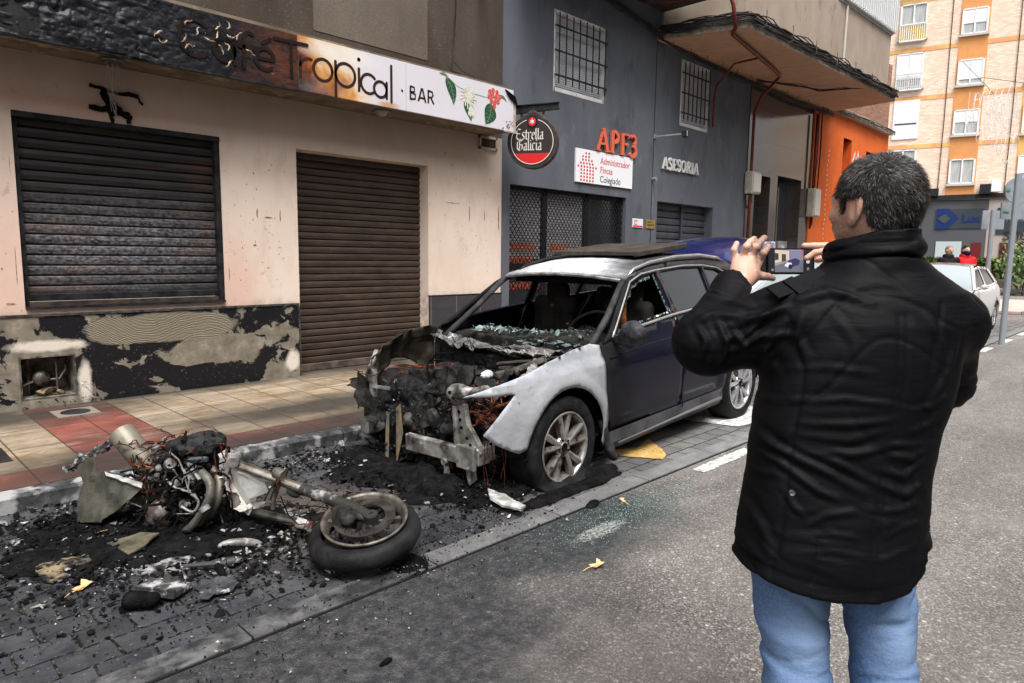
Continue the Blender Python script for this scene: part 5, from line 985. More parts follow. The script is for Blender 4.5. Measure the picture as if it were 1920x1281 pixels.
def body_paint():
    g = NG('scorched_navy_paint', .25, .08); nz = g.noise(3.5, 7)
    c = g.mix(g.rg(nz, .35, .7), (.002, .0028, .009), (.0035, .0045, .015)); c = g.mix(g.rg(g.noise(120, 3), .74, .77, 0, .4), c, (.08, .08, .09))
    sx = g.ma('ADD', g.x, g.rg(nz, .2, .8, -.16, .16)); soot_ = g.rg(g.ma('SUBTRACT', sx, g.rg(g.z, .9, 1.4, 0, .7)), .85, .42)
    c = g.mix(g.ma('MULTIPLY', soot_, .95), c, g.ramp(g.noise(6, 7), [(.3, (.008, .008, .0085)), (.6, (.018, .017, .0165)), (.75, (.032, .028, .024))]))
    ash_ = g.blob(1.22, .98, .50, .56, soft=.28, nz=g.noise(2.6, 7), X=g.x, Y=g.y); ash_ = g.ma('MULTIPLY', ash_, g.rg(g.z, 1.34, 1.40)); ash_ = g.ma('MULTIPLY', ash_, g.rg(g.noise(11, 7), .3, .42, .8, 1))
    c = g.mix(ash_, c, g.ramp(g.noise(14, 6), [(.3, (.36, .36, .37)), (.6, (.58, .59, .61))])); rf = g.ma('MULTIPLY', g.rg(g.z, 1.42, 1.47), g.rg(g.x, 2.9, 2.2)); c = g.mix(g.ma('MULTIPLY', g.ma('MULTIPLY', rf, .8), g.ma('SUBTRACT', 1, ash_)), c, (.045, .045, .048))
    b_ = g.ma('MAXIMUM', soot_, g.ma('MAXIMUM', ash_, rf)); g.b.inputs['Metallic'].default_value = 0; g.put(g.b.inputs['Coat Weight'], g.rg(b_, 0, .7, .45, 0)); g.b.inputs['Coat Roughness'].default_value = .05
    g.bump(g.noise(60, 6), .06, .004); return g.out(c, g.rg(b_, 0, 1, .28, .75))
NAVY = body_paint()
g = NG('burnt_bare_wing', .6, .35); c_ = g.mix(g.rg(g.noise(3, 8, g.mapv((.6, 1, 1.2))), .36, .66), (.43, .44, .47), (.22, .23, .25)); c_ = g.mix(g.rg(g.noise(4, 8, g.mapv((1.6, 1, .45), (3, 0, 0))), .52, .72, 0, .6), c_, (.3, .3, .33)); c_ = g.mix(g.rg(g.noise(45, 5), .58, .72, 0, .6), c_, (.2, .2, .22))
rr_ = g.ma('SQRT', g.ma('ADD', g.ma('MULTIPLY', g.x, g.x), g.ma('MULTIPLY', g.ma('SUBTRACT', g.z, .335), g.ma('SUBTRACT', g.z, .335)))); arcb = g.rg(g.ma('ABSOLUTE', g.ma('SUBTRACT', rr_, .455)), .05, .035); c_ = g.mix(g.ma('MULTIPLY', arcb, g.rg(g.noise(9, 6), .35, .6, .2, .75)), c_, (.3, .3, .31))
c_ = g.mix(g.ma('MULTIPLY', g.rg(g.noise(24, 4), .66, .7), g.rg(g.x, -.2, -.5)), c_, (.3, .12, .05)); c_ = g.mix(g.rg(g.ma('ADD', g.x, g.rg(g.noise(8), 0, 1, -.04, .04)), .40, .44), c_, (.05, .05, .05)); g.bump(g.noise(22, 8), .6, .006); WING = g.out(c_)
def arcp(cx, cz, r_, a0, a1, n=14): return [(cx + r_ * math.cos(R(a0 + (a1 - a0) * i / n)), cz + r_ * math.sin(R(a0 + (a1 - a0) * i / n))) for i in range(n + 1)]
def cb(mb, name, m, par=None, **k): return mb.build(name, m, par or suv, inv=False, **k)
FEN = [(-.78, .785), (-.6, .835), (-.4, .875), (-.15, .925), (.1, .965), (.33, .985), (.43, .965), (.445, .30), (.43, .24)] + arcp(0, .335, .405, -6, 168, 18) + [(-.46, .40), (-.52, .43), (-.6, .475), (-.675, .545), (-.63, .60), (-.56, .68), (-.47, .775), (-.6, .772)]
cb(sheet(FEN, near, .03), 'front_wing', WING, solid=.004, smooth=True)
def farbent(u, v):
    y = WD - ys(u, v)
    if u < .2: y -= .38 * ((.2 - u) / .95) ** 1.5 + .02 * math.sin(u * 30)
    return (u + .12 * max(0, .1 - u), y, v - .1 * max(0, -.1 - u))
cb(sheet(FEN, farbent, .03), 'crumpled_wing', mat('sooty_wing', (.025, .022, .018), (.1, .085, .06), 5, .45, .65, rough=.6, bump=.4, layers=[((.45, .33, .15), 4, .66, .72)]), solid=.004, smooth=True)
# folded white inner edges of the far wing
FD = [(.455, .335), (1.49, .31), (1.525, 1.075), (1.0, 1.035), (.6, .985), (.44, .965)]
fd = thing('front_door', None, None, (0, 0, 0)); fd.parent = suv
cb(sheet(FD, near, .05), 'door_skin', NAVY, fd, solid=.004, smooth=True)
RD = [(1.505, .31), (2.22, .335), (2.262, .36)] + arcp(2.67, .335, .42, 175, 122, 8) + [(2.5, .9), (2.58, 1.125), (1.54, 1.077)]
rd = thing('rear_door', None, None, (0, 0, 0)); rd.parent = suv
cb(sheet(RD, near, .05), 'door_skin', NAVY, rd, solid=.004, smooth=True)
QT = arcp(2.67, .335, .405, 120, 4, 12) + [(3.1, .36), (3.5, .42), (3.57, .7), (3.52, 1.0), (3.42, 1.14), (2.595, 1.125), (2.515, .9)]
cb(sheet(QT, near, .05), 'rear_quarter', NAVY, solid=.004, smooth=True)
for P_, nm in ((FD, 'far_front_door_skin'), (RD, 'far_rear_door_skin'), (QT, 'far_rear_quarter')): cb(sheet(P_, far, .08), nm, NAVY, solid=.004, smooth=True)
UPR = [(.47, .965), (.62, 1.06), (.98, 1.33), (1.12, 1.40), (1.4, 1.46), (1.8, 1.495), (2.4, 1.50), (2.85, 1.465), (3.2, 1.36), (3.46, 1.145), (2.6, 1.13), (1.53, 1.08), (1.0, 1.04), (.6, .985)]
W1 = [(.67, 1.015), (.86, 1.165), (1.12, 1.345), (1.3, 1.395), (1.50, 1.415), (1.50, 1.095), (1.0, 1.055)]; W2 = [(1.60, 1.10), (1.585, 1.42), (2.0, 1.44), (2.32, 1.435), (2.28, 1.13)]; W3 = [(2.33, 1.135), (2.37, 1.43), (2.6, 1.405), (2.87, 1.30), (2.93, 1.21), (2.9, 1.16)]
for nm, f_ in (('window_frame', near), ('far_window_frame', far)): cb(sheet(UPR, f_, .06, [W1, W2, W3]), nm, NAVY, solid=.02, smooth=True)
TG = mat('tinted_glass', (.006, .007, .007), rough=.03, spec=.5, coat=.2); cb(sheet(W2, lambda u, v: (u, ys(u, v) + .008, v), .1), 'window_glass', TG, rd); cb(sheet(W3, lambda u, v: (u, ys(u, v) + .008, v), .1), 'quarter_glass', TG)
CHR = mat('dulled_chrome', (.62, .6, .57), (.5, .47, .42), 20, rough=.25, metal=.85)
def side(pts, off=-.006, f=ys): return [(x, f(x, z) + off, z) for x, z in pts]
mb = MB(); mb.tube(side([(.60, 1.0), (.66, 1.045), (.86, 1.19), (1.10, 1.365), (1.3, 1.418), (1.55, 1.44), (2.0, 1.462), (2.35, 1.455), (2.62, 1.425), (2.9, 1.31), (2.985, 1.21)]), .010, 6); mb.tube(side([(.66, 1.0), (1.0, 1.043), (1.52, 1.083), (2.3, 1.12), (2.96, 1.15)]), .013, 6); cb(mb, 'chrome_window_trim', CHR, smooth=True)
mb = MB(); mb.tube(side([(.5, .87), (1.0, .902), (1.5, .922), (2.2, .945)], -.003), .005, 5); cb(mb, 'side_crease', NAVY, smooth=True)
mb = MB(); mb.beam((1.515, ys(1.51, .6) - .002, .33), (1.53, ys(1.53, 1.0) - .002, 1.06), .004, .006, (0, 1, 0)); mb.tube(side([(.45, .34), (.447, .6), (.442, .95)], -.001), .004, 5); cb(mb, 'door_gap', CHARD)
mb = MB(); n0 = 0; pr = []
for x in np.linspace(.43, 2.25, 24):
    lift = .03 * ((x - .43) / 1.82); pr.append([(x, .075, .175 + lift), (x, .035, .19 + lift), (x, .002, .25 + lift * 1.5), (x, .012, .335 + lift)])
for i in range(len(pr) - 1):
    for k in range(3): mb.quad(pr[i][k], pr[i + 1][k], pr[i + 1][k + 1], pr[i][k + 1])
cb(mb, 'sill_trim', mat('sill_plastic', (.035, .035, .038), (.07, .07, .075), 4, rough=.5), smooth=True)
mb = MB(); mb.tube([(.6, .02, .235), (1.3, .012, .255), (2.2, -.004, .285)], .016, 6); cb(mb, 'sill_strip', mat('sill_grey', (.14, .14, .145), rough=.4), smooth=True)
# roof with the tilted sunroof glass
def zr(x): return interp(x, [(1.06, 1.385), (1.12, 1.405), (1.3, 1.455), (1.6, 1.495), (2.0, 1.52), (2.5, 1.525), (2.9, 1.49), (3.2, 1.42)])
mb = MB(); nx, ny = 46, 24; gr_ = []
for i in range(nx):
    x = 1.06 + 2.14 * i / (nx - 1); e = ys(x, min(zr(x), 1.5)) + .0
    for j in range(ny):
        t = j / (ny - 1); y = e + (WD - 2 * e) * t; q = 1 - (2 * t - 1) ** 2; gr_.append((x + (.08 * q - .0) * (1 if i == 0 else 0) * -1 * 0, y, zr(x) - .012 + .05 * q ** .6 - .018 * (1 - q) ** 8))
vs = gr_; fs = [(i * ny + j, i * ny + j + 1, (i + 1) * ny + j + 1, (i + 1) * ny + j) for i in range(nx - 1) for j in range(ny - 1)]
mb.add(vs, fs); cb(mb, 'roof', NAVY, smooth=True, solid=.012)
mb = MB(); mb.tube([(1.05, .29, 1.375), (1.03, .6, 1.405), (1.02, .92, 1.415), (1.03, 1.24, 1.405), (1.05, 1.55, 1.375)], .014, 6); cb(mb, 'windscreen_header', ASHM)
mb = MB()
for s_ in (0, 1):
    Y = lambda y: WD - y if s_ else y
    mb = MB(); mb.tube([(.42, Y(.17), .885), (.75, Y(.225), 1.12), (1.06, Y(.30), 1.375)], [.03, .026, .024], 8); cb(mb, 'windscreen_pillar', mat('burnt_pillar', (.022, .022, .024), (.05, .05, .053), 9, rough=.6, bump=.3), smooth=True)
mb = MB(); sM = Matrix.Rotation(R(-4.5), 3, 'Y') @ Matrix.Rotation(R(-1), 3, 'Z'); mb.box((1.98, .95, 1.615), (.82, .92, .016), M=sM, bev=.006); mb.box((1.98, .50, 1.60), (.86, .03, .045), M=sM, bev=.006); mb.box((1.98, 1.40, 1.60), (.86, .03, .045), M=sM, bev=.006); mb.box((1.57, .95, 1.575), (.03, .92, .03), M=sM)
cb(mb, 'sunroof_panel', mat('charred_sunroof', (.035, .03, .025), (.075, .062, .05), 8, rough=.7, bump=.4, layers=[((.01, .01, .01), 16, .6, .68)]))
for nm, y_, m_ in (('roof_rail', .335, CHR), ('far_roof_rail', WD - .335, BLACKM)):
    mb = MB(); mb.tube([(1.16, y_ - .02, 1.405), (1.26, y_ - .005, 1.455), (1.5, y_, 1.503), (1.9, y_, 1.54), (2.35, y_, 1.547), (2.7, y_, 1.515), (2.84, y_, 1.475)], [.012, .018, .017, .017, .017, .018, .012], 8); cb(mb, nm, m_, smooth=True)
# raised tailgate
mb = MB(); nu, nv = 20, 22; vs = []
for i in range(nu):
    u = i / (nu - 1)
    for j in range(nv):
        v = j / (nv - 1) * 2 - 1; e = 1 - abs(v) ** 3.2; hw = .72 * (1 - .12 * u); vs.append((3.02 + .98 * u - .05 * (1 - e), .92 + v * hw, 1.53 + .30 * math.sin(u * 1.25) ** .9 * .85 - .13 * (1 - e) - .06 * u * u))
mb.add(vs, [(i * nv + j, i * nv + j + 1, (i + 1) * nv + j + 1, (i + 1) * nv + j) for i in range(nu - 1) for j in range(nv - 1)]); tgt = cb(mb, 'open_tailgate', mat('wet_navy', (.010, .014, .075), (.014, .02, .10), 3, rough=.2, coat=1, layers=[((.35, .38, .45), 70, .68, .72)]), smooth=True, solid=.05, off=-1)
mb = MB(); mb.b2((3.55, .24, 1.56), (3.9, .30, 1.66), bev=.02); cb(mb, 'tail_lamp', mat('lamp_clear', (.5, .52, .6), (.1, .1, .2), 9, rough=.1), tgt)
mb = MB(); mb.beam((2.98, .3, 1.42), (3.5, .24, 1.62), .03, .03); mb.beam((2.98, 1.54, 1.42), (3.5, 1.6, 1.62), .03, .03); cb(mb, 'gas_strut', BLACKM, tgt)
# bulkhead, interior, and a dark floor box added to block light
mb = MB(); mb.b2((-.45, .22, .22), (3.4, 1.62, .30)); mb.b2((.42, .1, .3), (.50, 1.74, .84)); mb.b2((3.25, .2, .3), (3.3, 1.64, 1.1)); cb(mb, 'floor_pan', CHARD)
mb = MB(); mb.b2((1.15, .36, 1.33), (3.0, 1.5, 1.40)); cb(mb, 'headliner', CHARD)
def seatf(P):
    d = bx(P, (1.50, .52, .82), (.07, .24, .36), .06)
    d = np.minimum(d, bx(P, (1.27, .52, .5), (.25, .24, .09), .06)); d = np.minimum(d, bx(P, (1.53, .52, 1.22), (.05, .12, .1), .05)); return d + .03 * fbm(*P, 6, 3, 4)
sv, sf_ = snet(seatf, (.95, .2, .35), (1.7, .85, 1.4), .022)
BURNSEAT = mat('burnt_seat', (.008, .008, .008), (.02, .017, .014), 8, rough=.9, bump=.5, layers=[((.3, .2, .09), 5.5, .66, .7)])
st = smesh('seat', (sv, sf_), BURNSEAT, suv, False); sv2 = sv.copy(); sv2[:, 1] = 1.84 - sv2[:, 1]; smesh('seat', (sv2, sf_[:, ::-1]), BURNSEAT, suv, False)
smesh('rear_bench', snet(lambda P: bx(P, (2.45, .92, .8), (.08, .6, .42), .06) + .03 * fbm(*P, 6, 3, 4), (2.25, .2, .3), (2.7, 1.65, 1.35), .03), BURNSEAT, suv, False)
mb = MB(); mb.b2((2.9, .3, .95), (2.93, 1.54, 1.36)); cb(mb, 'black_rear_panel', CHARD)  # added black panel that closes off the rear of the cabin
def dashf(P):
    x, y, z = P; top = .93 + .05 * np.exp(-((y - .5) / .25) ** 2) + .03 * fbm(x, y, z, 5, 4, 2) + .012 * fbm(x, y, z, 22, 2, 6)
    return np.maximum(bx(P, (.74, .92, .7), (.24, .74, .4), .05) + .02 * fbm(x, y, z, 8, 3, 1), z - top)
smesh('dashboard', snet(dashf, (.44, .1, .45), (1.05, 1.75, 1.12), .014), mat('melted_dash', (.008, .008, .008), (.03, .028, .025), 10, rough=.85, bump=.8, bs=40, layers=[((.12, .09, .05), 9, .62, .7)]), suv, False)
mb = MB(); mb.lathe([(.17 + .015 * math.cos(a), .015 * math.sin(a)) for a in np.linspace(0, 2 * math.pi, 9)[:-1]], (.93, .52, 1.02), (-.5, 0, .75), 30, close=True); cb(mb, 'steering_wheel', CHARD, smooth=True)
rnd = random.Random(21); GL = mat('shattered_glass', (.06, .10, .095), (.17, .23, .22), 40, rough=.25, spec=.8); mb = MB()
def shard(mb, p, s, rnd, tilt=.5):
    m = Euler((rnd.uniform(-tilt, tilt), rnd.uniform(-tilt, tilt), rnd.uniform(0, 6.3))).to_matrix(); k = rnd.randint(3, 5); mb.prism([Vector(p) + m @ Vector((math.cos(6.283 * j / k) * s * rnd.uniform(.6, 1.2), math.sin(6.283 * j / k) * s * rnd.uniform(.5, 1), 0)) for j in range(k)], m @ Vector((0, 0, .003)))
for k in range(120): x = rnd.triangular(.46, .85, .55); y = rnd.uniform(.3, 1.5); shard(mb, (x, y, .955 + .02 * rnd.random() + .04 * math.exp(-((y - .5) / .25) ** 2)), rnd.choice((.006, .008, .012, .014, .02, .045)), rnd, .9)
for k in range(40): shard(mb, (rnd.uniform(.3, .5), rnd.uniform(.25, .75), .935 + .01 * rnd.random()), rnd.choice((.01, .02, .035)), rnd, .25)
cb(mb, 'windscreen_shards', GL)
mb = MB()
for k in range(60):
    t = rnd.random(); a = W1[3]; x = .95 + t * .5; z = interp(x, [(.86, 1.165), (1.12, 1.345), (1.3, 1.395), (1.5, 1.415)]) - .01 - .02 * rnd.random(); shard(mb, (x, ys(x, z) + .01, z), .013, rnd, 1.5)
for k in range(60): z = rnd.uniform(1.1, 1.4); mb.prism([(1.49 + rnd.uniform(-.008, .008), ys(1.49, z) + .01, z), (1.505, ys(1.49, z) + .01, z + .02), (1.48, ys(1.49, z) + .01, z + .012)], (0, .003, 0))
for k in range(50): x = rnd.uniform(.7, 1.48); z = interp(x, [(.67, 1.015), (1.0, 1.055), (1.5, 1.095)]) + .008; shard(mb, (x, ys(x, z) + .012, z), .012, rnd, 1.5)
cb(mb, 'window_shards', GL, fd)
mb = MB(); mb.tube([(1.3, .5, 1.36), (1.27, .42, 1.2), (1.24, .4, 1.08), (1.22, .38, 1.0)], [.018, .022, .02, .03], 8); cb(mb, 'hanging_burnt_strap', mat('rust_strap', (.2, .06, .02), (.3, .12, .05), 20, rough=.8, bump=.5), smooth=True)
smesh('door_mirror', snet(lambda P: smin(ell(P, (.60, -.10, 1.045), (.06, .10, .085)), cap(P, (.62, .05, .98), (.6, -.06, .99), .03), .04) + .016 * fbm(*P, 13, 4, 8) - .004, (.45, -.25, .88), (.75, .12, 1.17), .008), mat('melted_mirror', (.012, .012, .014), (.05, .052, .058), 9, rough=.4, bump=.5), suv, False)
# ---- stripped engine bay
def engf(P):
    x, y, z = P; d = bx(P, (.0, .98, .5), (.24, .40, .18), .08); d = smin(d, ell(P, (-.12, .85, .66), (.26, .34, .1)), .06); d = smin(d, ell(P, (.1, 1.2, .66), (.2, .22, .1)), .05); d = smin(d, bx(P, (.2, .45, .6), (.14, .16, .12), .04), .03)
    d = smin(d, cap(P, (-.3, .6, .62), (-.3, 1.1, .60), .06), .05); d = smin(d, cap(P, (-.33, .75, .55), (-.36, .62, .4), .06), .04); d = smin(d, bx(P, (.38, .92, .72), (.07, .7, .1), .03), .05)
    for c_e, r_e in (((-.40, .70, .42), (.09, .13, .15)), ((-.40, 1.0, .40), (.11, .2, .2)), ((-.40, 1.28, .34), (.1, .14, .2)), ((-.38, .9, .18), (.14, .3, .12)), ((-.36, 1.2, .62), (.12, .2, .12)), ((-.36, .52, .26), (.12, .12, .14)), ((-.38, .62, .6), (.05, .1, .09))): d = smin(d, ell(P, c_e, r_e), .04)
    return d + .035 * fbm(x, y, z, 5, 3, 3) + .016 * np.abs(fbm(x, y, z, 17, 3, 5)) + .008 * fbm(x, y, z, 45, 2, 8)
smesh('engine', snet(engf, (-.6, .2, .05), (.5, 1.68, .9), .0095), mat('burnt_engine', (.006, .006, .007), (.02, .02, .021), 16, rough=.7, bump=.9, bs=60, layers=[((.30, .29, .28), 22, .66, .72), ((.08, .045, .03), 9, .62, .7)]), suv, False)
rnd = random.Random(33); mb = MB()
for k in range(230):
    p = (rnd.uniform(-.48, .4), rnd.uniform(.25, 1.55), 0); z = .72 - .25 * abs(p[0]) ** 1.3 + rnd.uniform(-.05, .03)
    if rnd.random() < .4: z = rnd.uniform(.3, .7); p = (rnd.uniform(-.46, -.34), p[1], 0)
    s = rnd.choice((.015, .02, .03, .045)); mb.rock((p[0], p[1], z), (s * rnd.uniform(.6, 2), s, s * rnd.uniform(.5, 1)), k)
for k in range(160): s = rnd.choice((.015, .02, .03)); mb.rock((rnd.uniform(-.56, -.46), rnd.uniform(.45, 1.45), rnd.uniform(.05, .6)), (s, s * rnd.uniform(.6, 1.6), s), k)
cb(mb, 'engine_rubble', mat('engine_rubble', (.012, .012, .012), (.04, .038, .036), 20, rough=.8, bump=.5, layers=[((.42, .41, .4), 8, .62, .68)])); mb = MB()
for (y, z, x, L_, r_) in ((.62, .44, -.37, .2, .055), (.80, .50, -.38, .12, .07), (1.02, .42, -.36, .18, .06), (1.2, .5, -.3, .14, .05)): mb.lathe([(0, 0), (r_, 0), (r_, .02), (r_ * .7, .025), (r_ * .7, L_ * .4), (r_, L_ * .45), (r_, L_ * .8), (r_ * .5, L_), (0, L_)], (x, y, z), (-.9, rnd.uniform(-.3, .3), rnd.uniform(-.2, .2)), 18)
for k in range(10): y = rnd.uniform(.4, 1.4); mb.tube([(-.2, y, .68), (-.34, y + rnd.uniform(-.1, .1), .6), (-.38, y + rnd.uniform(-.15, .15), .48), (-.36, y, .3)], rnd.uniform(.008, .02), 7)
mb.lathe([(.05, 0), (.065, .01), (.065, .05), (.05, .05)], (.08, .62, .74), (0, 0, 1), 20, True); mb.lathe([(.04, 0), (.05, .02), (.05, .06), (0, .06)], (-.12, 1.12, .70), (0, 0, 1), 20); cb(mb, 'engine_ancillaries', mat('sooty_iron', (.02, .02, .02), (.075, .07, .066), 11, rough=.6, metal=.3, bump=.4), smooth=True, sharp=40)
# crumpled aluminium scuttle under the windscreen
def crumple(name, pts, w_, seed, m_, amp=.03, zf=0, par=None, inv=False, n=40, k=9):
    mb = MB(); P = [Vector(p) for p in pts]; rnd = random.Random(seed); vs = []
    for i in range(n):
        t = i / (n - 1) * (len(P) - 1); a = min(int(t), len(P) - 2); c = P[a].lerp(P[a + 1], t - a)
        ww = w_ * (.6 + .5 * float(vn(np.array(i * .23), np.array(seed * 1.), np.array(0.))) + .35)
        for j in range(k):
            s = j / (k - 1) - .5; q = np.array([i * .16 + seed, s * 3.1, seed * .7]); nz_ = float(fbm(q[0], q[1], q[2], 1.3, 3, seed)); n2 = float(fbm(q[0], q[1], q[2] + 5, 1.9, 3, seed + 3))
            vs.append((c.x + s * ww + amp * n2, c.y + amp * .6 * nz_, c.z + amp * 1.3 * nz_ + zf * s))
    mb.add(vs, [(i * k + j, i * k + j + 1, (i + 1) * k + j + 1, (i + 1) * k + j) for i in range(n - 1) for j in range(k - 1)]); return mb.build(name, m_, par or suv, inv=inv, solid=.004, smooth=False)
SCUT = mat('burnt_scuttle', (.2, .195, .19), (.07, .066, .064), 9, .38, .62, rough=.6, metal=.3, bump=.4, layers=[((.5, .5, .49), 7, .62, .7), ((.015, .015, .015), 5, .6, .68)])
crumple('scuttle_panel', [(.36, .3, .89), (.33, .7, .88), (.36, 1.1, .86), (.42, 1.55, .90)], .16, 3, SCUT, .045); crumple('scuttle_panel', [(.22, .35, .90), (.26, .62, .885), (.3, .9, .875)], .13, 8, ASHM, .04); crumple('scuttle_panel', [(.28, 1.2, .86), (.3, 1.45, .9), (.3, 1.65, .93)], .12, 12, SCUT, .05); crumple('scuttle_panel', [(.2, .42, .86), (.0, .3, .84), (-.15, .25, .80)], .1, 15, ASHM, .03)
mb = MB(); mb.beam((.3, .15, .9), (.12, .75, .8), .05, .012); mb.tube([(.42, .2, .87), (.36, .92, .84), (.42, 1.64, .87)], .02, 6); mb.tube([(.1, .28, .88), (.02, .5, .78), (.02, .8, .7)], .03, 7); cb(mb, 'scuttle_beam', BSTEEL)
BSH = mat('sooty_sheet', (.008, .008, .008), (.035, .033, .03), 10, .42, .66, rough=.65, metal=.2, bump=.6, layers=[((.2, .19, .18), 8, .70, .76)], spec=.05)
crumple('drooping_sheet', [(-.36, .60, .66), (-.42, .9, .60), (-.40, 1.25, .58)], .2, 31, BSH, .05, .35); crumple('drooping_sheet', [(-.52, 1.56, .70), (-.60, 1.42, .56), (-.56, 1.28, .42)], .16, 36, BSH, .05); crumple('drooping_sheet', [(-.48, .50, .45), (-.50, .8, .30), (-.5, 1.05, .16)], .14, 39, BSH, .05); crumple('drooping_sheet', [(-.1, .36, .80), (.05, .6, .74), (.0, .95, .74)], .2, 45, BSH, .05)
# near bonnet-slam frame: head, post, crash beam
AL = mat('scorched_alloy', (.36, .35, .335), (.14, .135, .125), 8, .38, .6, rough=.45, metal=.35, bump=.35, bs=50, layers=[((.62, .61, .6), 5, .6, .68), ((.03, .028, .026), 7, .54, .66)])
head = snet(lambda P: smin(smin(ell(P, (-.56, .45, .73), (.065, .085, .07)), cap(P, (-.56, .42, .75), (-.50, .26, .775), .022), .05), cap(P, (-.50, .26, .775), (-.55, .15, .79), .018, .01), .03) + .006 * fbm(*P, 20, 3, 3), (-.7, .08, .62), (-.42, .6, .85), .007); smesh('headlamp_mount', head, AL, suv, False)
mb = MB(); mb.prism([(-.575, .49, .68), (-.575, .38, .68), (-.57, .36, .55), (-.55, .33, .48), (-.55, .28, .42), (-.55, .27, .36), (-.55, .44, .36), (-.57, .47, .5)], (.035, 0, 0)); mb.prism([(-.60, .47, .66), (-.60, .44, .66), (-.59, .44, .4), (-.59, .47, .4)], (.03, 0, 0)); cb(mb, 'slam_panel_post', AL, bevel=.006)
mb = MB()
for (y, z) in ((.43, .62), (.42, .57), (.41, .52), (.36, .46), (.33, .42)): mb.cyl((-.578, y, z), (-.574, y, z), .012, n=10)
for (y, z) in ((.46, .75), (.43, .72), (.47, .70)): mb.cyl((-.626, y, z), (-.60, y, z), .012, n=10)
cb(mb, 'bolt_holes', CHARD)
mb = MB(); mb.box((-.60, .66, .345), (.05, .50, .115), rz=.06, bev=.008); mb.box((-.575, .36, .345), (.06, .11, .13), rz=.05, bev=.008); cb(mb, 'crash_beam', AL); mb = MB(); mb.b2((-.56, .28, .28), (-.2, .38, .40), bev=.01); mb.b2((-.62, .26, .27), (-.59, .42, .42), bev=.004); cb(mb, 'crash_box', AL); mb = MB(); mb.b2((-.58, 1.42, .28), (-.2, 1.52, .40), bev=.01); cb(mb, 'crash_box', AL)
mb = MB(); mb.beam((-.60, .53, .28), (-.63, .50, .10), .045, .012, (0, 1, 0)); mb.cyl((-.63, .53, .28), (-.61, .53, .28), .025); mb.beam((-.61, .30, .30), (-.57, .32, .18), .07, .02, (0, 1, 0)); cb(mb, 'beam_bracket', AL, bevel=.004)
mb = MB(); mb.tube([(-.66, .86, .12), (-.67, .7, .075), (-.66, .46, .065)], [.014, .018, .02], 6); cb(mb, 'lower_rail', WHITE)
mb = MB(); mb.beam((-.50, 1.44, .72), (-.50, 1.45, .30), .035, .05, (0, 1, 0)); mb.beam((-.5, 1.5, .72), (-.3, 1.66, .85), .03, .03); mb.beam((-.52, 1.42, .64), (-.4, 1.2, .62), .02, .02); cb(mb, 'far_slam_post', AL); smesh('far_lamp_mount', snet(lambda P: ell(P, (-.50, 1.46, .72), (.04, .06, .07)) + .008 * fbm(*P, 20, 3, 9), (-.6, 1.35, .6), (-.42, 1.58, .85), .008), AL, suv, False)
mb = MB(); mb.prism([(-.52, 1.15, .52), (-.53, 1.09, .56), (-.57, 1.02, .36), (-.6, 1.06, .14), (-.58, 1.09, .2)], (.008, .004, 0)); mb.prism([(-.5, 1.3, .45), (-.5, 1.27, .46), (-.56, 1.22, .1), (-.56, 1.25, .1)], (.01, 0, 0)); cb(mb, 'radiator_scrap', mat('scrap', (.12, .15, .14), (.3, .2, .1), 20, rough=.6, metal=.3))
for (x_, y_, z_, s_) in ((-.05, .72, .745, 1.0), (-.2, 1.5, .45, 1.3), (-.42, 1.1, .45, .8)): smesh('melted_alloy', snet(lambda P: ell(P, (x_, y_, z_), (.05 * s_, .06 * s_, .035 * s_)) + .025 * fbm(*P, 16, 3, int(s_ * 10)), (x_ - .1, y_ - .12, z_ - .08), (x_ + .1, y_ + .12, z_ + .1), .008), mat('melted_alloy', (.75, .75, .75), (.35, .35, .35), 30, rough=.5), suv, False)
def tangle(mb, c, spread, n, rnd, r_=.0035, seg=9, drop=0):
    n = int(n * .8)
    for k in range(n):
        p = Vector(c) + Vector([rnd.gauss(0, s) * .5 for s in spread]); d = Vector((rnd.gauss(0, 1), rnd.gauss(0, 1), rnd.gauss(0, 1))).normalized(); pts = [p.copy()]
        for j in range(seg): d = (d + Vector((rnd.gauss(0, .5), rnd.gauss(0, .5), rnd.gauss(0, .5) - drop))).normalized(); p = p + Vector((d.x * spread[0], d.y * spread[1], d.z * spread[2])) * .22; pts.append(p.copy())
        mb.tube(pts, r_ * rnd.uniform(.6, 1.4), 5, False)
rnd = random.Random(8); mb = MB(); tangle(mb, (-.44, .30, .66), (.07, .10, .10), 24, rnd); tangle(mb, (-.47, .32, .57), (.07, .10, .05), 14, rnd, .005); tangle(mb, (-.3, 1.3, .74), (.2, .2, .06), 14, rnd); tangle(mb, (-.45, .62, .42), (.05, .05, .12), 12, rnd, .006); tangle(mb, (-.5, .2, .4), (.06, .08, .2), 8, rnd, .003, 10, .5)
mb.tube([(-.4, .12, .70), (-.46, .2, .67), (-.44, .3, .62), (-.5, .4, .60)], .012, 6); mb.tube([(-.5, .1, .6), (-.5, .3, .585), (-.48, .42, .6)], .012, 6); cb(mb, 'copper_wiring', COPPER)
mb = MB(); tangle(mb, (-.40, .42, .62), (.10, .12, .12), 24, rnd, .006); tangle(mb, (-.38, .9, .45), (.1, .35, .18), 30, rnd, .008); tangle(mb, (.0, .95, .72), (.25, .35, .04), 14, rnd, .006); mb.v = [(x, max(y, .2), z) for x, y, z in mb.v]; cb(mb, 'charred_hoses', CHARD)
mb = MB(); mb.b2((.3, .12, .25), (.42, .3, .9)); mb.lathe([(.40, .04), (.41, .3)], (0, 0.0, .335), (0, 1, 0), 40); mb.lathe([(.41, .04), (.42, .3)], (2.67, 0.0, .335), (0, 1, 0), 40); mb.v = [(x, y, max(z, .33)) for x, y, z in mb.v]; cb(mb, 'wheel_arch_liner', CHARD)
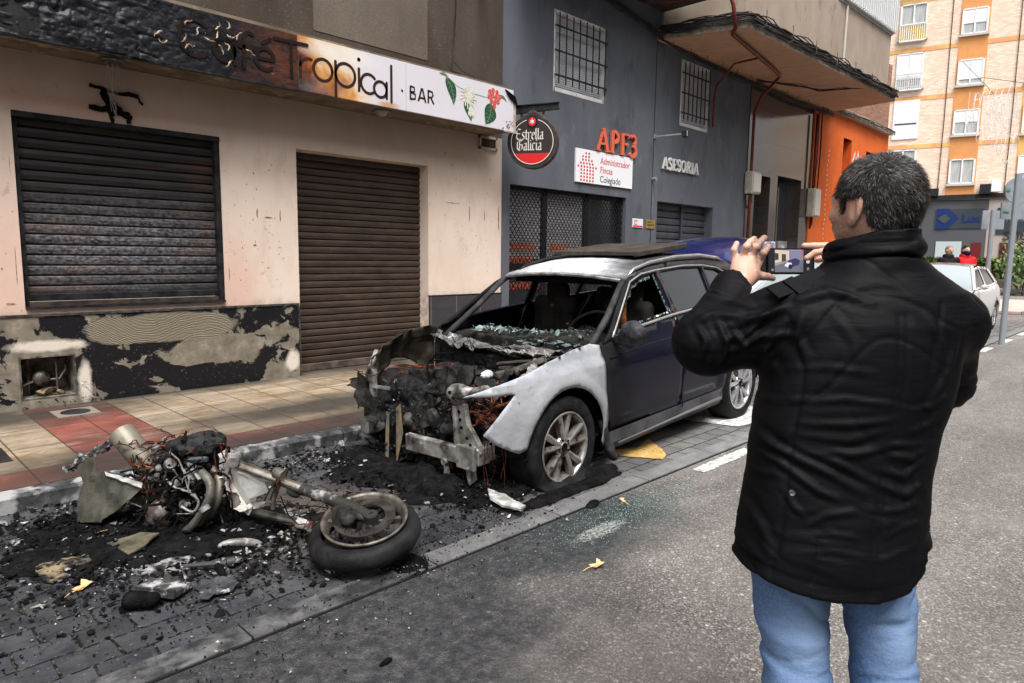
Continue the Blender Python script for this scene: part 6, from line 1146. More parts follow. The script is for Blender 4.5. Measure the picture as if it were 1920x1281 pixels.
smesh('melted_liner', snet(lambda P: smin(cap(P, (.42, .03, .42), (.47, .0, .22), .03, .035), cap(P, (.47, 0, .22), (.5, -.03, .16), .03), .03) + .02 * fbm(*P, 14, 3, 2), (.33, -.12, .08), (.6, .12, .52), .01), mat('melted_liner', (.01, .01, .011), (.035, .035, .037), 9, rough=.5, bump=.5), suv, False)
# ---- wheels
def wheel(cx, cy, flat, burnt, par, sgn=1, name='wheel', lab=None):
    wv = thing(name, lab, None, (cx, cy, .335)); wv.parent = par; RT, RR = .352, .237; mb = MB()
    prof = [(RR - .01, .03), (RR + .005, .005), (RR + .03, -.004), (RT - .045, -.008), (RT - .018, .004), (RT - .004, .025), (RT, .06), (RT, .11), (RT, .17), (RT - .006, .205), (RT - .03, .225), (RR, .222)]
    mb.lathe(prof, (0, 0, 0), (0, sgn, 0), 72); out = []
    if flat:
        for x, y, z in mb.v:
            lim = -.262
            if z < lim + .06:
                k = (lim + .06 - z); z2 = lim + .06 - k * .62; z2 = max(z2, lim - .004); sp = min(.07, k * .9); y = y - sp * (1 if y < .1 else -1); x = x * (1 + k * .8); z = z2
            z += .004 * math.sin(x * 40 + y * 20); out.append((x, y, z))
        mb.v = out
    mb.build('tyre', RUBBER if not burnt else mat('burnt_rubber', (.006, .006, .007), (.018, .0175, .0175), 12, rough=.7, bump=.5, bs=50), wv, inv=False, smooth=True)
    al = mat('wheel_alloy', (.42, .41, .40), (.22, .19, .16), 12, .38, .62, rough=.35, metal=.65, layers=[((.03, .025, .02), 13, .57, .66)]) if burnt else mat('clean_alloy', (.6, .6, .62), rough=.22, metal=.75)
    mb = MB(); mb.lathe([(RR + .004, .0), (RR - .002, -.006), (RR - .012, .0), (RR - .02, .02), (RR - .03, .13), (RR - .02, .2)], (0, 0, 0), (0, sgn, 0), 60); mb.build('rim', al, wv, inv=False, smooth=True); mb = MB()
    def T(r_, a, d): return (r_ * math.cos(a), sgn * d, r_ * math.sin(a))
    for k in range(5):
        a0 = k * 2 * math.pi / 5 + .31
        for s in (-1, 1):
            a1 = a0 + s * .10; a2 = a0 + s * .235; w1, w2 = .017, .023
            def P(r_, a, o_, d): x = r_ * math.cos(a) - o_ * math.sin(a); z = r_ * math.sin(a) + o_ * math.cos(a); return (x, sgn * d, z)
            V = [P(.05, a1, -w1, .014), P(.05, a1, w1, .014), P(.224, a2, w2, .008), P(.224, a2, -w2, .008), P(.05, a1, -w1 * .6, .06), P(.05, a1, w1 * .6, .06), P(.224, a2, w2 * .7, .05), P(.224, a2, -w2 * .7, .05)]
            M_ = [P(.05, a1, s * w1 * .3, .006), P(.224, a2, s * w2 * .3, -.001)]
            mb.add(V + M_, [(0, 3, 9, 8), (8, 9, 2, 1), (0, 4, 7, 3), (1, 2, 6, 5), (4, 5, 6, 7), (3, 7, 6, 2, 9)])
    mb.lathe([(0, .012), (.03, .012), (.034, .016), (.068, .018), (.075, .03), (.06, .06)], (0, 0, 0), (0, sgn, 0), 30); mb.build('spokes', al, wv, inv=False); mb = MB()
    for k in range(5): a = k * 2 * math.pi / 5 + .62; mb.cyl(T(.054, a, .016), T(.054, a, .008), .0095, n=10)
    mb.lathe([(0, .004), (.026, .005), (.029, .012)], (0, 0, 0), (0, sgn, 0), 24); mb.build('hub_cap', CHARD, wv, inv=False); mb = MB(); mb.lathe([(.0, .075), (.15, .075), (.15, .085), (.0, .09)], (0, 0, 0), (0, sgn, 0), 36); mb.build('brake_disc', mat('disc_rust', (.12, .09, .07), (.06, .04, .03), 9, rough=.5, metal=.6), wv, inv=False); return wv
fwl = wheel(0, .02, True, True, suv); rwl = wheel(2.67, .02, False, False, suv); wheel(0, WD - .02, True, True, suv, -1); wheel(2.67, WD - .02, False, False, suv, -1)
# ============================================================ WHITE CARS FURTHER DOWN
WP = mat('white_car_paint', (.62, .63, .65), rough=.25, coat=.8); DRK = mat('dark_trim', (.02, .02, .022), rough=.4); GG = mat('greenish_glass', (.05, .075, .072), rough=.04, spec=.9, coat=.5)
def hatch(name, label, loc, yaw, paint, roofm, L_=4.1, nwin=True):
    c = thing(name, label, 'car', loc, rot=(0, 0, yaw)); W_ = 1.74
    zt = [(0, .55), (.1, .72), (.5, .84), (1.0, .93), (1.75, 1.40), (2.2, 1.45), (3.2, 1.42), (3.75, 1.0), (4.0, .92), (4.1, .5)]
    bl = lambda x: interp(x, [(0, .5), (.1, .68), (.6, .82), (1.0, .92), (2, .95), (3.5, 1.02), (4.0, .95), (4.1, .5)])
    def y0(x, z): return interp(z, [(.15, .08), (.3, .02), (.6, 0), (.9, .03), (1.45, .26)]) + (.5 * (.5 - x) ** 2 if x < .5 else 0) + (.5 * (x - 3.6) ** 2 if x > 3.6 else 0)
    low = [(0.0, .2), (.42, .2)] + arcp(.80, .31, .36, 190, -10, 12)[::1] + [(2.95, .2)] + arcp(3.3, .31, .36, 190, -10, 12) + [(4.05, .25), (4.1, .5)] + [(x, bl(x)) for x in (4.0, 3.5, 3, 2.5, 2, 1.5, 1.0, .6, .1)]
    for s in (0, 1):
        f = (lambda u, v: (u, y0(u, v), v)) if not s else (lambda u, v: (u, W_ - y0(u, v), v)); b_ = sheet(low, f, .09); b_.build('body_side', paint, c, inv=False, solid=.01, smooth=True)
        up = [(1.0, .93), (1.72, 1.37), (2.2, 1.42), (3.2, 1.39), (3.72, 1.03), (3.0, .985), (2, .955)]; wa = [(1.25, .985), (1.78, 1.33), (2.22, 1.35), (2.22, 1.0)]; wb = [(2.3, 1.0), (2.3, 1.355), (3.05, 1.33), (3.4, 1.06)]
        sheet(up, f, .09, [wa, wb]).build('window_frame', paint, c, inv=False, solid=.01, smooth=True); gb = sheet(wa, lambda u, v: (f(u, v)[0], f(u, v)[1] + (.015 if not s else -.015), v), .2); sheet(wb, lambda u, v: (f(u, v)[0], f(u, v)[1] + (.015 if not s else -.015), v), .2, mb=gb); gb.build('side_windows', GG, c, inv=False)
        wh = wheel(.80 if True else 0, .03 if not s else W_ - .03, False, False, c, 1 if not s else -1); wh.location.z = .30; wh.scale = (.87, .95, .87); w2 = copy_tree(wh, c); w2.location.x = 3.3
        mb = MB(); mb.rock((1.28, -.07 if not s else W_ + .07, 1.0), (.14, .2, .14), 3, Matrix.Identity(3)); mb.build('door_mirror', paint, c, inv=False, smooth=True)
    mb = MB(); n = 12
    def strip(xs, zf, ins, m_, nm, k=10, bulge=.04):
        mb = MB(); vs = []
        for x in xs:
            e = ins(x)
            for j in range(k + 1): t = j / k; vs.append((x - .10 * (1 - (2 * t - 1) ** 2) * (1 if nm == 'windscreen' else .3), e + (W_ - 2 * e) * t, zf(x) + bulge * (1 - (2 * t - 1) ** 2)))
        mb.add(vs, [(i * (k + 1) + j, i * (k + 1) + j + 1, (i + 1) * (k + 1) + j + 1, (i + 1) * (k + 1) + j) for i in range(len(xs) - 1) for j in range(k)]); return mb.build(nm, m_, c, inv=False, smooth=True)
    zf = lambda x: interp(x, zt); ins = lambda x: y0(x, min(zf(x), 1.42)) + .01
    strip([.02, .1, .3, .6, 1.0], zf, ins, paint, 'bonnet'); strip([1.0, 1.2, 1.4, 1.6, 1.76], zf, lambda x: ins(x) + .03, mat('screen_glass', (.35, .40, .42), rough=.05, spec=.9, coat=.6), 'windscreen'); strip([1.76, 2.2, 2.7, 3.2], zf, ins, roofm, 'roof'); strip([3.2, 3.4, 3.6, 3.75], zf, lambda x: ins(x) + .03, GG, 'rear_window'); strip([3.75, 4.0, 4.08, 4.1], zf, ins, paint, 'tailgate')
    mb = MB(); mb.tube([(1.0, .05, .93), (1.4, .16, 1.19), (1.76, .27, 1.41)], .03, 6); mb.tube([(1.0, W_ - .05, .93), (1.4, W_ - .16, 1.19), (1.76, W_ - .27, 1.41)], .03, 6); mb.build('screen_pillar', paint, c, inv=False); mb = MB(); mb.b2((-.02, .2, .25), (.06, W_ - .2, .6), bev=.03); mb.b2((.2, .15, .16), (3.9, W_ - .15, .25)); mb.build('front_grille', DRK, c, inv=False); mb = MB(); mb.b2((.02, .15, .62), (.2, .45, .72), bev=.03); mb.b2((.02, W_ - .45, .62), (.2, W_ - .15, .72), bev=.03); mb.build('headlight', GREYM, c, inv=False)
    mb = MB(); mb.b2((1.3, .2, .3), (3.5, W_ - .2, .9)); mb.build('cabin', DRK, c, inv=False); return c
hatch('parked_car', 'white hatchback parked right behind the burnt car, mostly hidden by the man', (8.45, 2.9, 0), R(0), WP, WP)
hatch('parked_car', 'white hatchback with dark roof parked further down the street facing the camera', (15.35, 2.95, 0), R(.5), WP, mat('dark_roof', (.10, .07, .07), rough=.3, coat=.5))
# ============================================================ MAN TAKING A PHOTO (seen from behind)
G0 = at(1590, 1000, D=1.57); G0.z = 0
man = thing('person', 'person seen from behind in long black jacket and blue jeans, raising a phone', 'person', G0, rot=(0, 0, math.atan2(cr.y, cr.x)))
def LC(px, py, D): p = at(px, py, D=D) - G0; return (p.dot(cr), p.dot(fw), p.z)
def disp(o, fn):
    me = o.data; n = len(me.vertices); co = np.zeros(n * 3, np.float32); no = np.zeros(n * 3, np.float32); me.vertices.foreach_get('co', co); me.vertices.foreach_get('normal', no); co = co.reshape(-1, 3).astype(float); no = no.reshape(-1, 3)
    co += no * fn(co, no)[:, None]; me.vertices.foreach_set('co', co.astype(np.float32).ravel()); me.update()
def smoothm(o, it=2, f=.5):
    md = o.modifiers.new('sm', 'SMOOTH'); md.iterations = it; md.factor = f
SKIN = mat('skin', (.56, .33, .24), (.62, .38, .28), 14, rough=.5, bump=.15, bs=120, layers=[((.50, .22, .16), 9, .55, .75)]); SKIN.node_tree.nodes['Principled BSDF'].inputs['Subsurface Weight'].default_value = .12; SKIN.node_tree.nodes['Principled BSDF'].inputs['Subsurface Radius'].default_value = (.01, .004, .002)
g = NG('black_jacket', .55, .10); c_ = g.mix(g.rg(g.noise(9, 4), .3, .7), (.0022, .0022, .003), (.004, .004, .0052)); b1 = g.bump(g.noise(11, 5, g.mapv((.7, .7, 2.8)), dist=.7), .22, .014); g.bump(g.noise(420, 2), .12, .001, b1); JK = g.out(c_, g.rg(g.noise(5, 4), .3, .7, .56, .66))
DM = 1.57
# --- torso tables from shoulders to hem
TB = [(455, 1585, 1690, .085), (505, 1535, 1740, .10), (545, 1478, 1795, .125), (600, 1448, 1806, .145), (660, 1432, 1792, .15), (720, 1420, 1782, .15), (780, 1409, 1768, .145), (850, 1401, 1748, .145), (900, 1396, 1741, .148), (950, 1388, 1740, .152), (1000, 1380, 1742, .158), (1050, 1376, 1738, .16), (1150, 1376, 1736, .16)]
rows_ = []
for py, xl, xr, b in TB: a_, c2 = LC(xl + 10, py, DM), LC(xr - 15, py, DM); rows_.append((a_[2], (a_[0] + c2[0]) / 2, (c2[0] - a_[0]) / 2, b, a_[1]))
rows_.sort(); RZ = [r_[0] for r_ in rows_]
def tors(P, sh=0):
    x, y, z = P; cx = np.interp(z, RZ, [r_[1] for r_ in rows_]); a = np.interp(z, RZ, [r_[2] for r_ in rows_]) - sh; b = np.interp(z, RZ, [r_[3] for r_ in rows_]) - sh; cy = .02 + .04 * np.clip((z - 1.0) / .5, -.3, 1)
    q = (np.abs((x - cx) / a) ** 2.35 + np.abs((y - cy) / b) ** 2.35) ** (1 / 2.35); return (q - 1) * np.minimum(a, b)
SL, ELB, WR = LC(1492, 600, 1.56), LC(1328, 640, 1.62), LC(1372, 537, 1.86); SRr, ELR, WRR = LC(1776, 605, 1.58), LC(1768, 715, 1.72), LC(1600, 530, 1.93)
hemL = [LC(x, y, 1.45) for x, y in ((1370, 1040), (1385, 1080), (1420, 1098), (1480, 1112), (1560, 1125), (1640, 1126), (1700, 1112), (1735, 1075), (1745, 1040))]
def armL(P, sh=0): return smin(cap(P, SL, ELB, .088 - sh, .078 - sh), cap(P, ELB, WR, .074 - sh, .052 - sh), .03)
def jack(P):
    x, y, z = P; d = tors(P); d = smin(d, cap(P, LC(1500, 597, DM), LC(1640, 545, DM), .082, .085), .06); d = smin(d, cap(P, LC(1778, 607, DM), LC(1640, 545, DM), .076, .085), .05)
    d = smin(d, armL(P), .045); d = smin(d, smin(cap(P, SRr, ELR, .070, .068), cap(P, ELR, WRR, .06, .05), .03), .03)
    zh = np.interp(x, [h[0] for h in hemL], [h[2] for h in hemL]); d = np.maximum(d, zh - z)
    wd = np.array(WR) - np.array(ELB); wd = wd / np.linalg.norm(wd); s = (x - WR[0]) * wd[0] + (y - WR[1]) * wd[1] + (z - WR[2]) * wd[2]; near_ = np.sqrt((x - WR[0]) ** 2 + (y - WR[1]) ** 2 + (z - WR[2]) ** 2) < .12
    d = np.where(near_, np.maximum(d, s - .0), d); return np.maximum(d, z - LC(1630, 478, DM)[2])
jo = smesh('jacket', snet(jack, (-.50, -.26, .66), (.42, .62, 1.62), .0055), JK, man, False)
def seg2(U, V, pl):
    best = np.full(U.shape, 9.); tt = np.zeros(U.shape); k = len(pl) - 1
    for i in range(k):
        ax_, az_ = pl[i]; bx_, bz_ = pl[i + 1]; dx, dz = bx_ - ax_, bz_ - az_; t = np.clip(((U - ax_) * dx + (V - az_) * dz) / (dx * dx + dz * dz), 0, 1); d = np.hypot(U - ax_ - t * dx, V - az_ - t * dz); m = d < best; best = np.where(m, d, best); tt = np.where(m, (i + t) / k, tt)
    return best, tt
def lp(pts, D=1.43): return [(LC(x, y, D)[0], LC(x, y, D)[2]) for x, y in pts]
FOLDS = [  # (photo line of the crease, width, height)
 ([(1500, 760), (1580, 748), (1670, 755)], .010, .006), ([(1510, 800), (1600, 795), (1680, 785)], .011, .007), ([(1500, 832), (1590, 838), (1670, 815)], .011, -.006), ([(1520, 858), (1620, 850), (1700, 832)], .010, .007), ([(1490, 700), (1560, 690), (1640, 700)], .012, .004), ([(1700, 770), (1750, 762), (1790, 740)], .010, .006), ([(1700, 810), (1745, 800), (1770, 780)], .010, .006),
 ([(1420, 800), (1470, 850), (1550, 885), (1620, 925)], .013, .011), ([(1410, 850), (1480, 880), (1540, 925), (1580, 940)], .011, .009), ([(1500, 850), (1570, 868), (1640, 905)], .012, .009), ([(1410, 900), (1450, 915), (1475, 905)], .010, .006), ([(1640, 905), (1700, 930), (1740, 915)], .012, .010), ([(1650, 880), (1700, 895), (1738, 870)], .011, .008), ([(1660, 850), (1710, 862), (1740, 850)], .010, .006), ([(1600, 960), (1550, 970), (1520, 990)], .010, .006),
 ([(1395, 930), (1425, 960), (1450, 1010), (1462, 1060)], .012, .008), ([(1385, 980), (1405, 1020), (1440, 1070)], .011, .007), ([(1485, 930), (1500, 960), (1515, 975)], .009, .006), ([(1500, 1040), (1560, 1034), (1620, 1042)], .009, .004), ([(1505, 1010), (1560, 1002), (1612, 1008)], .009, .004), ([(1660, 960), (1700, 955), (1735, 950)], .009, .005), ([(1655, 1010), (1700, 990), (1735, 985)], .009, .005), ([(1650, 1050), (1690, 1035), (1730, 1030)], .009, .004),
 ([(1735, 590), (1760, 640), (1770, 700)], .014, .008), ([(1800, 640), (1780, 700), (1745, 760)], .013, .008), ([(1560, 580), (1600, 640), (1610, 700)], .014, .004)]
SEAMS = [[(1697, 590), (1690, 700), (1680, 800), (1668, 900), (1650, 1000), (1640, 1122)], [(1683, 590), (1678, 700), (1668, 800), (1656, 900), (1638, 1000), (1628, 1122)], [(1500, 610), (1520, 700), (1505, 800), (1492, 900), (1480, 1000), (1462, 1095)], [(1545, 1000), (1525, 1100)], [(1770, 570), (1745, 660), (1730, 800), (1722, 950), (1715, 1100)], [(1478, 560), (1495, 600), (1497, 660), (1480, 690)]]
AF = [([(1418, 588), (1400, 610), (1370, 640)], .009, .010), ([(1450, 570), (1418, 588), (1380, 600)], .012, .012), ([(1460, 620), (1410, 625), (1360, 660)], .012, .009), ([(1395, 655), (1370, 625), (1350, 640)], .010, .008), ([(1350, 680), (1355, 640), (1340, 600)], .010, .008), ([(1310, 680), (1320, 640), (1305, 610)], .010, .007), ([(1290, 610), (1330, 590), (1380, 590)], .010, .007), ([(1310, 575), (1350, 560), (1400, 570)], .010, .006), ([(1440, 690), (1420, 650), (1440, 610)], .011, .007), ([(1478, 660), (1462, 620), (1470, 585)], .012, .006), ([(1340, 545), (1370, 548), (1400, 562)], .007, .004), ([(1460, 560), (1520, 540), (1580, 560)], .013, .006)]
def jfold(co, no):
    x, y, z = co.T; h = np.zeros(len(x)); back = np.clip(-no[:, 1] * 2 + .6, 0, 1); arm = armL((x, y, z)) < .03; tor = tors((x, y, z)) < .03
    for pl, w_, a in FOLDS:
        d, t = seg2(x, z, lp(pl)); w_ = w_ * .62; a = a * .68; f_ = a * np.exp(-(d / w_) ** 2) - a * .55 * np.exp(-((d - w_ * 1.9) / w_) ** 2); h += np.where(tor, f_ * back * np.sin(np.pi * np.clip(t, .02, .98)) ** .5, 0)
    for pl, w_, a in AF:
        d, t = seg2(x, z, lp(pl, 1.56)); w_ = w_ * .66; a = a * 1.0; f_ = a * np.exp(-(d / w_) ** 2) - a * .6 * np.exp(-((d - w_ * 1.8) / w_) ** 2); h += f_ * back * np.sin(np.pi * np.clip(t, .02, .98)) ** .5 * (1.0)
    for pl in SEAMS: d, t = seg2(x, z, lp(pl)); h -= np.where(tor, .0035 * np.exp(-(d / .0045) ** 2) * back, 0)
    wr_ = fbm(x * 2.2, y * 2.2, z * 9 + 1.2 * vn(x * 6, y * 6, z * 3, 4), 1.4, 2, 6); h += .0045 * wr_ + .0028 * (1 - 2 * np.abs(vn(x * 7, y * 7, z * 34 + 2.5 * vn(x * 5, y * 5, z * 5, 8), 12))) * np.clip((1.35 - z) * 3, .25, 1)
    cr1 = vn(x * 3.2 + 3, y * 3.2, z * 13 + 2.2 * vn(x * 4, y * 4, z * 3, 21), 31); h -= .0042 * np.exp(-(cr1 / .07) ** 2) * np.clip(vn(x * 5, y * 5, z * 5, 41) * 2 + .7, 0, 1); cr2 = vn(x * 6 + z * 5, y * 6, z * 12, 33); h -= .003 * np.exp(-(cr2 / .06) ** 2) * np.clip(vn(x * 6, y * 6, z * 6, 43) * 2 + .2, 0, 1)
    hem = np.interp(x, [q[0] for q in hemL], [q[2] for q in hemL]); h += .004 * np.exp(-((z - hem - .006) / .006) ** 2) - .003 * np.exp(-((z - hem - .03) / .005) ** 2); return h
disp(jo, jfold); smoothm(jo, 1, .4)
# collar
cc_ = LC(1636, 478, DM - .01)
def coll(P):
    x, y, z = P; z0 = cc_[2] + .02 * (x - cc_[0]) * 2 - .0; t = (z - z0); a = .088 - .12 * np.clip(t, -.06, .06) + .006 * np.sin(t * 110); b = .088 - .08 * np.clip(t, -.06, .06) + .006 * np.sin(t * 110)
    q = np.sqrt(((x - cc_[0]) / a) ** 2 + ((y - cc_[1]) / b) ** 2); d = np.abs((q - 1) * np.minimum(a, b)) - .010; top = cc_[2] + .050 + .06 * (x - cc_[0]) - .10 * np.clip(y - cc_[1], 0, 1) - .30 * np.clip(-(x - cc_[0]) - .03, 0, .12); return np.maximum(np.maximum(d, z - top), (cc_[2] - .075) - z) - .004
co_ = smesh('jacket_collar', snet(coll, (cc_[0] - .17, cc_[1] - .16, cc_[2] - .12), (cc_[0] + .17, cc_[1] + .16, cc_[2] + .12), .005), JK, man, False)
def cf(co, no):
    x, y, z = co.T; h = .004 * fbm(x, y, z * 3, 9, 3, 3)
    for pl, w_, a in [([(1548, 490), (1620, 455), (1712, 452)], .004, -.007), ([(1545, 505), (1600, 478), (1690, 470), (1728, 480)], .007, .007), ([(1650, 485), (1690, 478), (1728, 490)], .007, -.006), ([(1560, 510), (1640, 492), (1725, 500)], .006, .005), ([(1640, 505), (1680, 498), (1728, 505)], .006, .005)]: d, t = seg2(x, z, lp(pl, 1.47)); h += a * np.exp(-(d / w_) ** 2) * (y < cc_[1] + .03)
    return h
disp(co_, cf); smoothm(co_, 1)
# epaulettes
mb = MB()
def strap(pts, w_, th):
    P = [Vector(LC(*p)) for p in pts]; up = Vector((0, -.55, .83)); vs = []
    for i, p in enumerate(P):
        t = (P[min(i + 1, len(P) - 1)] - P[max(0, i - 1)]).normalized(); s = t.cross(up).normalized() * w_ / 2; n_ = s.cross(t).normalized() * th; n_ = n_ if n_.dot(up) > 0 else -n_; vs += [p - s, p + s, p + s + n_, p - s + n_]
    mb.add(vs, [(4 * i + a, 4 * i + b, 4 * i + 4 + b, 4 * i + 4 + a) for i in range(len(P) - 1) for a, b in ((0, 1), (1, 2), (2, 3), (3, 0))] + [(0, 1, 2, 3), (len(vs) - 4, len(vs) - 3, len(vs) - 2, len(vs) - 1)])
strap([(1448, 552, 1.50), (1478, 541, 1.51), (1510, 528, 1.515), (1545, 514, 1.52)], .042, .005); strap([(1482, 544, 1.505), (1500, 536, 1.51)], .055, .009); strap([(1815, 562, 1.52), (1785, 545, 1.505), (1750, 528, 1.49)], .04, .005)
mb.build('epaulette', JK, man, inv=False, smooth=True, sharp=40)
mb = MB(); p = Vector(LC(1485, 924, 1.425)); mb.lathe([(0, -.004), (.005, -.003), (.006, .002)], p, (0, -1, 0), 12); mb.build('snap_button', GREYM, man, inv=False)
# --- body: head, neck, hands
HC = Vector(LC(1640, 383, 1.55)); fa = R(29); FV = np.array([-math.sin(fa), math.cos(fa), 0]); LV = np.array([-math.cos(fa), -math.sin(fa), 0])
def hl(P):
    x, y, z = P[0] - HC[0], P[1] - HC[1], P[2] - HC[2]; k = .845; return ((x * FV[0] + y * FV[1]) / k, (x * LV[0] + y * LV[1]) / k, z / k)      # forward, left, up
def skull(Q, o=0): return smin(ell(Q, (-.012, 0, .012), (.103 + o, .083 + o, .105 + o)), ell(Q, (.02, 0, -.02), (.085 + o, .072 + o, .09 + o)), .04)
def headf(P):
    Q = hl(P); d = skull(Q); d = smin(d, ell(Q, (.045, 0, -.075), (.05, .052, .055)), .035); d = smin(d, cap(Q, (.045, .045, -.07), (-.005, .062, -.055), .018, .016), .02)
    d = smin(d, cap(Q, (.085, .048, .018), (.098, .02, .02), .010), .012); d = smin(d, ell(Q, (.075, .05, -.03), (.02, .02, .018)), .015); d = smin(d, cap(Q, (.098, 0, .01), (.122, 0, -.028), .008, .012), .012)
    d = smin(d, cap(Q, (.098, -.02, -.062), (.098, .02, -.062), .008), .012); d = np.maximum(d, -(ell(Q, (.102, .03, .002), (.016, .016, .010)))); d = smin(d, cap(Q, (-.02, 0, -.05), (-.03, 0, -.19), .062, .062), .03)
    for s in (1, -1):
        e = np.minimum(99, ell((Q[0] * 1 + .25 * (Q[2] + .02), (Q[1] - s * .088) - s * .35 * (-Q[0] - .0) * .8, Q[2]), (-.006, 0, -.022), (.025, .009, .042))); e = np.maximum(e, -ell((Q[0], Q[1] - s * .096, Q[2]), (-.004, 0, -.018), (.011, .006, .022))); d = smin(d, e, .005)
    return d
hv = snet(headf, (HC[0] - .17, HC[1] - .17, HC[2] - .22), (HC[0] + .17, HC[1] + .19, HC[2] + .15), .0045)
def finger(P, pts, r0, r1):
    d = 9; n = len(pts) - 1
    for i in range(n): a, b = r0 + (r1 - r0) * i / n, r0 + (r1 - r0) * (i + 1) / n; c = cap(P, LC(*pts[i]), LC(*pts[i + 1]), a, b); d = c if i == 0 else smin(d, c, .003)
    return d
def handL(P):
    d = smin(cap(P, LC(1386, 533, 1.87), LC(1392, 512, 1.885), .026, .028), cap(P, LC(1381, 508, 1.885), LC(1379, 486, 1.90), .013, .011), .022); d = smin(d, cap(P, LC(1392, 508, 1.88), LC(1395, 482, 1.89), .017, .012), .016); d = smin(d, cap(P, LC(1402, 508, 1.88), LC(1411, 482, 1.89), .017, .012), .016); d = smin(d, cap(P, LC(1408, 512, 1.885), LC(1423, 490, 1.90), .017, .012), .016); d = smin(d, cap(P, LC(1398, 525, 1.875), LC(1414, 517, 1.88), .022, .016), .018)
    k = .005
    for pts, a, b in (([(1378, 482, 1.90), (1376, 469, 1.895), (1381, 457, 1.90)], .0095, .0078), ([(1395, 480, 1.89), (1399, 463, 1.875), (1406, 454, 1.88), (1414, 448, 1.895)], .0105, .0082), ([(1411, 480, 1.89), (1418, 464, 1.875), (1425, 454, 1.88), (1433, 446, 1.90)], .0108, .0084), ([(1423, 489, 1.90), (1431, 475, 1.885), (1436, 468, 1.89), (1440, 462, 1.905)], .0108, .0088), ([(1412, 517, 1.885), (1429, 518, 1.885), (1440, 519, 1.895), (1449, 522, 1.905)], .0135, .0085)): d = smin(d, finger(P, pts, a, b), k)
    return d
def handR(P):
    d = smin(cap(P, LC(1600, 528, 1.93), LC(1572, 496, 1.94), .026, .024), cap(P, LC(1578, 480, 1.94), LC(1576, 508, 1.94), .018, .018), .02)
    for pts, a, b in (([(1574, 473, 1.94), (1550, 461, 1.925), (1528, 461, 1.925), (1508, 461, 1.93)], .0105, .0082), ([(1572, 482, 1.93), (1546, 471, 1.905), (1528, 474, 1.90), (1513, 484, 1.905)], .0105, .008), ([(1574, 492, 1.95), (1550, 485, 1.965), (1532, 488, 1.965)], .010, .008), ([(1574, 508, 1.93), (1550, 516, 1.915), (1528, 519, 1.915), (1507, 524, 1.925)], .012, .0085)): d = smin(d, finger(P, pts, a, b), .005)
    return d
def bbox(l, m): a = np.array([LC(*p) for p in l]); return tuple(a.min(0) - m), tuple(a.max(0) + m)
lo, hi = bbox([(1366, 545, 1.86), (1450, 440, 1.91)], .03); hL = snet(handL, lo, hi, .0022); lo, hi = bbox([(1500, 530, 1.9), (1610, 455, 1.97)], .03); hR = snet(handR, lo, hi, .0026)
HX, KN = .088, .012
tb = snet(lambda P: smin(np.maximum(tors(P, .03), .93 - P[2]), smin(cap(P, SL, ELB, .05, .042), cap(P, ELB, LC(1386, 533, 1.87), .04, .027), .02), .03), (-.45, -.2, .72), (.35, .5, 1.52), .018)
g = NG('face_and_hand_skin', .5, .35); c_ = g.mix(g.rg(g.noise(16, 5), .4, .65), (.60, .37, .275), (.55, .30, .22)); c_ = g.mix(g.rg(g.noise(5, 5), .5, .7, 0, .5), c_, (.50, .23, .17)); sm_ = g.ma('MULTIPLY', g.rg(g.ma('ADD', g.z, g.ma('MULTIPLY', g.x, .0)), HC[2] - .015, HC[2] - .045), g.ma('MULTIPLY', g.rg(g.x, HC[0] - .03, HC[0] - .06), g.rg(g.x, HC[0] - .16, HC[0] - .15))); c_ = g.mix(g.ma('MULTIPLY', sm_, g.rg(g.noise(160, 3), .35, .6, .25, .7)), c_, (.12, .085, .07)); g.bump(g.noise(150, 5), .25, .002); g.b.inputs['Subsurface Weight'].default_value = .12; g.b.inputs['Subsurface Radius'].default_value = (.01, .004, .002)
smesh('body', joinvf([hv, hL, hR, tb]), g.out(c_), man, False)
# stubble + hair
def hairf(P):
    Q = hl(P); n_ = .004 * fbm(*P, 26, 3, 3); d = skull(Q, .013) + n_; fr = Q[0] - (.062 + .0 * Q[2]) + .35 * np.clip(.03 - Q[2], 0, .2) * 1.5; d = np.maximum(d, fr)
    low = -(Q[2] + .028 + .5 * np.clip(-.012 - Q[0], 0, .12) * 1.9); low = np.where((Q[0] > -.035) & (np.abs(Q[1]) > .055), -(Q[2] - .012), low); low = np.where((Q[0] > .026) & (np.abs(Q[1]) > .05), -(Q[2] + .020), low); low = np.where((Q[0] > .036) & (np.abs(Q[1]) > .04), -(Q[2] - .02), low); d = np.maximum(d, low); return np.maximum(d, -.108 - Q[2])
hm = snet(hairf, (HC[0] - .15, HC[1] - .15, HC[2] - .13), (HC[0] + .15, HC[1] + .16, HC[2] + .15), .005)
HD = mat('dark_hair', (.014, .011, .010), (.03, .026, .024), 60, rough=.55); HG = mat('grey_hair', (.10, .095, .095), (.2, .19, .19), 60, rough=.5); HMID = mat('mid_hair', (.025, .021, .019), (.05, .044, .042), 60, rough=.5)
hb = MB(); hb.fixn = False; hb.add(hm[0].tolist(), [tuple(f) for f in hm[1].tolist()]); hb.mi = [0] * len(hb.f); rs = np.random.RandomState(5)
vv, ff = hm; cen = vv[ff].mean(1); nor = np.cross(vv[ff[:, 1]] - vv[ff[:, 0]], vv[ff[:, 2]] - vv[ff[:, 0]]); nor /= np.linalg.norm(nor, axis=1)[:, None] + 1e-9
out_ = ((cen - np.array(HC)) * nor).sum(1) < 0; nor[out_] *= -1; WH = np.array(LC(1652, 322, 1.49)); pick = rs.randint(0, len(cen), 21000)
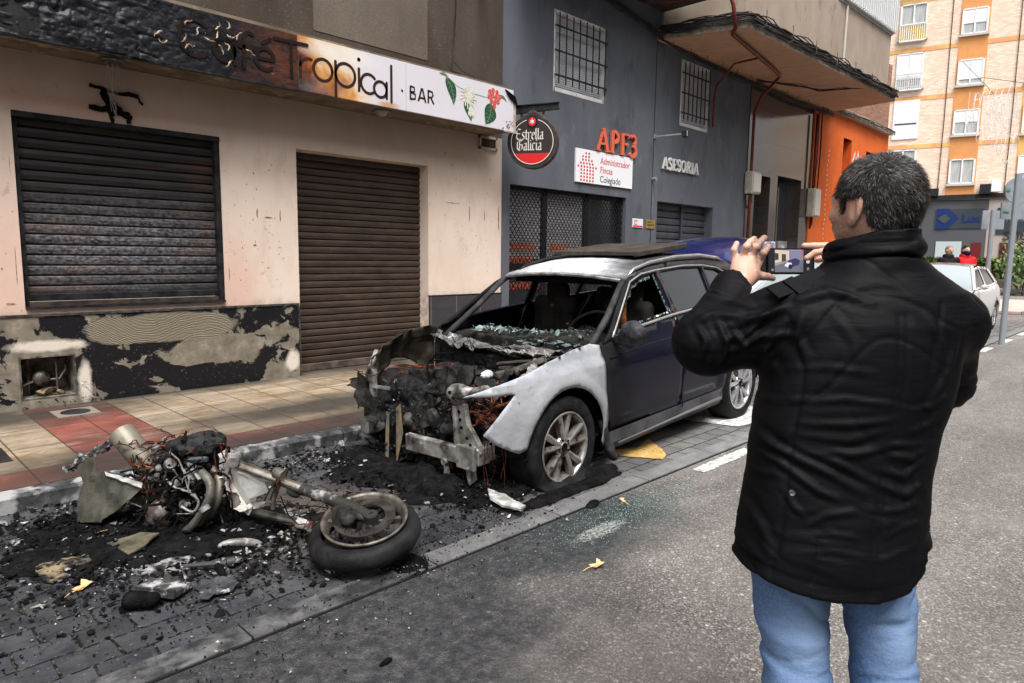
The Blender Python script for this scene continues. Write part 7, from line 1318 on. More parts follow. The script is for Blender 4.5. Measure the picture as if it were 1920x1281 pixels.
for i in pick:
    c = cen[i] + rs.normal(0, .002, 3); n_ = nor[i]
    if c[1] > HC[1] + .07: continue
    d = c - WH; d /= np.linalg.norm(d) + 1e-6; sw = np.cross(n_, d); d = d + sw * .45 + np.array([0, 0, -.55]) + rs.normal(0, .22, 3); d -= n_ * d.dot(n_); d /= np.linalg.norm(d) + 1e-6
    L_ = rs.uniform(.008, .017); s = np.cross(d, n_); s = s / (np.linalg.norm(s) + 1e-6) * .00045; tip = c + d * L_ + n_ * rs.uniform(.0, .0035); mid = c + d * L_ * .5 + n_ * .003
    g_ = vn(np.array(c[0] * 22), np.array(c[1] * 22), np.array(c[2] * 14), 3) + (.35 if c[2] > HC[2] + .05 else -.05); hb.cur = 2 if rs.rand() < .10 + .32 * max(0, float(g_)) else (1 if rs.rand() < .35 else 0); hb.add([c - s, c + s, mid + s, mid - s, tip], [(0, 1, 2, 3), (3, 2, 4)])  # grey hair, with denser grey strands on top to paint in its sheen
hb.build('hair', [HD, HMID, HG], man, inv=False, smooth=True)
mb = MB(); q = Vector(LC(1374, 524, 1.862)); wd = (Vector(LC(1386, 533, 1.87)) - Vector(ELB)).normalized(); wd = (Vector(WR) - Vector(ELB)).normalized(); mb.lathe([(.030, -.03), (.038, -.03), (.040, .014), (.034, .016), (.03, .0)], Vector(WR) + wd * .004, wd, 28); mb.build('shirt_cuff', WHITE, man, inv=False, smooth=True)
# --- jeans and shoes
g = NG('blue_denim', .8, .15); yy = g.noise(2.5, 5); c_ = g.mix(g.rg(yy, .3, .7), (.042, .09, .21), (.085, .155, .30)); fd_ = g.ma('MAXIMUM', g.blob(-.115, .68, .05, .12, soft=.8, nz=g.noise(4), X=g.x, Y=g.z), g.blob(.1, .66, .05, .1, soft=.8, nz=g.noise(4), X=g.x, Y=g.z)); c_ = g.mix(g.ma('MULTIPLY', fd_, .75), c_, (.21, .31, .48)); c_ = g.mix(g.rg(g.noise(220, 2), .4, .7, 0, .35), c_, (.24, .32, .44)); g.bump(g.noise(12, 6, g.mapv((1, 1, 2))), .5, .012); JEAN = g.out(c_)
def legs(P):
    lA, lB = LC(1484, 1100, DM), LC(1493, 1281, DM); rA, rB = LC(1650, 1100, DM), LC(1659, 1281, DM); d = None
    for A_, B_, w1, w2 in ((lA, lB, .090, .067), (rA, rB, .088, .063)):
        kx = B_[0]; e = cap(P, (A_[0], .02, .82), (B_[0], B_[1], B_[2]), w1, w2); e = smin(e, cap(P, (B_[0], B_[1], B_[2]), (kx, .01, .08), w2, .062), .03); d = e if d is None else smin(d, e, .012)
    return np.maximum(smin(d, ell(P, ((lA[0] + rA[0]) / 2, .02, .93), (.17, .12, .12)), .03), .035 - P[2])
jn = smesh('jeans', snet(legs, (-.3, -.12, .0), (.28, .2, 1.0), .0065), JEAN, man, False); disp(jn, lambda co, no: .005 * fbm(co[:, 0], co[:, 1], co[:, 2] * 2.4, 9, 4, 3) + .004 * (1 - 2 * np.abs(vn(co[:, 0] * 8 + co[:, 2] * 9, co[:, 1] * 8, co[:, 2] * 16, 4))) - .005 * np.exp(-(vn(co[:, 0] * 5 + co[:, 2] * 3, co[:, 1] * 5, co[:, 2] * 11, 9) / .09) ** 2) - .003 * np.exp(-(vn(co[:, 0] * 7 - co[:, 2] * 9, co[:, 1] * 5, co[:, 2] * 9, 19) / .07) ** 2))
for px_ in (1493, 1659):
    x_ = LC(px_, 1281, DM)[0]; smesh('shoe', snet(lambda P: np.maximum(smin(cap(P, (x_, -.03, .05), (x_, .17, .035), .045, .04), cap(P, (x_, -.01, .07), (x_, 0, .1), .045), .03), -P[2] + .004), (x_ - .08, -.1, -.01), (x_ + .08, .24, .17), .009), mat('dark_shoe', (.03, .02, .015), rough=.4), man, False)
# --- phone
ph = thing('smartphone', 'black smartphone held sideways, its screen showing the burnt car', 'phone', at(1480, 490, D=1.93)); M4 = Matrix((cr, Vector((CR[1][0], CR[1][1], CR[1][2])) * -1, -fw)).transposed(); M4 = Matrix((tuple(CR[0]), tuple(-CR[1]), tuple(-CR[2]))).transposed()
PC = at(1481, 490, D=1.93); mb = MB(); mb.box(PC, (.137, .074, .008), M=M4, bev=.003); mb.build('phone_case', mat('phone_black', (.004, .004, .005), rough=.3), ph)
def scr(rects, z=.0045):
    for nm, col, x0, y0, x1, y1, k in rects:
        mb = MB(); mb.prism([PC + M4 @ Vector((x, y, z + k * .0002)) for x, y in ((x0, y0), (x1, y0), (x1, y1), (x0, y1))] if not isinstance(x0, list) else [PC + M4 @ Vector((x, y, z + k * .0002)) for x, y in x0], M4 @ Vector((0, 0, .0001))); mb.build(nm, mat('screen_' + nm, tuple(c * .5 for c in col), rough=.2, emis=(col, .55)), ph)
scr([('screen', (.015, .015, .018), -.062, -.033, .064, .033, 0), ('live_view', (.3, .27, .28), -.044, -.031, .036, .032, 1), ('view_road', (.13, .13, .16), [(-.044, -.031), (.036, -.031), (.036, .006), (.01, .004), (-.044, -.012)], 0, 0, 0, 2), ('view_wall', (.5, .4, .33), [(-.044, -.004), (-.044, .032), (-.005, .028), (-.005, .004)], 0, 0, 0, 3), ('view_shutter', (.06, .05, .05), -.04, .002, -.03, .022, 4), ('view_door', (.07, .05, .05), -.024, .0, -.014, .018, 4), ('view_grey_wall', (.16, .17, .26), -.005, .006, .03, .03, 3), ('view_red_pipe', (.4, .04, .04), .030, .008, .033, .031, 4), ('view_car', (.04, .04, .09), [(-.016, -.012), (.0, .004), (.018, .006), (.024, .0), (.022, -.010), (.0, -.018)], 0, 0, 5), ('view_white_wing', (.6, .6, .64), [(-.016, -.012), (-.008, -.004), (.004, -.006), (.004, -.014), (-.008, -.018)], 0, 0, 6), ('view_wheel', (.02, .02, .03), [(-.003 + .006 * math.cos(i), -.016 + .007 * math.sin(i)) for i in np.arange(0, 6.2, .6)], 0, 0, 7), ('shutter_button', (.55, .56, .62), [(.049 + .0052 * math.cos(i), -.002 + .0052 * math.sin(i)) for i in np.arange(0, 6.2, .4)], 0, 0, 5), ('gallery_icon', (.2, .19, .2), .045, -.026, .052, -.019, 5)] if False else [])
S_ = [('screen', (.02, .02, .024), [(-.062, -.033), (.064, -.033), (.064, .033), (-.062, .033)], 0), ('live_view', (.24, .22, .24), [(-.044, -.031), (.036, -.031), (.036, .032), (-.044, .032)], 1), ('view_road', (.12, .12, .15), [(-.044, -.031), (.036, -.031), (.036, .004), (.01, .004), (-.044, -.014)], 2), ('view_wall', (.48, .39, .32), [(-.044, -.006), (-.044, .032), (-.004, .028), (-.004, .004)], 3), ('view_window', (.04, .035, .035), [(-.044, .002), (-.034, .004), (-.034, .021), (-.044, .023)], 4), ('view_door', (.06, .045, .045), [(-.025, -.002), (-.013, .0), (-.013, .019), (-.025, .020)], 4), ('view_grey_wall', (.15, .16, .24), [(-.004, .006), (.03, .006), (.03, .03), (-.004, .029)], 3), ('view_red_pipe', (.4, .04, .04), [(.031, .006), (.034, .006), (.034, .032), (.031, .032)], 4), ('view_car', (.035, .035, .09), [(-.014, -.010), (-.004, .003), (.014, .008), (.026, .002), (.024, -.010), (.002, -.018)], 5), ('view_wing', (.55, .55, .6), [(-.018, -.013), (-.010, -.004), (.002, -.005), (.004, -.014), (-.008, -.018)], 6), ('view_tyre', (.02, .02, .03), [(-.001 + .006 * math.cos(i), -.016 + .007 * math.sin(i)) for i in np.arange(0, 6.2, .6)], 7), ('shutter_button', (.5, .51, .6), [(.049 + .0052 * math.cos(i), -.002 + .0052 * math.sin(i)) for i in np.arange(0, 6.2, .4)], 5), ('mode_icon', (.2, .19, .2), [(.046, -.026), (.052, -.026), (.052, -.018), (.046, -.018)], 5), ('mode_icon', (.2, .19, .2), [(-.054, -.028), (-.048, -.028), (-.048, -.022), (-.054, -.022)], 5)]
for nm, col, pl, k in S_: mb = MB(); mb.prism([PC + M4 @ Vector((x, y, .0042 + k * .00025)) for x, y in pl], M4 @ Vector((0, 0, .0001))); mb.build(nm, mat('screen_' + nm, tuple(c * .4 for c in col), rough=.15, emis=(col, .5)), ph)
# --- two bystanders far off
def person(px, py, D, label, coat, hair, scarf=None):
    top = at(px, py, D=D); base = Vector((top.x, top.y, 0)); hgt = 1.76; zt = top.z; root = thing('person', label, 'person', (top.x, top.y, zt - hgt), rot=(0, 0, math.atan2(cr.y, cr.x)))
    def bod(P): d = ell(P, (0, 0, 1.64), (.075, .095, .12)); d = smin(d, cap(P, (0, .01, 1.55), (0, .01, 1.4), .055), .03); d = smin(d, ell(P, (0, -.1, 1.63), (.014, .02, .022)), .01); d = smin(d, ell(P, (0, 0, 1.15), (.16, .1, .3)), .06); d = smin(d, ell(P, (.08, 0, 1.64), (.012, .02, .03)), .01); d = smin(d, ell(P, (-.08, 0, 1.64), (.012, .02, .03)), .01); d = smin(d, cap(P, (-.09, 0, .9), (-.1, 0, .05), .08, .05), .04); return smin(d, cap(P, (.09, 0, .9), (.1, 0, .05), .08, .05), .04)
    smesh('body', snet(bod, (-.25, -.2, 0), (.25, .2, 1.8), .018), SKIN, root, False)
    smesh('coat', snet(lambda P: np.maximum(smin(smin(ell(P, (0, 0, 1.15), (.23, .15, .36)), cap(P, (-.19, 0, 1.42), (-.26, -.02, 1.05), .075, .06), .05), smin(cap(P, (.19, 0, 1.42), (.26, -.02, 1.05), .075, .06), bx(P, (0, .04, 1.5), (.1, .1, .06), .05), .05), .05) + .015 * fbm(*P, 9, 3, 2), .8 - P[2]), (-.4, -.25, .75), (.4, .28, 1.65), .02), coat, root, False)
    smesh('hair', snet(lambda P: np.maximum(ell(P, (0, .012, 1.655), (.083, .1, .118)), np.maximum(1.66 - P[2] + np.clip(P[1], -.2, 0) * -.6 - np.clip(P[1], 0, .2), -9)), (-.12, -.13, 1.5), (.12, .14, 1.82), .012), hair, root, False)
    smesh('trousers', snet(lambda P: np.minimum(cap(P, (-.09, 0, .9), (-.1, 0, .05), .1, .07), cap(P, (.09, 0, .9), (.1, 0, .05), .1, .07)), (-.25, -.15, 0), (.25, .15, 1.05), .025), DRK, root, False)
    mb = MB(); [mb.rock((s * .03, -.088, 1.655), (.028, .015, .014), 1, Matrix.Identity(3)) for s in (-1, 1)]; mb.box((0, -.09, 1.585), (.045, .01, .01)); mb.build('eyes', CHARD, root, inv=False)
    if scarf: smesh('neck_warmer', snet(lambda P: np.maximum(ell(P, (0, -.01, 1.585), (.092, .115, .075)), P[2] - 1.625), (-.13, -.16, 1.48), (.13, .14, 1.66), .013), scarf, root, False)
person(1781, 461, 16.5, 'person with short hair in a black hooded jacket standing behind the white car', mat('black_coat', (.008, .008, .01), rough=.7), mat('grey_hair_far', (.25, .2, .17), rough=.8)); person(1812.5, 460.5, 16.7, 'person in a bright red coat with a dark neck warmer over the mouth', mat('red_coat', (.6, .015, .02), (.45, .01, .015), 7, rough=.6), HD, mat('navy_warmer', (.012, .015, .05), rough=.8))
# ============================================================ BURNT MOTORCYCLE LYING ON ITS SIDE
bike = thing('burnt_motorcycle', 'burnt-out motorcycle wreck lying on its side in front of the stripped car', 'motorcycle', at(350, 1000, Z=0))
def Q(px, py, D): return at(px, py, D=D)
wn = None; WC = Q(686, 988, 3.36); v_ = (WC - Vector((0, 0, CH))).normalized(); upv = Vector((0, 0, 1)); side = v_.cross(upv).normalized(); upc = side.cross(v_).normalized()
WN = (-v_ * .60 + upc * .80 + side * -.10).normalized(); fr = bike
wh_ = thing('front_wheel', None, None, WC); setpar(wh_, bike)
mb = MB(); RW = .205; TN = (-v_ * .50 + upc * .86 + side * -.10).normalized(); TC = WC - upc * .014 - WN * .016 - side * .012; pr = [(RW - .004, -.045), (RW + .012, -.058), (RW + .05, -.064), (RW + .078, -.05), (RW + .092, -.02), (RW + .094, .0), (RW + .092, .02), (RW + .078, .05), (RW + .05, .062), (RW + .012, .055), (RW - .004, .042)]
mb.lathe([(a * .94 if a > RW + .03 else a, b * .84) for a, b in pr], TC, TN, 90); out = []
bL = Q(600, 985, 3.36)
for p in mb.v:
    p = Vector(p); d = (p - TC); r_ = (d - TN * d.dot(TN)); k = max(0, r_.normalized().dot(side * -1) - .55) if r_.length > RW + .02 else 0
    p = p - WN * .07 * k * (r_.length - RW) / .09 - r_.normalized() * .03 * k; z = p.z
    if z < .004: p = Vector((p.x, p.y, .004 + .1 * (z - .004))) + r_.normalized() * min(.06, (.004 - z) * .5)
    out.append(tuple(p))
mb.v = out; ty = mb.build('tyre', mat('bike_rubber', (.008, .008, .009), (.02, .0195, .02), 9, rough=.55, bump=.4, bs=60), wh_, smooth=True)
mb = MB()
for k in range(22):
    a = k * 6.283 / 22; u = side * math.cos(a) + WN.cross(side) * math.sin(a); w2 = side * math.cos(a + .11) + WN.cross(side) * math.sin(a + .11); w3 = side * math.cos(a + .2) + WN.cross(side) * math.sin(a + .2)
    if (WC + u * .3).z < .07: pass
    mb.tube([TC + u * (RW + .045) + TN * .0535, TC + w2 * (RW + .070) + TN * .0425, TC + w3 * (RW + .0845) + TN * .016], .0014, 4)
mb.build('tread_groove', mat('groove', (.004, .004, .004), rough=.8), wh_)
RIMM = mat('sooty_rim', (.22, .20, .17), (.07, .06, .05), 11, .4, .65, rough=.45, metal=.55, bump=.2, layers=[((.03, .025, .02), 8, .58, .68)])
mb = MB(); mb.lathe([(RW + .004, .048), (RW + .006, .058), (RW - .004, .060), (RW - .014, .046), (RW - .022, .02), (RW - .03, 0), (RW - .022, -.03), (RW - .004, -.05)], WC, WN, 72); mb.build('rim', RIMM, wh_, smooth=True); mb = MB()
for k in range(3):
    a = k * 2.094 + .5
    for da in (-.16, .16): u0 = side * math.cos(a + da * .9) + WN.cross(side) * math.sin(a + da * .9); u1 = side * math.cos(a + da * 1.6) + WN.cross(side) * math.sin(a + da * 1.6); mb.beam(WC + u0 * .04 - WN * .0, WC + u1 * (RW - .012), .022, .03, WN)
mb.lathe([(0, .05), (.035, .05), (.042, .02), (.042, -.03), (0, -.03)], WC, WN, 24); mb.build('spoke', RIMM, wh_)
# brake disc with drilled holes
dC = WC + WN * .055; DISC = mat('brake_steel', (.045, .04, .036), (.11, .1, .09), 14, rough=.42, metal=.7, bump=.15); mb = MB(); mb.lathe([(.100, 0), (.150, 0), (.150, .005), (.100, .005)], dC, WN, 72, close=True); dsc = mb.build('brake_disc', DISC, wh_); mb = MB(); t2 = WN.cross(side)
for k in range(44):
    a = k * 6.283 / 44
    for r_ in (.112, .125, .139)[(k % 2):(k % 2) + 2]: u = side * math.cos(a + r_ * 3) + t2 * math.sin(a + r_ * 3); mb.cyl(dC + u * r_ + WN * .0045, dC + u * r_ + WN * .0065, .0032, n=6)
mb.build('drill_hole', CHARD, dsc); mb = MB()
for k in range(5): a = k * 1.257 + .3; u = side * math.cos(a) + t2 * math.sin(a); u2 = side * math.cos(a + .35) + t2 * math.sin(a + .35); mb.beam(dC + u * .035, dC + u2 * .112, .02, .008, WN)
mb.build('disc_carrier', CHAR, dsc); mb = MB(); mb.lathe([(.010, .10), (.018, .10), (.022, .095), (.022, .06), (.035, .055), (.035, .0)], WC, WN, 20); mb.build('axle', RIMM, wh_, smooth=True, sharp=40)
# forks
ST = mat('scorched_chrome', (.45, .42, .36), (.2, .17, .12), 10, .42, .62, rough=.25, metal=.85, layers=[((.05, .04, .03), 7, .58, .66)]); AX = WC + WN * .09
F0, F1, F2 = Q(436, 868, 3.62), Q(570, 918, 3.50), Q(652, 948, 3.40); F3 = Q(696, 970, 3.30)
mb = MB(); mb.tube([F0, F1], .0255, 18); mb.build('fork_tube', ST, bike, smooth=True, sharp=40); mb = MB(); mb.tube([F1 - (F2 - F1).normalized() * .01, F1 + (F2 - F1) * .1, F2, F3], [.032, .029, .031, .027], 18); mb.cyl(F3 - WN * .05, F3 + WN * .02, .034, n=20); mb.lathe([(.012, .024), (.026, .022), (.03, .0)], F3, WN, 20); mb.build('fork_leg', mat('fork_leg', (.045, .042, .04), (.4, .39, .38), 9, .55, .66, rough=.5, metal=.4, bump=.4), bike, smooth=True, sharp=40)
G0_, G1_ = Q(455, 955, 3.72), Q(560, 980, 3.60); mb = MB(); mb.tube([G0_, G1_], .023, 16); mb.build('fork_tube', mat('sooty_chrome', (.2, .2, .17), (.07, .07, .06), 10, rough=.3, metal=.8), bike, smooth=True, sharp=40); mb = MB(); mb.tube([G1_, Q(580, 986, 3.57)], [.028, .024], 14); mb.build('fork_boss', mat('ash_white', (.7, .69, .66), (.45, .44, .42), 20, rough=.8, bump=.5), bike, smooth=True, sharp=40)
mb = MB(); mb.beam(Q(438, 850, 3.62), Q(424, 905, 3.66), .05, .035, (0, 0, 1)); mb.cyl(Q(441, 856, 3.64), Q(436, 868, 3.56), .032, n=18); mb.cyl(Q(430, 895, 3.6), Q(428, 898, 3.56), .014, n=12); mb.build('yoke', ASHM, bike, bevel=.006); mb = MB(); mb.tube([Q(516, 885, 3.52), Q(532, 892, 3.50)], [.030, .030], 16); mb.beam(Q(525, 888, 3.53), Q(510, 935, 3.6), .045, .02); mb.cyl(Q(514, 925, 3.58), Q(512, 955, 3.60), .012, n=10); mb.build('fork_clamp', BSTEEL, bike, bevel=.004)
crumple('white_shroud', [Q(440, 890, 3.64), Q(458, 925, 3.66), Q(470, 955, 3.66)], .14, 5, mat('burnt_white_alloy', (.72, .70, .66), (.5, .47, .42), 9, rough=.5, bump=.3), .018, par=bike, inv=True)
mb = MB(); mb.prism([Q(438, 884, 3.60), Q(462, 890, 3.58), (Q(500, 912, 3.58)), Q(505, 925, 3.6), Q(470, 938, 3.63), Q(475, 958, 3.66), Q(466, 970, 3.67), Q(450, 956, 3.67), Q(432, 955, 3.67), Q(433, 915, 3.64)], (0, .03, .03)); mb.cyl(Q(469, 951, 3.62), Q(468, 950, 3.58), .016, n=14); mb.build('headstock_casting', mat('burnt_casting', (.58, .57, .54), (.36, .33, .29), 8, rough=.5, bump=.35, layers=[((.25, .22, .18), 14, .62, .7)]), bike, bevel=.008)
mb = MB(); mb.lathe([(0, 0), (.036, .004), (.036, .016), (.0, .02)], Q(548, 928, 3.5), (.3, -.3, .8), 20); mb.tube([Q(535, 905, 3.52), Q(540, 920, 3.52), Q(545, 930, 3.52)], .006, 5); mb.tube([Q(520, 900, 3.5), Q(505, 920, 3.5), Q(495, 940, 3.55)], .004, 5); mb.tube([Q(520, 940, 3.5), Q(560, 948, 3.48), Q(600, 950, 3.45), Q(625, 955, 3.4)], .004, 5); mb.tube([Q(526, 930, 3.5), Q(540, 965, 3.55), Q(560, 985, 3.55)], .004, 5); mb.tube([Q(580, 948, 3.47), Q(582, 975, 3.5)], .0025, 5); mb.build('brake_cable', BLACKM, bike)
smesh('brake_caliper', snet(lambda P: smin(smin(bx(P, WC + WN * .075 + side * -.105 + t2 * -.0, (.035, .035, .05), .015), cap(P, WC + WN * .08 + side * -.11, WC + WN * .085 + side * -.075 - t2 * .05, .03), .02), cap(P, WC + WN * .08 + side * -.07, F3 - WN * .02, .022, .02), .03) + .012 * fbm(*P, 15, 3, 4), tuple(WC + Vector((-.26, -.24, -.14))), tuple(WC + Vector((.2, .24, .24))), .007), mat('caliper', (.012, .012, .012), (.05, .045, .04), 16, rough=.55, bump=.5), bike)
# engine mass
E0 = Q(365, 905, 3.72)
def eng2(P):
    d = None
    for px, py, D, r_ in ((270, 940, 3.84, .07), (245, 965, 3.86, .06), (285, 985, 3.72, .06), (300, 860, 3.84, .05), (450, 975, 3.78, .055), (345, 860, 3.8, .07), (390, 865, 3.78, .06), (345, 945, 3.70, .085), (310, 965, 3.66, .075), (385, 920, 3.74, .085), (400, 960, 3.74, .09), (365, 985, 3.74, .07), (330, 900, 3.76, .06), (300, 930, 3.8, .06), (420, 900, 3.72, .05), (430, 960, 3.76, .05), (350, 1000, 3.8, .06), (400, 1000, 3.82, .06)):
        e = ell(P, Q(px, py, D), (r_, r_, r_ * .95)); d = e if d is None else smin(d, e, .04)
    return d + .020 * fbm(*P, 9, 3, 3) + .010 * np.abs(fbm(*P, 26, 2, 5)) + .004 * fbm(*P, 60, 2, 5)
smesh('engine_block', snet(eng2, tuple(E0 - Vector((.50, .46, .36))), tuple(E0 + Vector((.42, .44, .28))), .0075), mat('bike_engine', (.010, .009, .009), (.035, .03, .028), 18, rough=.7, bump=.8, bs=60, layers=[((.26, .24, .26), 16, .60, .70), ((.10, .04, .02), 12, .66, .72)]), bike)
mb = MB(); ax_ = (Q(290, 950, 3.60) - Q(320, 935, 3.74)).normalized(); mb.lathe([(0, .075), (.05, .072), (.062, .06), (.066, .02), (.07, 0), (.07, -.06)], Q(305, 958, 3.66), ax_, 36); mb.build('clutch_cover', mat('clutch_cover', (.09, .065, .055), (.32, .29, .31), 12, .5, .68, rough=.5, metal=.3, bump=.5, layers=[((.55, .54, .56), 22, .68, .74)]), bike, smooth=True); mb = MB()
for px, py, D, r_, L_ in ((322, 872, 3.66, .034, .07), (335, 905, 3.64, .03, .06), (352, 884, 3.63, .022, .05), (300, 880, 3.72, .022, .06)): mb.lathe([(0, L_), (r_ * .8, L_), (r_, L_ * .8), (r_, L_ * .4), (r_ * 1.15, L_ * .35), (r_ * 1.15, -L_ * .5), (0, -L_ * .6)], Q(px, py, D), (-.3, -.75, .35), 20)
mb.build('carburettor', mat('carb', (.2, .19, .18), (.06, .05, .045), 20, rough=.5, metal=.5, bump=.5), bike, smooth=True, sharp=35)
smesh('melted_airbox', snet(lambda P: smin(smin(ell(P, Q(365, 832, 3.72), (.12, .12, .055)), ell(P, Q(398, 836, 3.72), (.07, .08, .06)), .05), ell(P, Q(335, 842, 3.72), (.06, .06, .04)), .05) + .03 * fbm(*P, 11, 4, 3) + .010 * fbm(*P, 32, 2, 7), tuple(Q(370, 835, 3.72) - Vector((.27, .27, .13))), tuple(Q(370, 835, 3.72) + Vector((.27, .27, .15))), .007), mat('charred_foam', (.010, .010, .011), (.035, .034, .036), 14, rough=.8, bump=1., bs=70), bike)
mb = MB(); mb.box(Q(368, 862, 3.62), (.12, .05, .035), rz=-.4, bev=.01); mb.build('airbox_base', mat('airbox_base', (.05, .05, .055), rough=.45), bike)
EX = mat('scorched_header', (.095, .085, .07), (.19, .175, .15), 11, rough=.5, metal=.5, bump=.3)
for pts, r_ in (([(372, 880, 3.60), (392, 902, 3.54), (394, 930, 3.52), (380, 960, 3.54), (362, 985, 3.56), (340, 1003, 3.60)], .0225), ([(398, 878, 3.64), (412, 905, 3.60), (408, 935, 3.58), (396, 962, 3.60), (378, 985, 3.64)], .021), ([(385, 890, 3.68), (402, 930, 3.66), (398, 970, 3.68), (375, 1000, 3.72)], .02), ([(340, 950, 3.55), (362, 960, 3.54), (372, 940, 3.55), (350, 920, 3.6)], .007), ([(312, 900, 3.6), (330, 915, 3.56), (362, 925, 3.54), (370, 940, 3.55)], .0065)):
    P_ = [Q(*p) for p in pts]; sm = []
    for i in range(len(P_) - 1):
        a, b, c, d = P_[max(0, i - 1)], P_[i], P_[i + 1], P_[min(len(P_) - 1, i + 2)]
        for t in np.linspace(0, 1, 6)[:-1]: sm.append(.5 * ((2 * b) + (c - a) * t + (2 * a - 5 * b + 4 * c - d) * t * t + (3 * b - a - 3 * c + d) * t ** 3))
    sm.append(P_[-1]); mb = MB(); mb.tube(sm, r_, 14); o = mb.build('exhaust_header' if r_ > .01 else 'coolant_hose', EX if r_ > .01 else ASHM, bike, smooth=True)
mb = MB(); mb.cyl(Q(381, 950, 3.50), Q(386, 958, 3.50), .027, n=16); mb.build('header_clamp', GREYM, bike)
# silencer can, rear subframe, shock spring, lever plates
can0, can1 = Q(228, 812, 3.80), Q(278, 874, 3.74); mb = MB(); mb.tube([can0 - (can1 - can0) * .08, can0, can0.lerp(can1, .9), can1 + (can1 - can0) * .2], [.035, .070, .066, .03], 26); mb.build('silencer', mat('scorched_can', (.24, .22, .175), (.13, .115, .09), 5, .35, .65, rough=.5, metal=.35, bump=.4, layers=[((.42, .40, .35), 3, .6, .7), ((.05, .04, .035), 6, .6, .7)]), bike, smooth=True, sharp=50)
mb = MB(); mb.tube([Q(198, 830, 3.86), Q(240, 832, 3.84), Q(288, 830, 3.84)], .010, 8); mb.build('subframe_tube', mat('dark_tube', (.03, .032, .035), rough=.4, metal=.4), bike, smooth=True); mb = MB()
rnd = random.Random(44); A_, B_ = Q(238, 812, 3.82), Q(128, 878, 3.95)
for k in range(26):
    t = k / 25; c = A_.lerp(B_, t) + Vector((rnd.uniform(-.02, .02), rnd.uniform(-.02, .02), rnd.uniform(-.025, .025))); mb.rock(c, (rnd.uniform(.03, .07), rnd.uniform(.02, .04), rnd.uniform(.015, .035)), k)
mb.beam(A_, A_.lerp(B_, .55), .018, .03); mb.beam(A_.lerp(B_, .4), B_, .03, .02); mb.tube([A_.lerp(B_, .5), Q(150, 860, 3.95), Q(136, 882, 3.96)], .012, 6); mb.build('bent_subframe', mat('bent_frame', (.06, .06, .062), (.36, .35, .35), 14, .5, .6, rough=.55, metal=.4, bump=.5), bike)
mb = MB(); s0, s1 = Q(243, 905, 3.74), Q(275, 868, 3.74); sd = (s1 - s0); su = sd.orthogonal().normalized(); sv_ = sd.normalized().cross(su); mb.tube([s0 + sd * (i / 60) + (su * math.cos(i * .56) + sv_ * math.sin(i * .56)) * .032 for i in range(61)], .009, 8); mb.build('shock_spring', mat('spring_alloy', (.5, .5, .5), (.25, .24, .23), 12, rough=.4, metal=.6), bike, smooth=True); mb = MB(); mb.cyl(s0 - sd * .1, s1 + sd * .2, .017); mb.build('shock_rod', BSTEEL, bike)
mb = MB(); mb.beam(Q(288, 850, 3.70), Q(310, 822, 3.70), .06, .02); mb.beam(Q(256, 872, 3.78), Q(290, 845, 3.74), .025, .03); mb.beam(Q(350, 880, 3.6), Q(362, 905, 3.58), .03, .02); mb.beam(Q(352, 868, 3.58), Q(375, 900, 3.55), .02, .012); mb.build('engine_bracket', ASHM, bike, bevel=.004)
# tank sheet: olive scorched panel folded
TK = mat('scorched_tank', (.045, .045, .036), (.10, .095, .075), 5, .38, .66, rough=.55, metal=.25, bump=.3, layers=[((.03, .028, .025), 5, .56, .68), ((.3, .26, .2), 11, .66, .74)])
def plate(name, pts, th, m_, par=bike, seed=0, amp=.01, step=.03):
    P_ = [Vector(p) for p in pts]; c = sum(P_, Vector()) / len(P_); nn = Vector()
    for i in range(len(P_)): nn += (P_[i] - c).cross(P_[(i + 1) % len(P_)] - c)
    nn.normalize(); u = (P_[1] - P_[0]).normalized(); u = (u - nn * u.dot(nn)).normalized(); v = nn.cross(u); hgt = [(p - c).dot(nn) for p in P_]
    poly = [((p - c).dot(u), (p - c).dot(v)) for p in P_]; rr = random.Random(seed); pl = []
    for i in range(len(poly)):
        a, b = poly[i], poly[(i + 1) % len(poly)]; k = max(1, int(math.dist(a, b) / .03)); pl += [(a[0] + (b[0] - a[0]) * j / k + rr.uniform(-1, 1) * .004, a[1] + (b[1] - a[1]) * j / k + rr.uniform(-1, 1) * .004) for j in range(k)]
    def mf(x, y):
        w_ = [1 / ((x - q[0]) ** 2 + (y - q[1]) ** 2 + 1e-4) for q in poly]; h = sum(a * b for a, b in zip(w_, hgt)) / sum(w_); h += amp * float(fbm(np.array(x * 1.), np.array(y * 1.), np.array(seed * 1.), 9, 3, seed)); return c + u * x + v * y + nn * h
    return sheet(pl, mf, step * .6).build(name, m_, par, solid=th, smooth=False)
plate('fuel_tank_panel', [Q(176, 884, 3.74), Q(206, 884, 3.68), Q(232, 905, 3.66), Q(268, 912, 3.62), Q(235, 945, 3.60), Q(186, 980, 3.62), Q(146, 978, 3.72), Q(148, 930, 3.76), Q(158, 905, 3.78)], .006, TK, seed=3, amp=.03)
plate('fuel_tank_panel', [Q(160, 858, 3.84), Q(176, 858, 3.80), Q(180, 890, 3.74), Q(156, 910, 3.78), Q(150, 890, 3.84)], .006, TK, seed=6, amp=.02); plate('fuel_tank_lip', [Q(196, 884, 3.68), Q(268, 908, 3.62), Q(266, 915, 3.60), Q(230, 904, 3.63), Q(200, 892, 3.66)], .01, mat('lip', (.4, .4, .38), (.2, .2, .18), 20, rough=.6), seed=9)
plate('side_plate', [Q(200, 1020, 3.44), Q(262, 998, 3.50), Q(298, 1000, 3.48), Q(262, 1030, 3.36), Q(240, 1040, 3.33)], .008, mat('olive_plate', (.13, .115, .075), (.05, .047, .035), 12, rough=.6, bump=.5), seed=4)
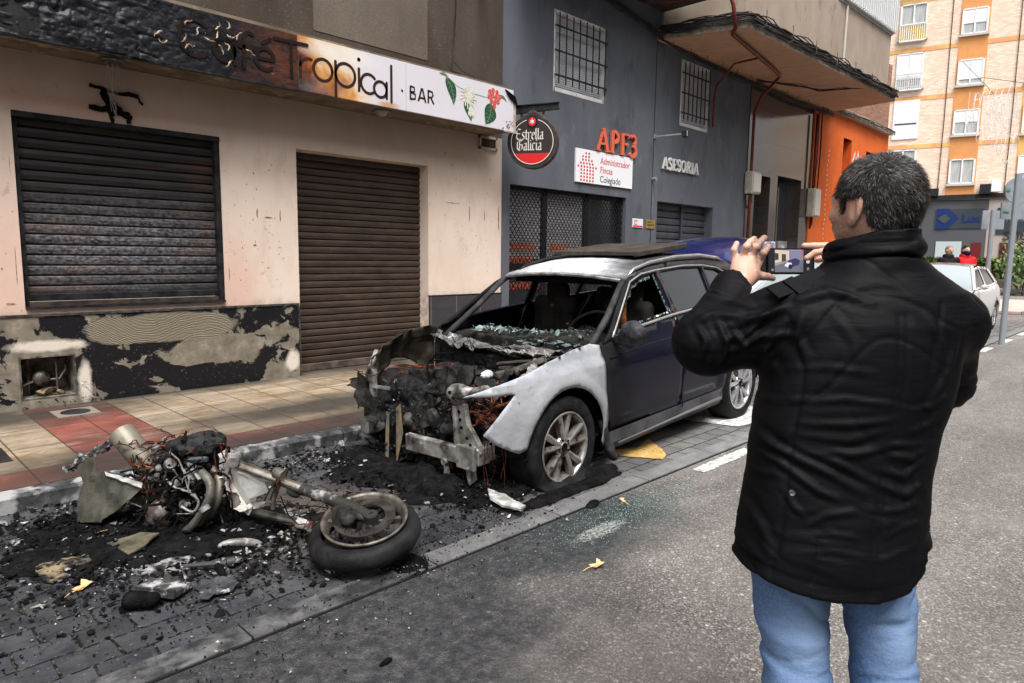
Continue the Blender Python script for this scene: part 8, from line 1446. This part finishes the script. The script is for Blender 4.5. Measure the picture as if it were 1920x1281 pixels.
mb = MB(); tangle(mb, Q(280, 862, 3.7), (.07, .07, .08), 20, rnd); tangle(mb, Q(285, 905, 3.7), (.05, .05, .12), 18, rnd, .003, 9, .2); tangle(mb, Q(418, 850, 3.62), (.03, .03, .07), 12, rnd, .003, 10, .4); tangle(mb, Q(330, 830, 3.7), (.12, .12, .04), 12, rnd); tangle(mb, Q(520, 900, 3.5), (.01, .01, .05), 5, rnd, .0025, 8, .6); tangle(mb, Q(625, 990, 3.5), (.16, .12, .03), 12, rnd, .0025); tangle(mb, Q(400, 820, 3.72), (.05, .05, .03), 6, rnd); tangle(mb, Q(425, 880, 3.62), (.04, .04, .08), 8, rnd, .003, 10, .3); mb.build('copper_wiring', COPPER, bike)
mb = MB(); tangle(mb, Q(345, 900, 3.62), (.14, .14, .12), 26, rnd, .005); tangle(mb, Q(300, 930, 3.7), (.12, .12, .1), 20, rnd, .006); tangle(mb, Q(430, 920, 3.66), (.04, .04, .2), 16, rnd, .007, 9, .3); mb.build('charred_hoses', CHARD, bike); mb = MB(); mb.tube([Q(318, 848, 3.62), Q(335, 862, 3.58), Q(345, 885, 3.55), Q(352, 915, 3.54), Q(372, 938, 3.52)], .004, 6); mb.tube([Q(345, 880, 3.56), Q(355, 900, 3.52), Q(352, 920, 3.52)], .003, 6); mb.build('clutch_cable', ASHM, bike)
mb = MB(); m2 = MB()
for k in range(260):
    px, py = rnd.gauss(345, 52), rnd.gauss(935, 45)
    if not (250 < px < 450 and 815 < py < 1015): continue
    D_ = 3.56 + abs(px - 350) / 50 * .05 + rnd.uniform(0, .05) + (.06 if py > 980 else 0); s = rnd.choice((.006, .009, .014, .02)); tgt_ = mb if rnd.random() < .78 else m2
    if rnd.random() < .3: c = Q(px, py, D_); tgt_.tube([c, c + Vector((rnd.gauss(0, .03), rnd.gauss(0, .03), rnd.gauss(0, .03))), c + Vector((rnd.gauss(0, .05), rnd.gauss(0, .05), rnd.gauss(0, .04)))], s * .35, 6)
    elif rnd.random() < .3: tgt_.lathe([(0, s), (s * .8, s), (s, 0), (s * 1.2, -s * .4), (0, -s)], Q(px, py, D_), (rnd.gauss(0, 1), -1, rnd.gauss(0, 1)), 10)
    else: tgt_.rock(Q(px, py, D_), (s * rnd.uniform(1, 2.2), s, s), k)
mb.build('engine_fragment', CHAR, bike); m2.build('ashy_engine_fragment', mat('ashy_metal', (.22, .205, .2), (.06, .05, .045), 40, rough=.6, metal=.3, bump=.4), bike)
m2 = MB(); m3 = MB()
for k in range(170):
    px, py = rnd.gauss(300, 130), rnd.gauss(990, 34)
    if py < 940 or py > 1075 or px > 560: continue
    c = at(px, py, Z=rnd.uniform(.01, .05)); s = rnd.choice((.015, .025, .035, .05)); (m2 if rnd.random() < .75 else m3).rock(c, (s * rnd.uniform(.9, 2), s * .9, s * rnd.uniform(.3, .7)), k)
tag(m2.build('charred_clump', CHAR), 'larger black charred clumps lying in front of the motorcycle', 'debris', kind='stuff'); tag(m3.build('ash_clump', ASH), 'larger grey ash clumps lying in front of the motorcycle', 'debris', kind='stuff')
# ============================================================ DEBRIS AND SMALL THINGS ON THE GROUND
rnd = random.Random(77); mbs = [MB() for _ in range(3)]
def heap(c, sx, sy, n, hmax, sizes, rot=0.):
    for k in range(n):
        gx, gy = rnd.gauss(0, .42), rnd.gauss(0, .42); r_ = math.hypot(gx, gy); x = gx * sx; y = gy * sy; x, y = x * math.cos(rot) - y * math.sin(rot), x * math.sin(rot) + y * math.cos(rot); s = rnd.choice(sizes) * rnd.uniform(.6, 1.4); z = hmax * math.exp(-(r_ * 1.5) ** 2) * rnd.random()
        m_ = mbs[0 if rnd.random() < .84 else (1 if rnd.random() < .86 else 2)]
        if rnd.random() < .45: shard(m_, (c[0] + x, c[1] + y, .008 + z + s * .15), s, rnd, .5)
        else: m_.rock((c[0] + x, c[1] + y, .008 + z + s * .2), (s * rnd.uniform(.8, 2), s, s * rnd.uniform(.35, .8)), k)
SZ = (.004, .006, .008, .012, .016, .022); SM = (.003, .004, .005, .007)
heap((1.25, 3.8), 1.0, .6, 2300, .07, SZ, -.6); heap((.95, 3.5), .9, .6, 1100, .02, SZ); heap((1.45, 3.2), .7, .5, 900, .04, SZ); heap((2.75, 3.75), .6, 1.1, 2300, .05, SZ, .1); heap((2.95, 3.15), .55, .45, 1600, .08, SZ, .4); heap((1.0, 3.1), 1.0, .6, 1000, .006, SM); heap((2.4, 2.7), 1.2, .35, 900, .005, SM); heap((1.0, 4.3), .9, .4, 1000, .05, SZ); heap((2.0, 4.4), .9, .3, 700, .02, SZ); heap((1.9, 2.55), .14, .14, 500, .01, SM); heap((1.1, 2.3), 1.5, .5, 500, .003, SM)
for m_, nm, mt, lab in ((mbs[0], 'charred_debris', CHAR, 'black charred flakes and lumps scattered round both wrecks'), (mbs[1], 'ash_debris', ASH, 'grey ash lumps scattered among the burnt remains'), (mbs[2], 'pale_debris', mat('pale_ash', (.62, .6, .58), (.3, .28, .25), 30, rough=.9, layers=[((.4, .2, .1), 50, .66, .7)]), 'pale melted crumbs scattered among the burnt remains')): o = m_.build(nm, mt); tag(o, lab, 'debris', kind='stuff')
# char mats (melted rubber/plastic sheets on the ground)
def charmat(name, c, rx, ry, h, seed, lab, m_=CHAR, rot=0., res=.011):
    c = Vector(c)
    def f(P):
        x, y = P[0] - c.x, P[1] - c.y; x, y = x * math.cos(rot) + y * math.sin(rot), -x * math.sin(rot) + y * math.cos(rot); r_ = np.sqrt((x / rx) ** 2 + (y / ry) ** 2) + .38 * fbm(P[0], P[1], P[2] * 0, 3.5 / max(rx, ry) ** .5, 4, seed)
        top = h * np.clip(1.15 - r_, 0, 1) ** .6 * (1 + .9 * fbm(P[0], P[1], P[2] * 0, 9, 4, seed + 2)) + .006 * fbm(P[0], P[1], P[2] * 0, 45, 2, seed); return np.maximum(P[2] - top - .004, (r_ - 1) * .1)
    return tag(smesh(name, snet(f, (c.x - max(rx, ry) * 1.5, c.y - max(rx, ry) * 1.5, -.015), (c.x + max(rx, ry) * 1.5, c.y + max(rx, ry) * 1.5, h * 2.6), res), m_), lab, 'debris')
charmat('burnt_residue', (1.2, 3.78), .75, .48, .045, 3, 'black lumpy residue under the motorcycle engine', rot=-.7); charmat('burnt_residue', (2.8, 3.7), .42, .75, .045, 8, 'black burnt residue under the stripped front of the car'); charmat('burnt_residue', at(262, 978, Z=0), .26, .16, .09, 71, 'black heap between the scorched tank panel and the engine', rot=-.6); charmat('burnt_residue', at(470, 988, Z=0), .22, .13, .08, 73, 'black heap under the fallen fork tubes', rot=.3); charmat('burnt_residue', at(360, 1012, Z=0), .26, .10, .06, 75, 'black crust along the near side of the engine', CHARD, rot=-.2); charmat('burnt_residue', (2.72, 3.45), .22, .34, .10, 78, 'black heap right under the crash beam of the car', rot=.1); charmat('burnt_residue', (2.72, 4.2), .2, .25, .07, 79, 'black heap near the kerb under the far corner of the car', rot=.1); charmat('burnt_residue', (2.95, 3.05), .30, .24, .05, 12, 'lumpy black heap beside the flat front wheel of the car'); charmat('melted_rubber', (3.35, 2.70), .60, .07, .028, 15, 'strip of melted tyre rubber spread beside the flat front wheel', CHARD, .02); charmat('melted_rubber', (3.75, 2.80), .22, .12, .045, 17, 'black melted lumps behind the flat front wheel', CHAR, .2)
charmat('burnt_residue', (1.9, 2.58), .13, .12, .015, 21, 'patch of black crumbs beyond the fallen front wheel', CHARD); charmat('ash_heap', at(500, 975, Z=0), .2, .14, .03, 24, 'pale grey ash heap under the fallen forks', ASH); charmat('ash_heap', at(330, 1060, Z=0), .22, .09, .03, 27, 'grey ash patch in front of the motorcycle engine', ASH, -.2)
TANM = mat('scorched_tan', (.24, .185, .11), (.05, .043, .035), 11, .38, .52, rough=.8, bump=.8, bs=40, layers=[((.012, .012, .012), 22, .5, .56)])
def gplate(name, px, lab, m_, z=.02, th=.012, seed=1, amp=.012, tilt=0, cat='debris'): o = plate(name, [at(x, y, Z=z + tilt * (y - px[0][1]) * -.001) for x, y in px], th, m_, None, seed, amp, .02); return tag(o, lab, cat)
gplate('scorched_panel', [(66, 1052), (98, 1042), (140, 1036), (175, 1052), (168, 1062), (100, 1090), (80, 1090), (66, 1072)], 'flat tan scorched panel lying left of the motorcycle, above the pale leaf', TANM, .02, .009, 2, .012)
LFM = mat('dry_leaf', (.72, .47, .24), (.6, .36, .16), 20, rough=.7, bump=.4)
def dleaf(px, py, s, rot, lab, seed=1):
    c = at(px, py, Z=.02); t = thing('dry_leaf', lab, 'leaf', (c.x, c.y, .004)); rr = random.Random(seed); P_ = []
    n = 14
    for k in range(n): a = 6.283 * k / n; r_ = s * (1 + .45 * math.cos(5 * a)) * rr.uniform(.8, 1.1); P_.append((r_ * math.cos(a), r_ * math.sin(a) * .7))
    cs, sn = math.cos(rot), math.sin(rot); mb = sheet(P_, lambda u, v: (c.x + u * cs - v * sn, c.y + u * sn + v * cs, .012 + abs(v) * .55 + .008 * math.sin(u * 60)), .015); mb.build('blade', LFM, t); mb = MB(); mb.tube([(c.x, c.y, .015), (c.x - cs * s * 1.6, c.y - sn * s * 1.6, .012), (c.x - cs * s * 2.6, c.y - sn * s * 2.6 - .01, .008)], .0022, 5); mb.build('leaf_stalk', LFM, t)
dleaf(158, 1097, .042, .4, 'pale dry leaf with a long stalk below the tan scorched panel', 1); dleaf(1122, 1057, .038, -.3, 'crumpled yellow dry leaf lying alone on the asphalt', 4); dleaf(1167, 936, .024, 1.2, 'small orange dry leaf on the asphalt by the glass crumbs', 7)
tag(smesh('charred_tube', snet(lambda P: cap(P, at(246, 1126, Z=.045), at(285, 1124, Z=.045), .038, .036) + .010 * fbm(*P, 18, 3, 4), tuple(at(265, 1126, Z=.045) - Vector((.16, .16, .06))), tuple(at(265, 1126, Z=.045) + Vector((.16, .16, .06))), .007), CHAR), 'short thick charred black tube lying at the near edge of the debris', 'debris')
mb = MB(); a, b = at(250, 1104, Z=.05), at(327, 1110, Z=.06); d_ = (b - a).normalized(); e_ = Vector((0, 0, 1)).cross(d_); mb.box((a + b) / 2 + e_ * .05 + Vector((0, 0, -.015)), ((b - a).length, .11, .03), rz=math.atan2(d_.y, d_.x), bev=.004)
for k in range(24): p = a.lerp(b, k / 23); mb.box(p - Vector((0, 0, .005)), (.005, .012, .03), rz=math.atan2(d_.y, d_.x))
tag(mb.build('finned_heatsink', mat('fin', (.05, .05, .05), (.4, .39, .4), 16, .5, .6, rough=.8, bump=.9)), 'ash-covered finned metal block behind the charred tube', 'debris')
gplate('curled_sheet', [(338, 1068), (352, 1078), (372, 1096), (382, 1088), (410, 1082), (446, 1092), (436, 1106), (405, 1112), (392, 1122), (374, 1122), (376, 1106), (350, 1092)], 'dark curled sheet with a pale torn edge near the finned block', mat('curl', (.03, .03, .032), (.07, .07, .075), 20, rough=.6, bump=.6, layers=[((.4, .4, .42), 13, .62, .68)]), .03, .006, 5, .03)
mb = MB(); mb.tube([at(340, 1062, Z=.03), at(390, 1058, Z=.035), at(425, 1055, Z=.035)], [.008, .013, .013], 8); mb.cyl(at(425, 1055, Z=.035), at(440, 1052, Z=.035), .022, n=14); tag(mb.build('loose_rod', mat('rod', (.06, .06, .065), rough=.5, metal=.3), smooth=True, sharp=40), 'dark metal rod with a thick end lying in the ash before the wreck', 'debris')
mb = MB(); c = at(450, 1028, Z=.03); ex_ = Vector((cr.x, cr.y, 0)); ey_ = Vector((fw.x, fw.y, 0)); mb.tube([c + ex_ * (.10 * math.cos(t)) + ey_ * (.05 * math.sin(t)) + Vector((0, 0, .01)) for t in np.linspace(-.2, 3.3, 14)], [.01 + .012 * math.sin(i / 13 * 3.1) for i in range(14)], 8); tag(mb.build('curved_alloy_part', AL, smooth=True), 'curved pale alloy piece lying between the engine and the fallen wheel', 'debris'); mb = MB(); c = at(192, 1000, Z=.02); mb.lathe([(.034, 0), (.038, .008), (.034, .016), (.03, .008)], c, (0, .3, 1), 20, True); tag(mb.build('metal_ring', mat('brass', (.35, .25, .12), rough=.5, metal=.5), smooth=True), 'small brass-coloured ring in the ash under the scorched tank panel', 'debris')
gplate('alloy_scrap', [(915, 918), (945, 928), (985, 952), (976, 958), (940, 946), (918, 935)], 'white melted alloy scrap lying in front of the flat front tyre', mat('white_scrap', (.5, .49, .47), (.2, .195, .185), 14, rough=.7, bump=.5), .05, .014, 3, .02)
gplate('alloy_scrap', [(150, 1024), (200, 1034), (206, 1040), (172, 1036)], 'thin pale blue strip on the ground left of the engine', ASHM, .02, .006, 6, .01)
for i, (px, py, s, lab) in enumerate([(1015, 905, .05, 'grey lump'), (975, 880, .05, 'grey lump'), (640, 835, .03, ''), (700, 930, .03, '')]): charmat('burnt_lump', at(px, py, Z=0), s, s, s * 1.2, 40 + i, ('ribbed grey lump on the heap beside the flat tyre', 'dark lump under the hanging copper wires of the car', 'small lump against the kerb between the wrecks', 'small lump on the paving between the wrecks')[i], ASH if i % 2 == 0 else CHAR, res=.006)
mb = MB(); n_ = 0
for k in range(1500):
    x, y = 3.35 + rnd.gauss(0, .42), 2.22 + rnd.gauss(0, .12)
    if y > 2.44: continue
    shard(mb, (x, y, .004), rnd.choice((.002, .003, .004)), rnd, .6)
tag(mb.build('glass_crumbs', mat('green_crumb', (.10, .20, .17), (.28, .42, .38), 60, rough=.2, spec=.8)), 'scatter of green safety glass crumbs on the asphalt beside the car', 'broken glass', kind='stuff')
tag(charmat('burnt_lump', at(1110, 948, Z=0), .08, .03, .02, 60, 'flat black fragment at the joint beside the glass crumbs', CHAR, .3, .006), None, None); charmat('burnt_lump', at(725, 1243, Z=0), .03, .012, .012, 61, 'tiny black scrap alone on the asphalt near the bottom of the picture', CHAR, .1, .004)
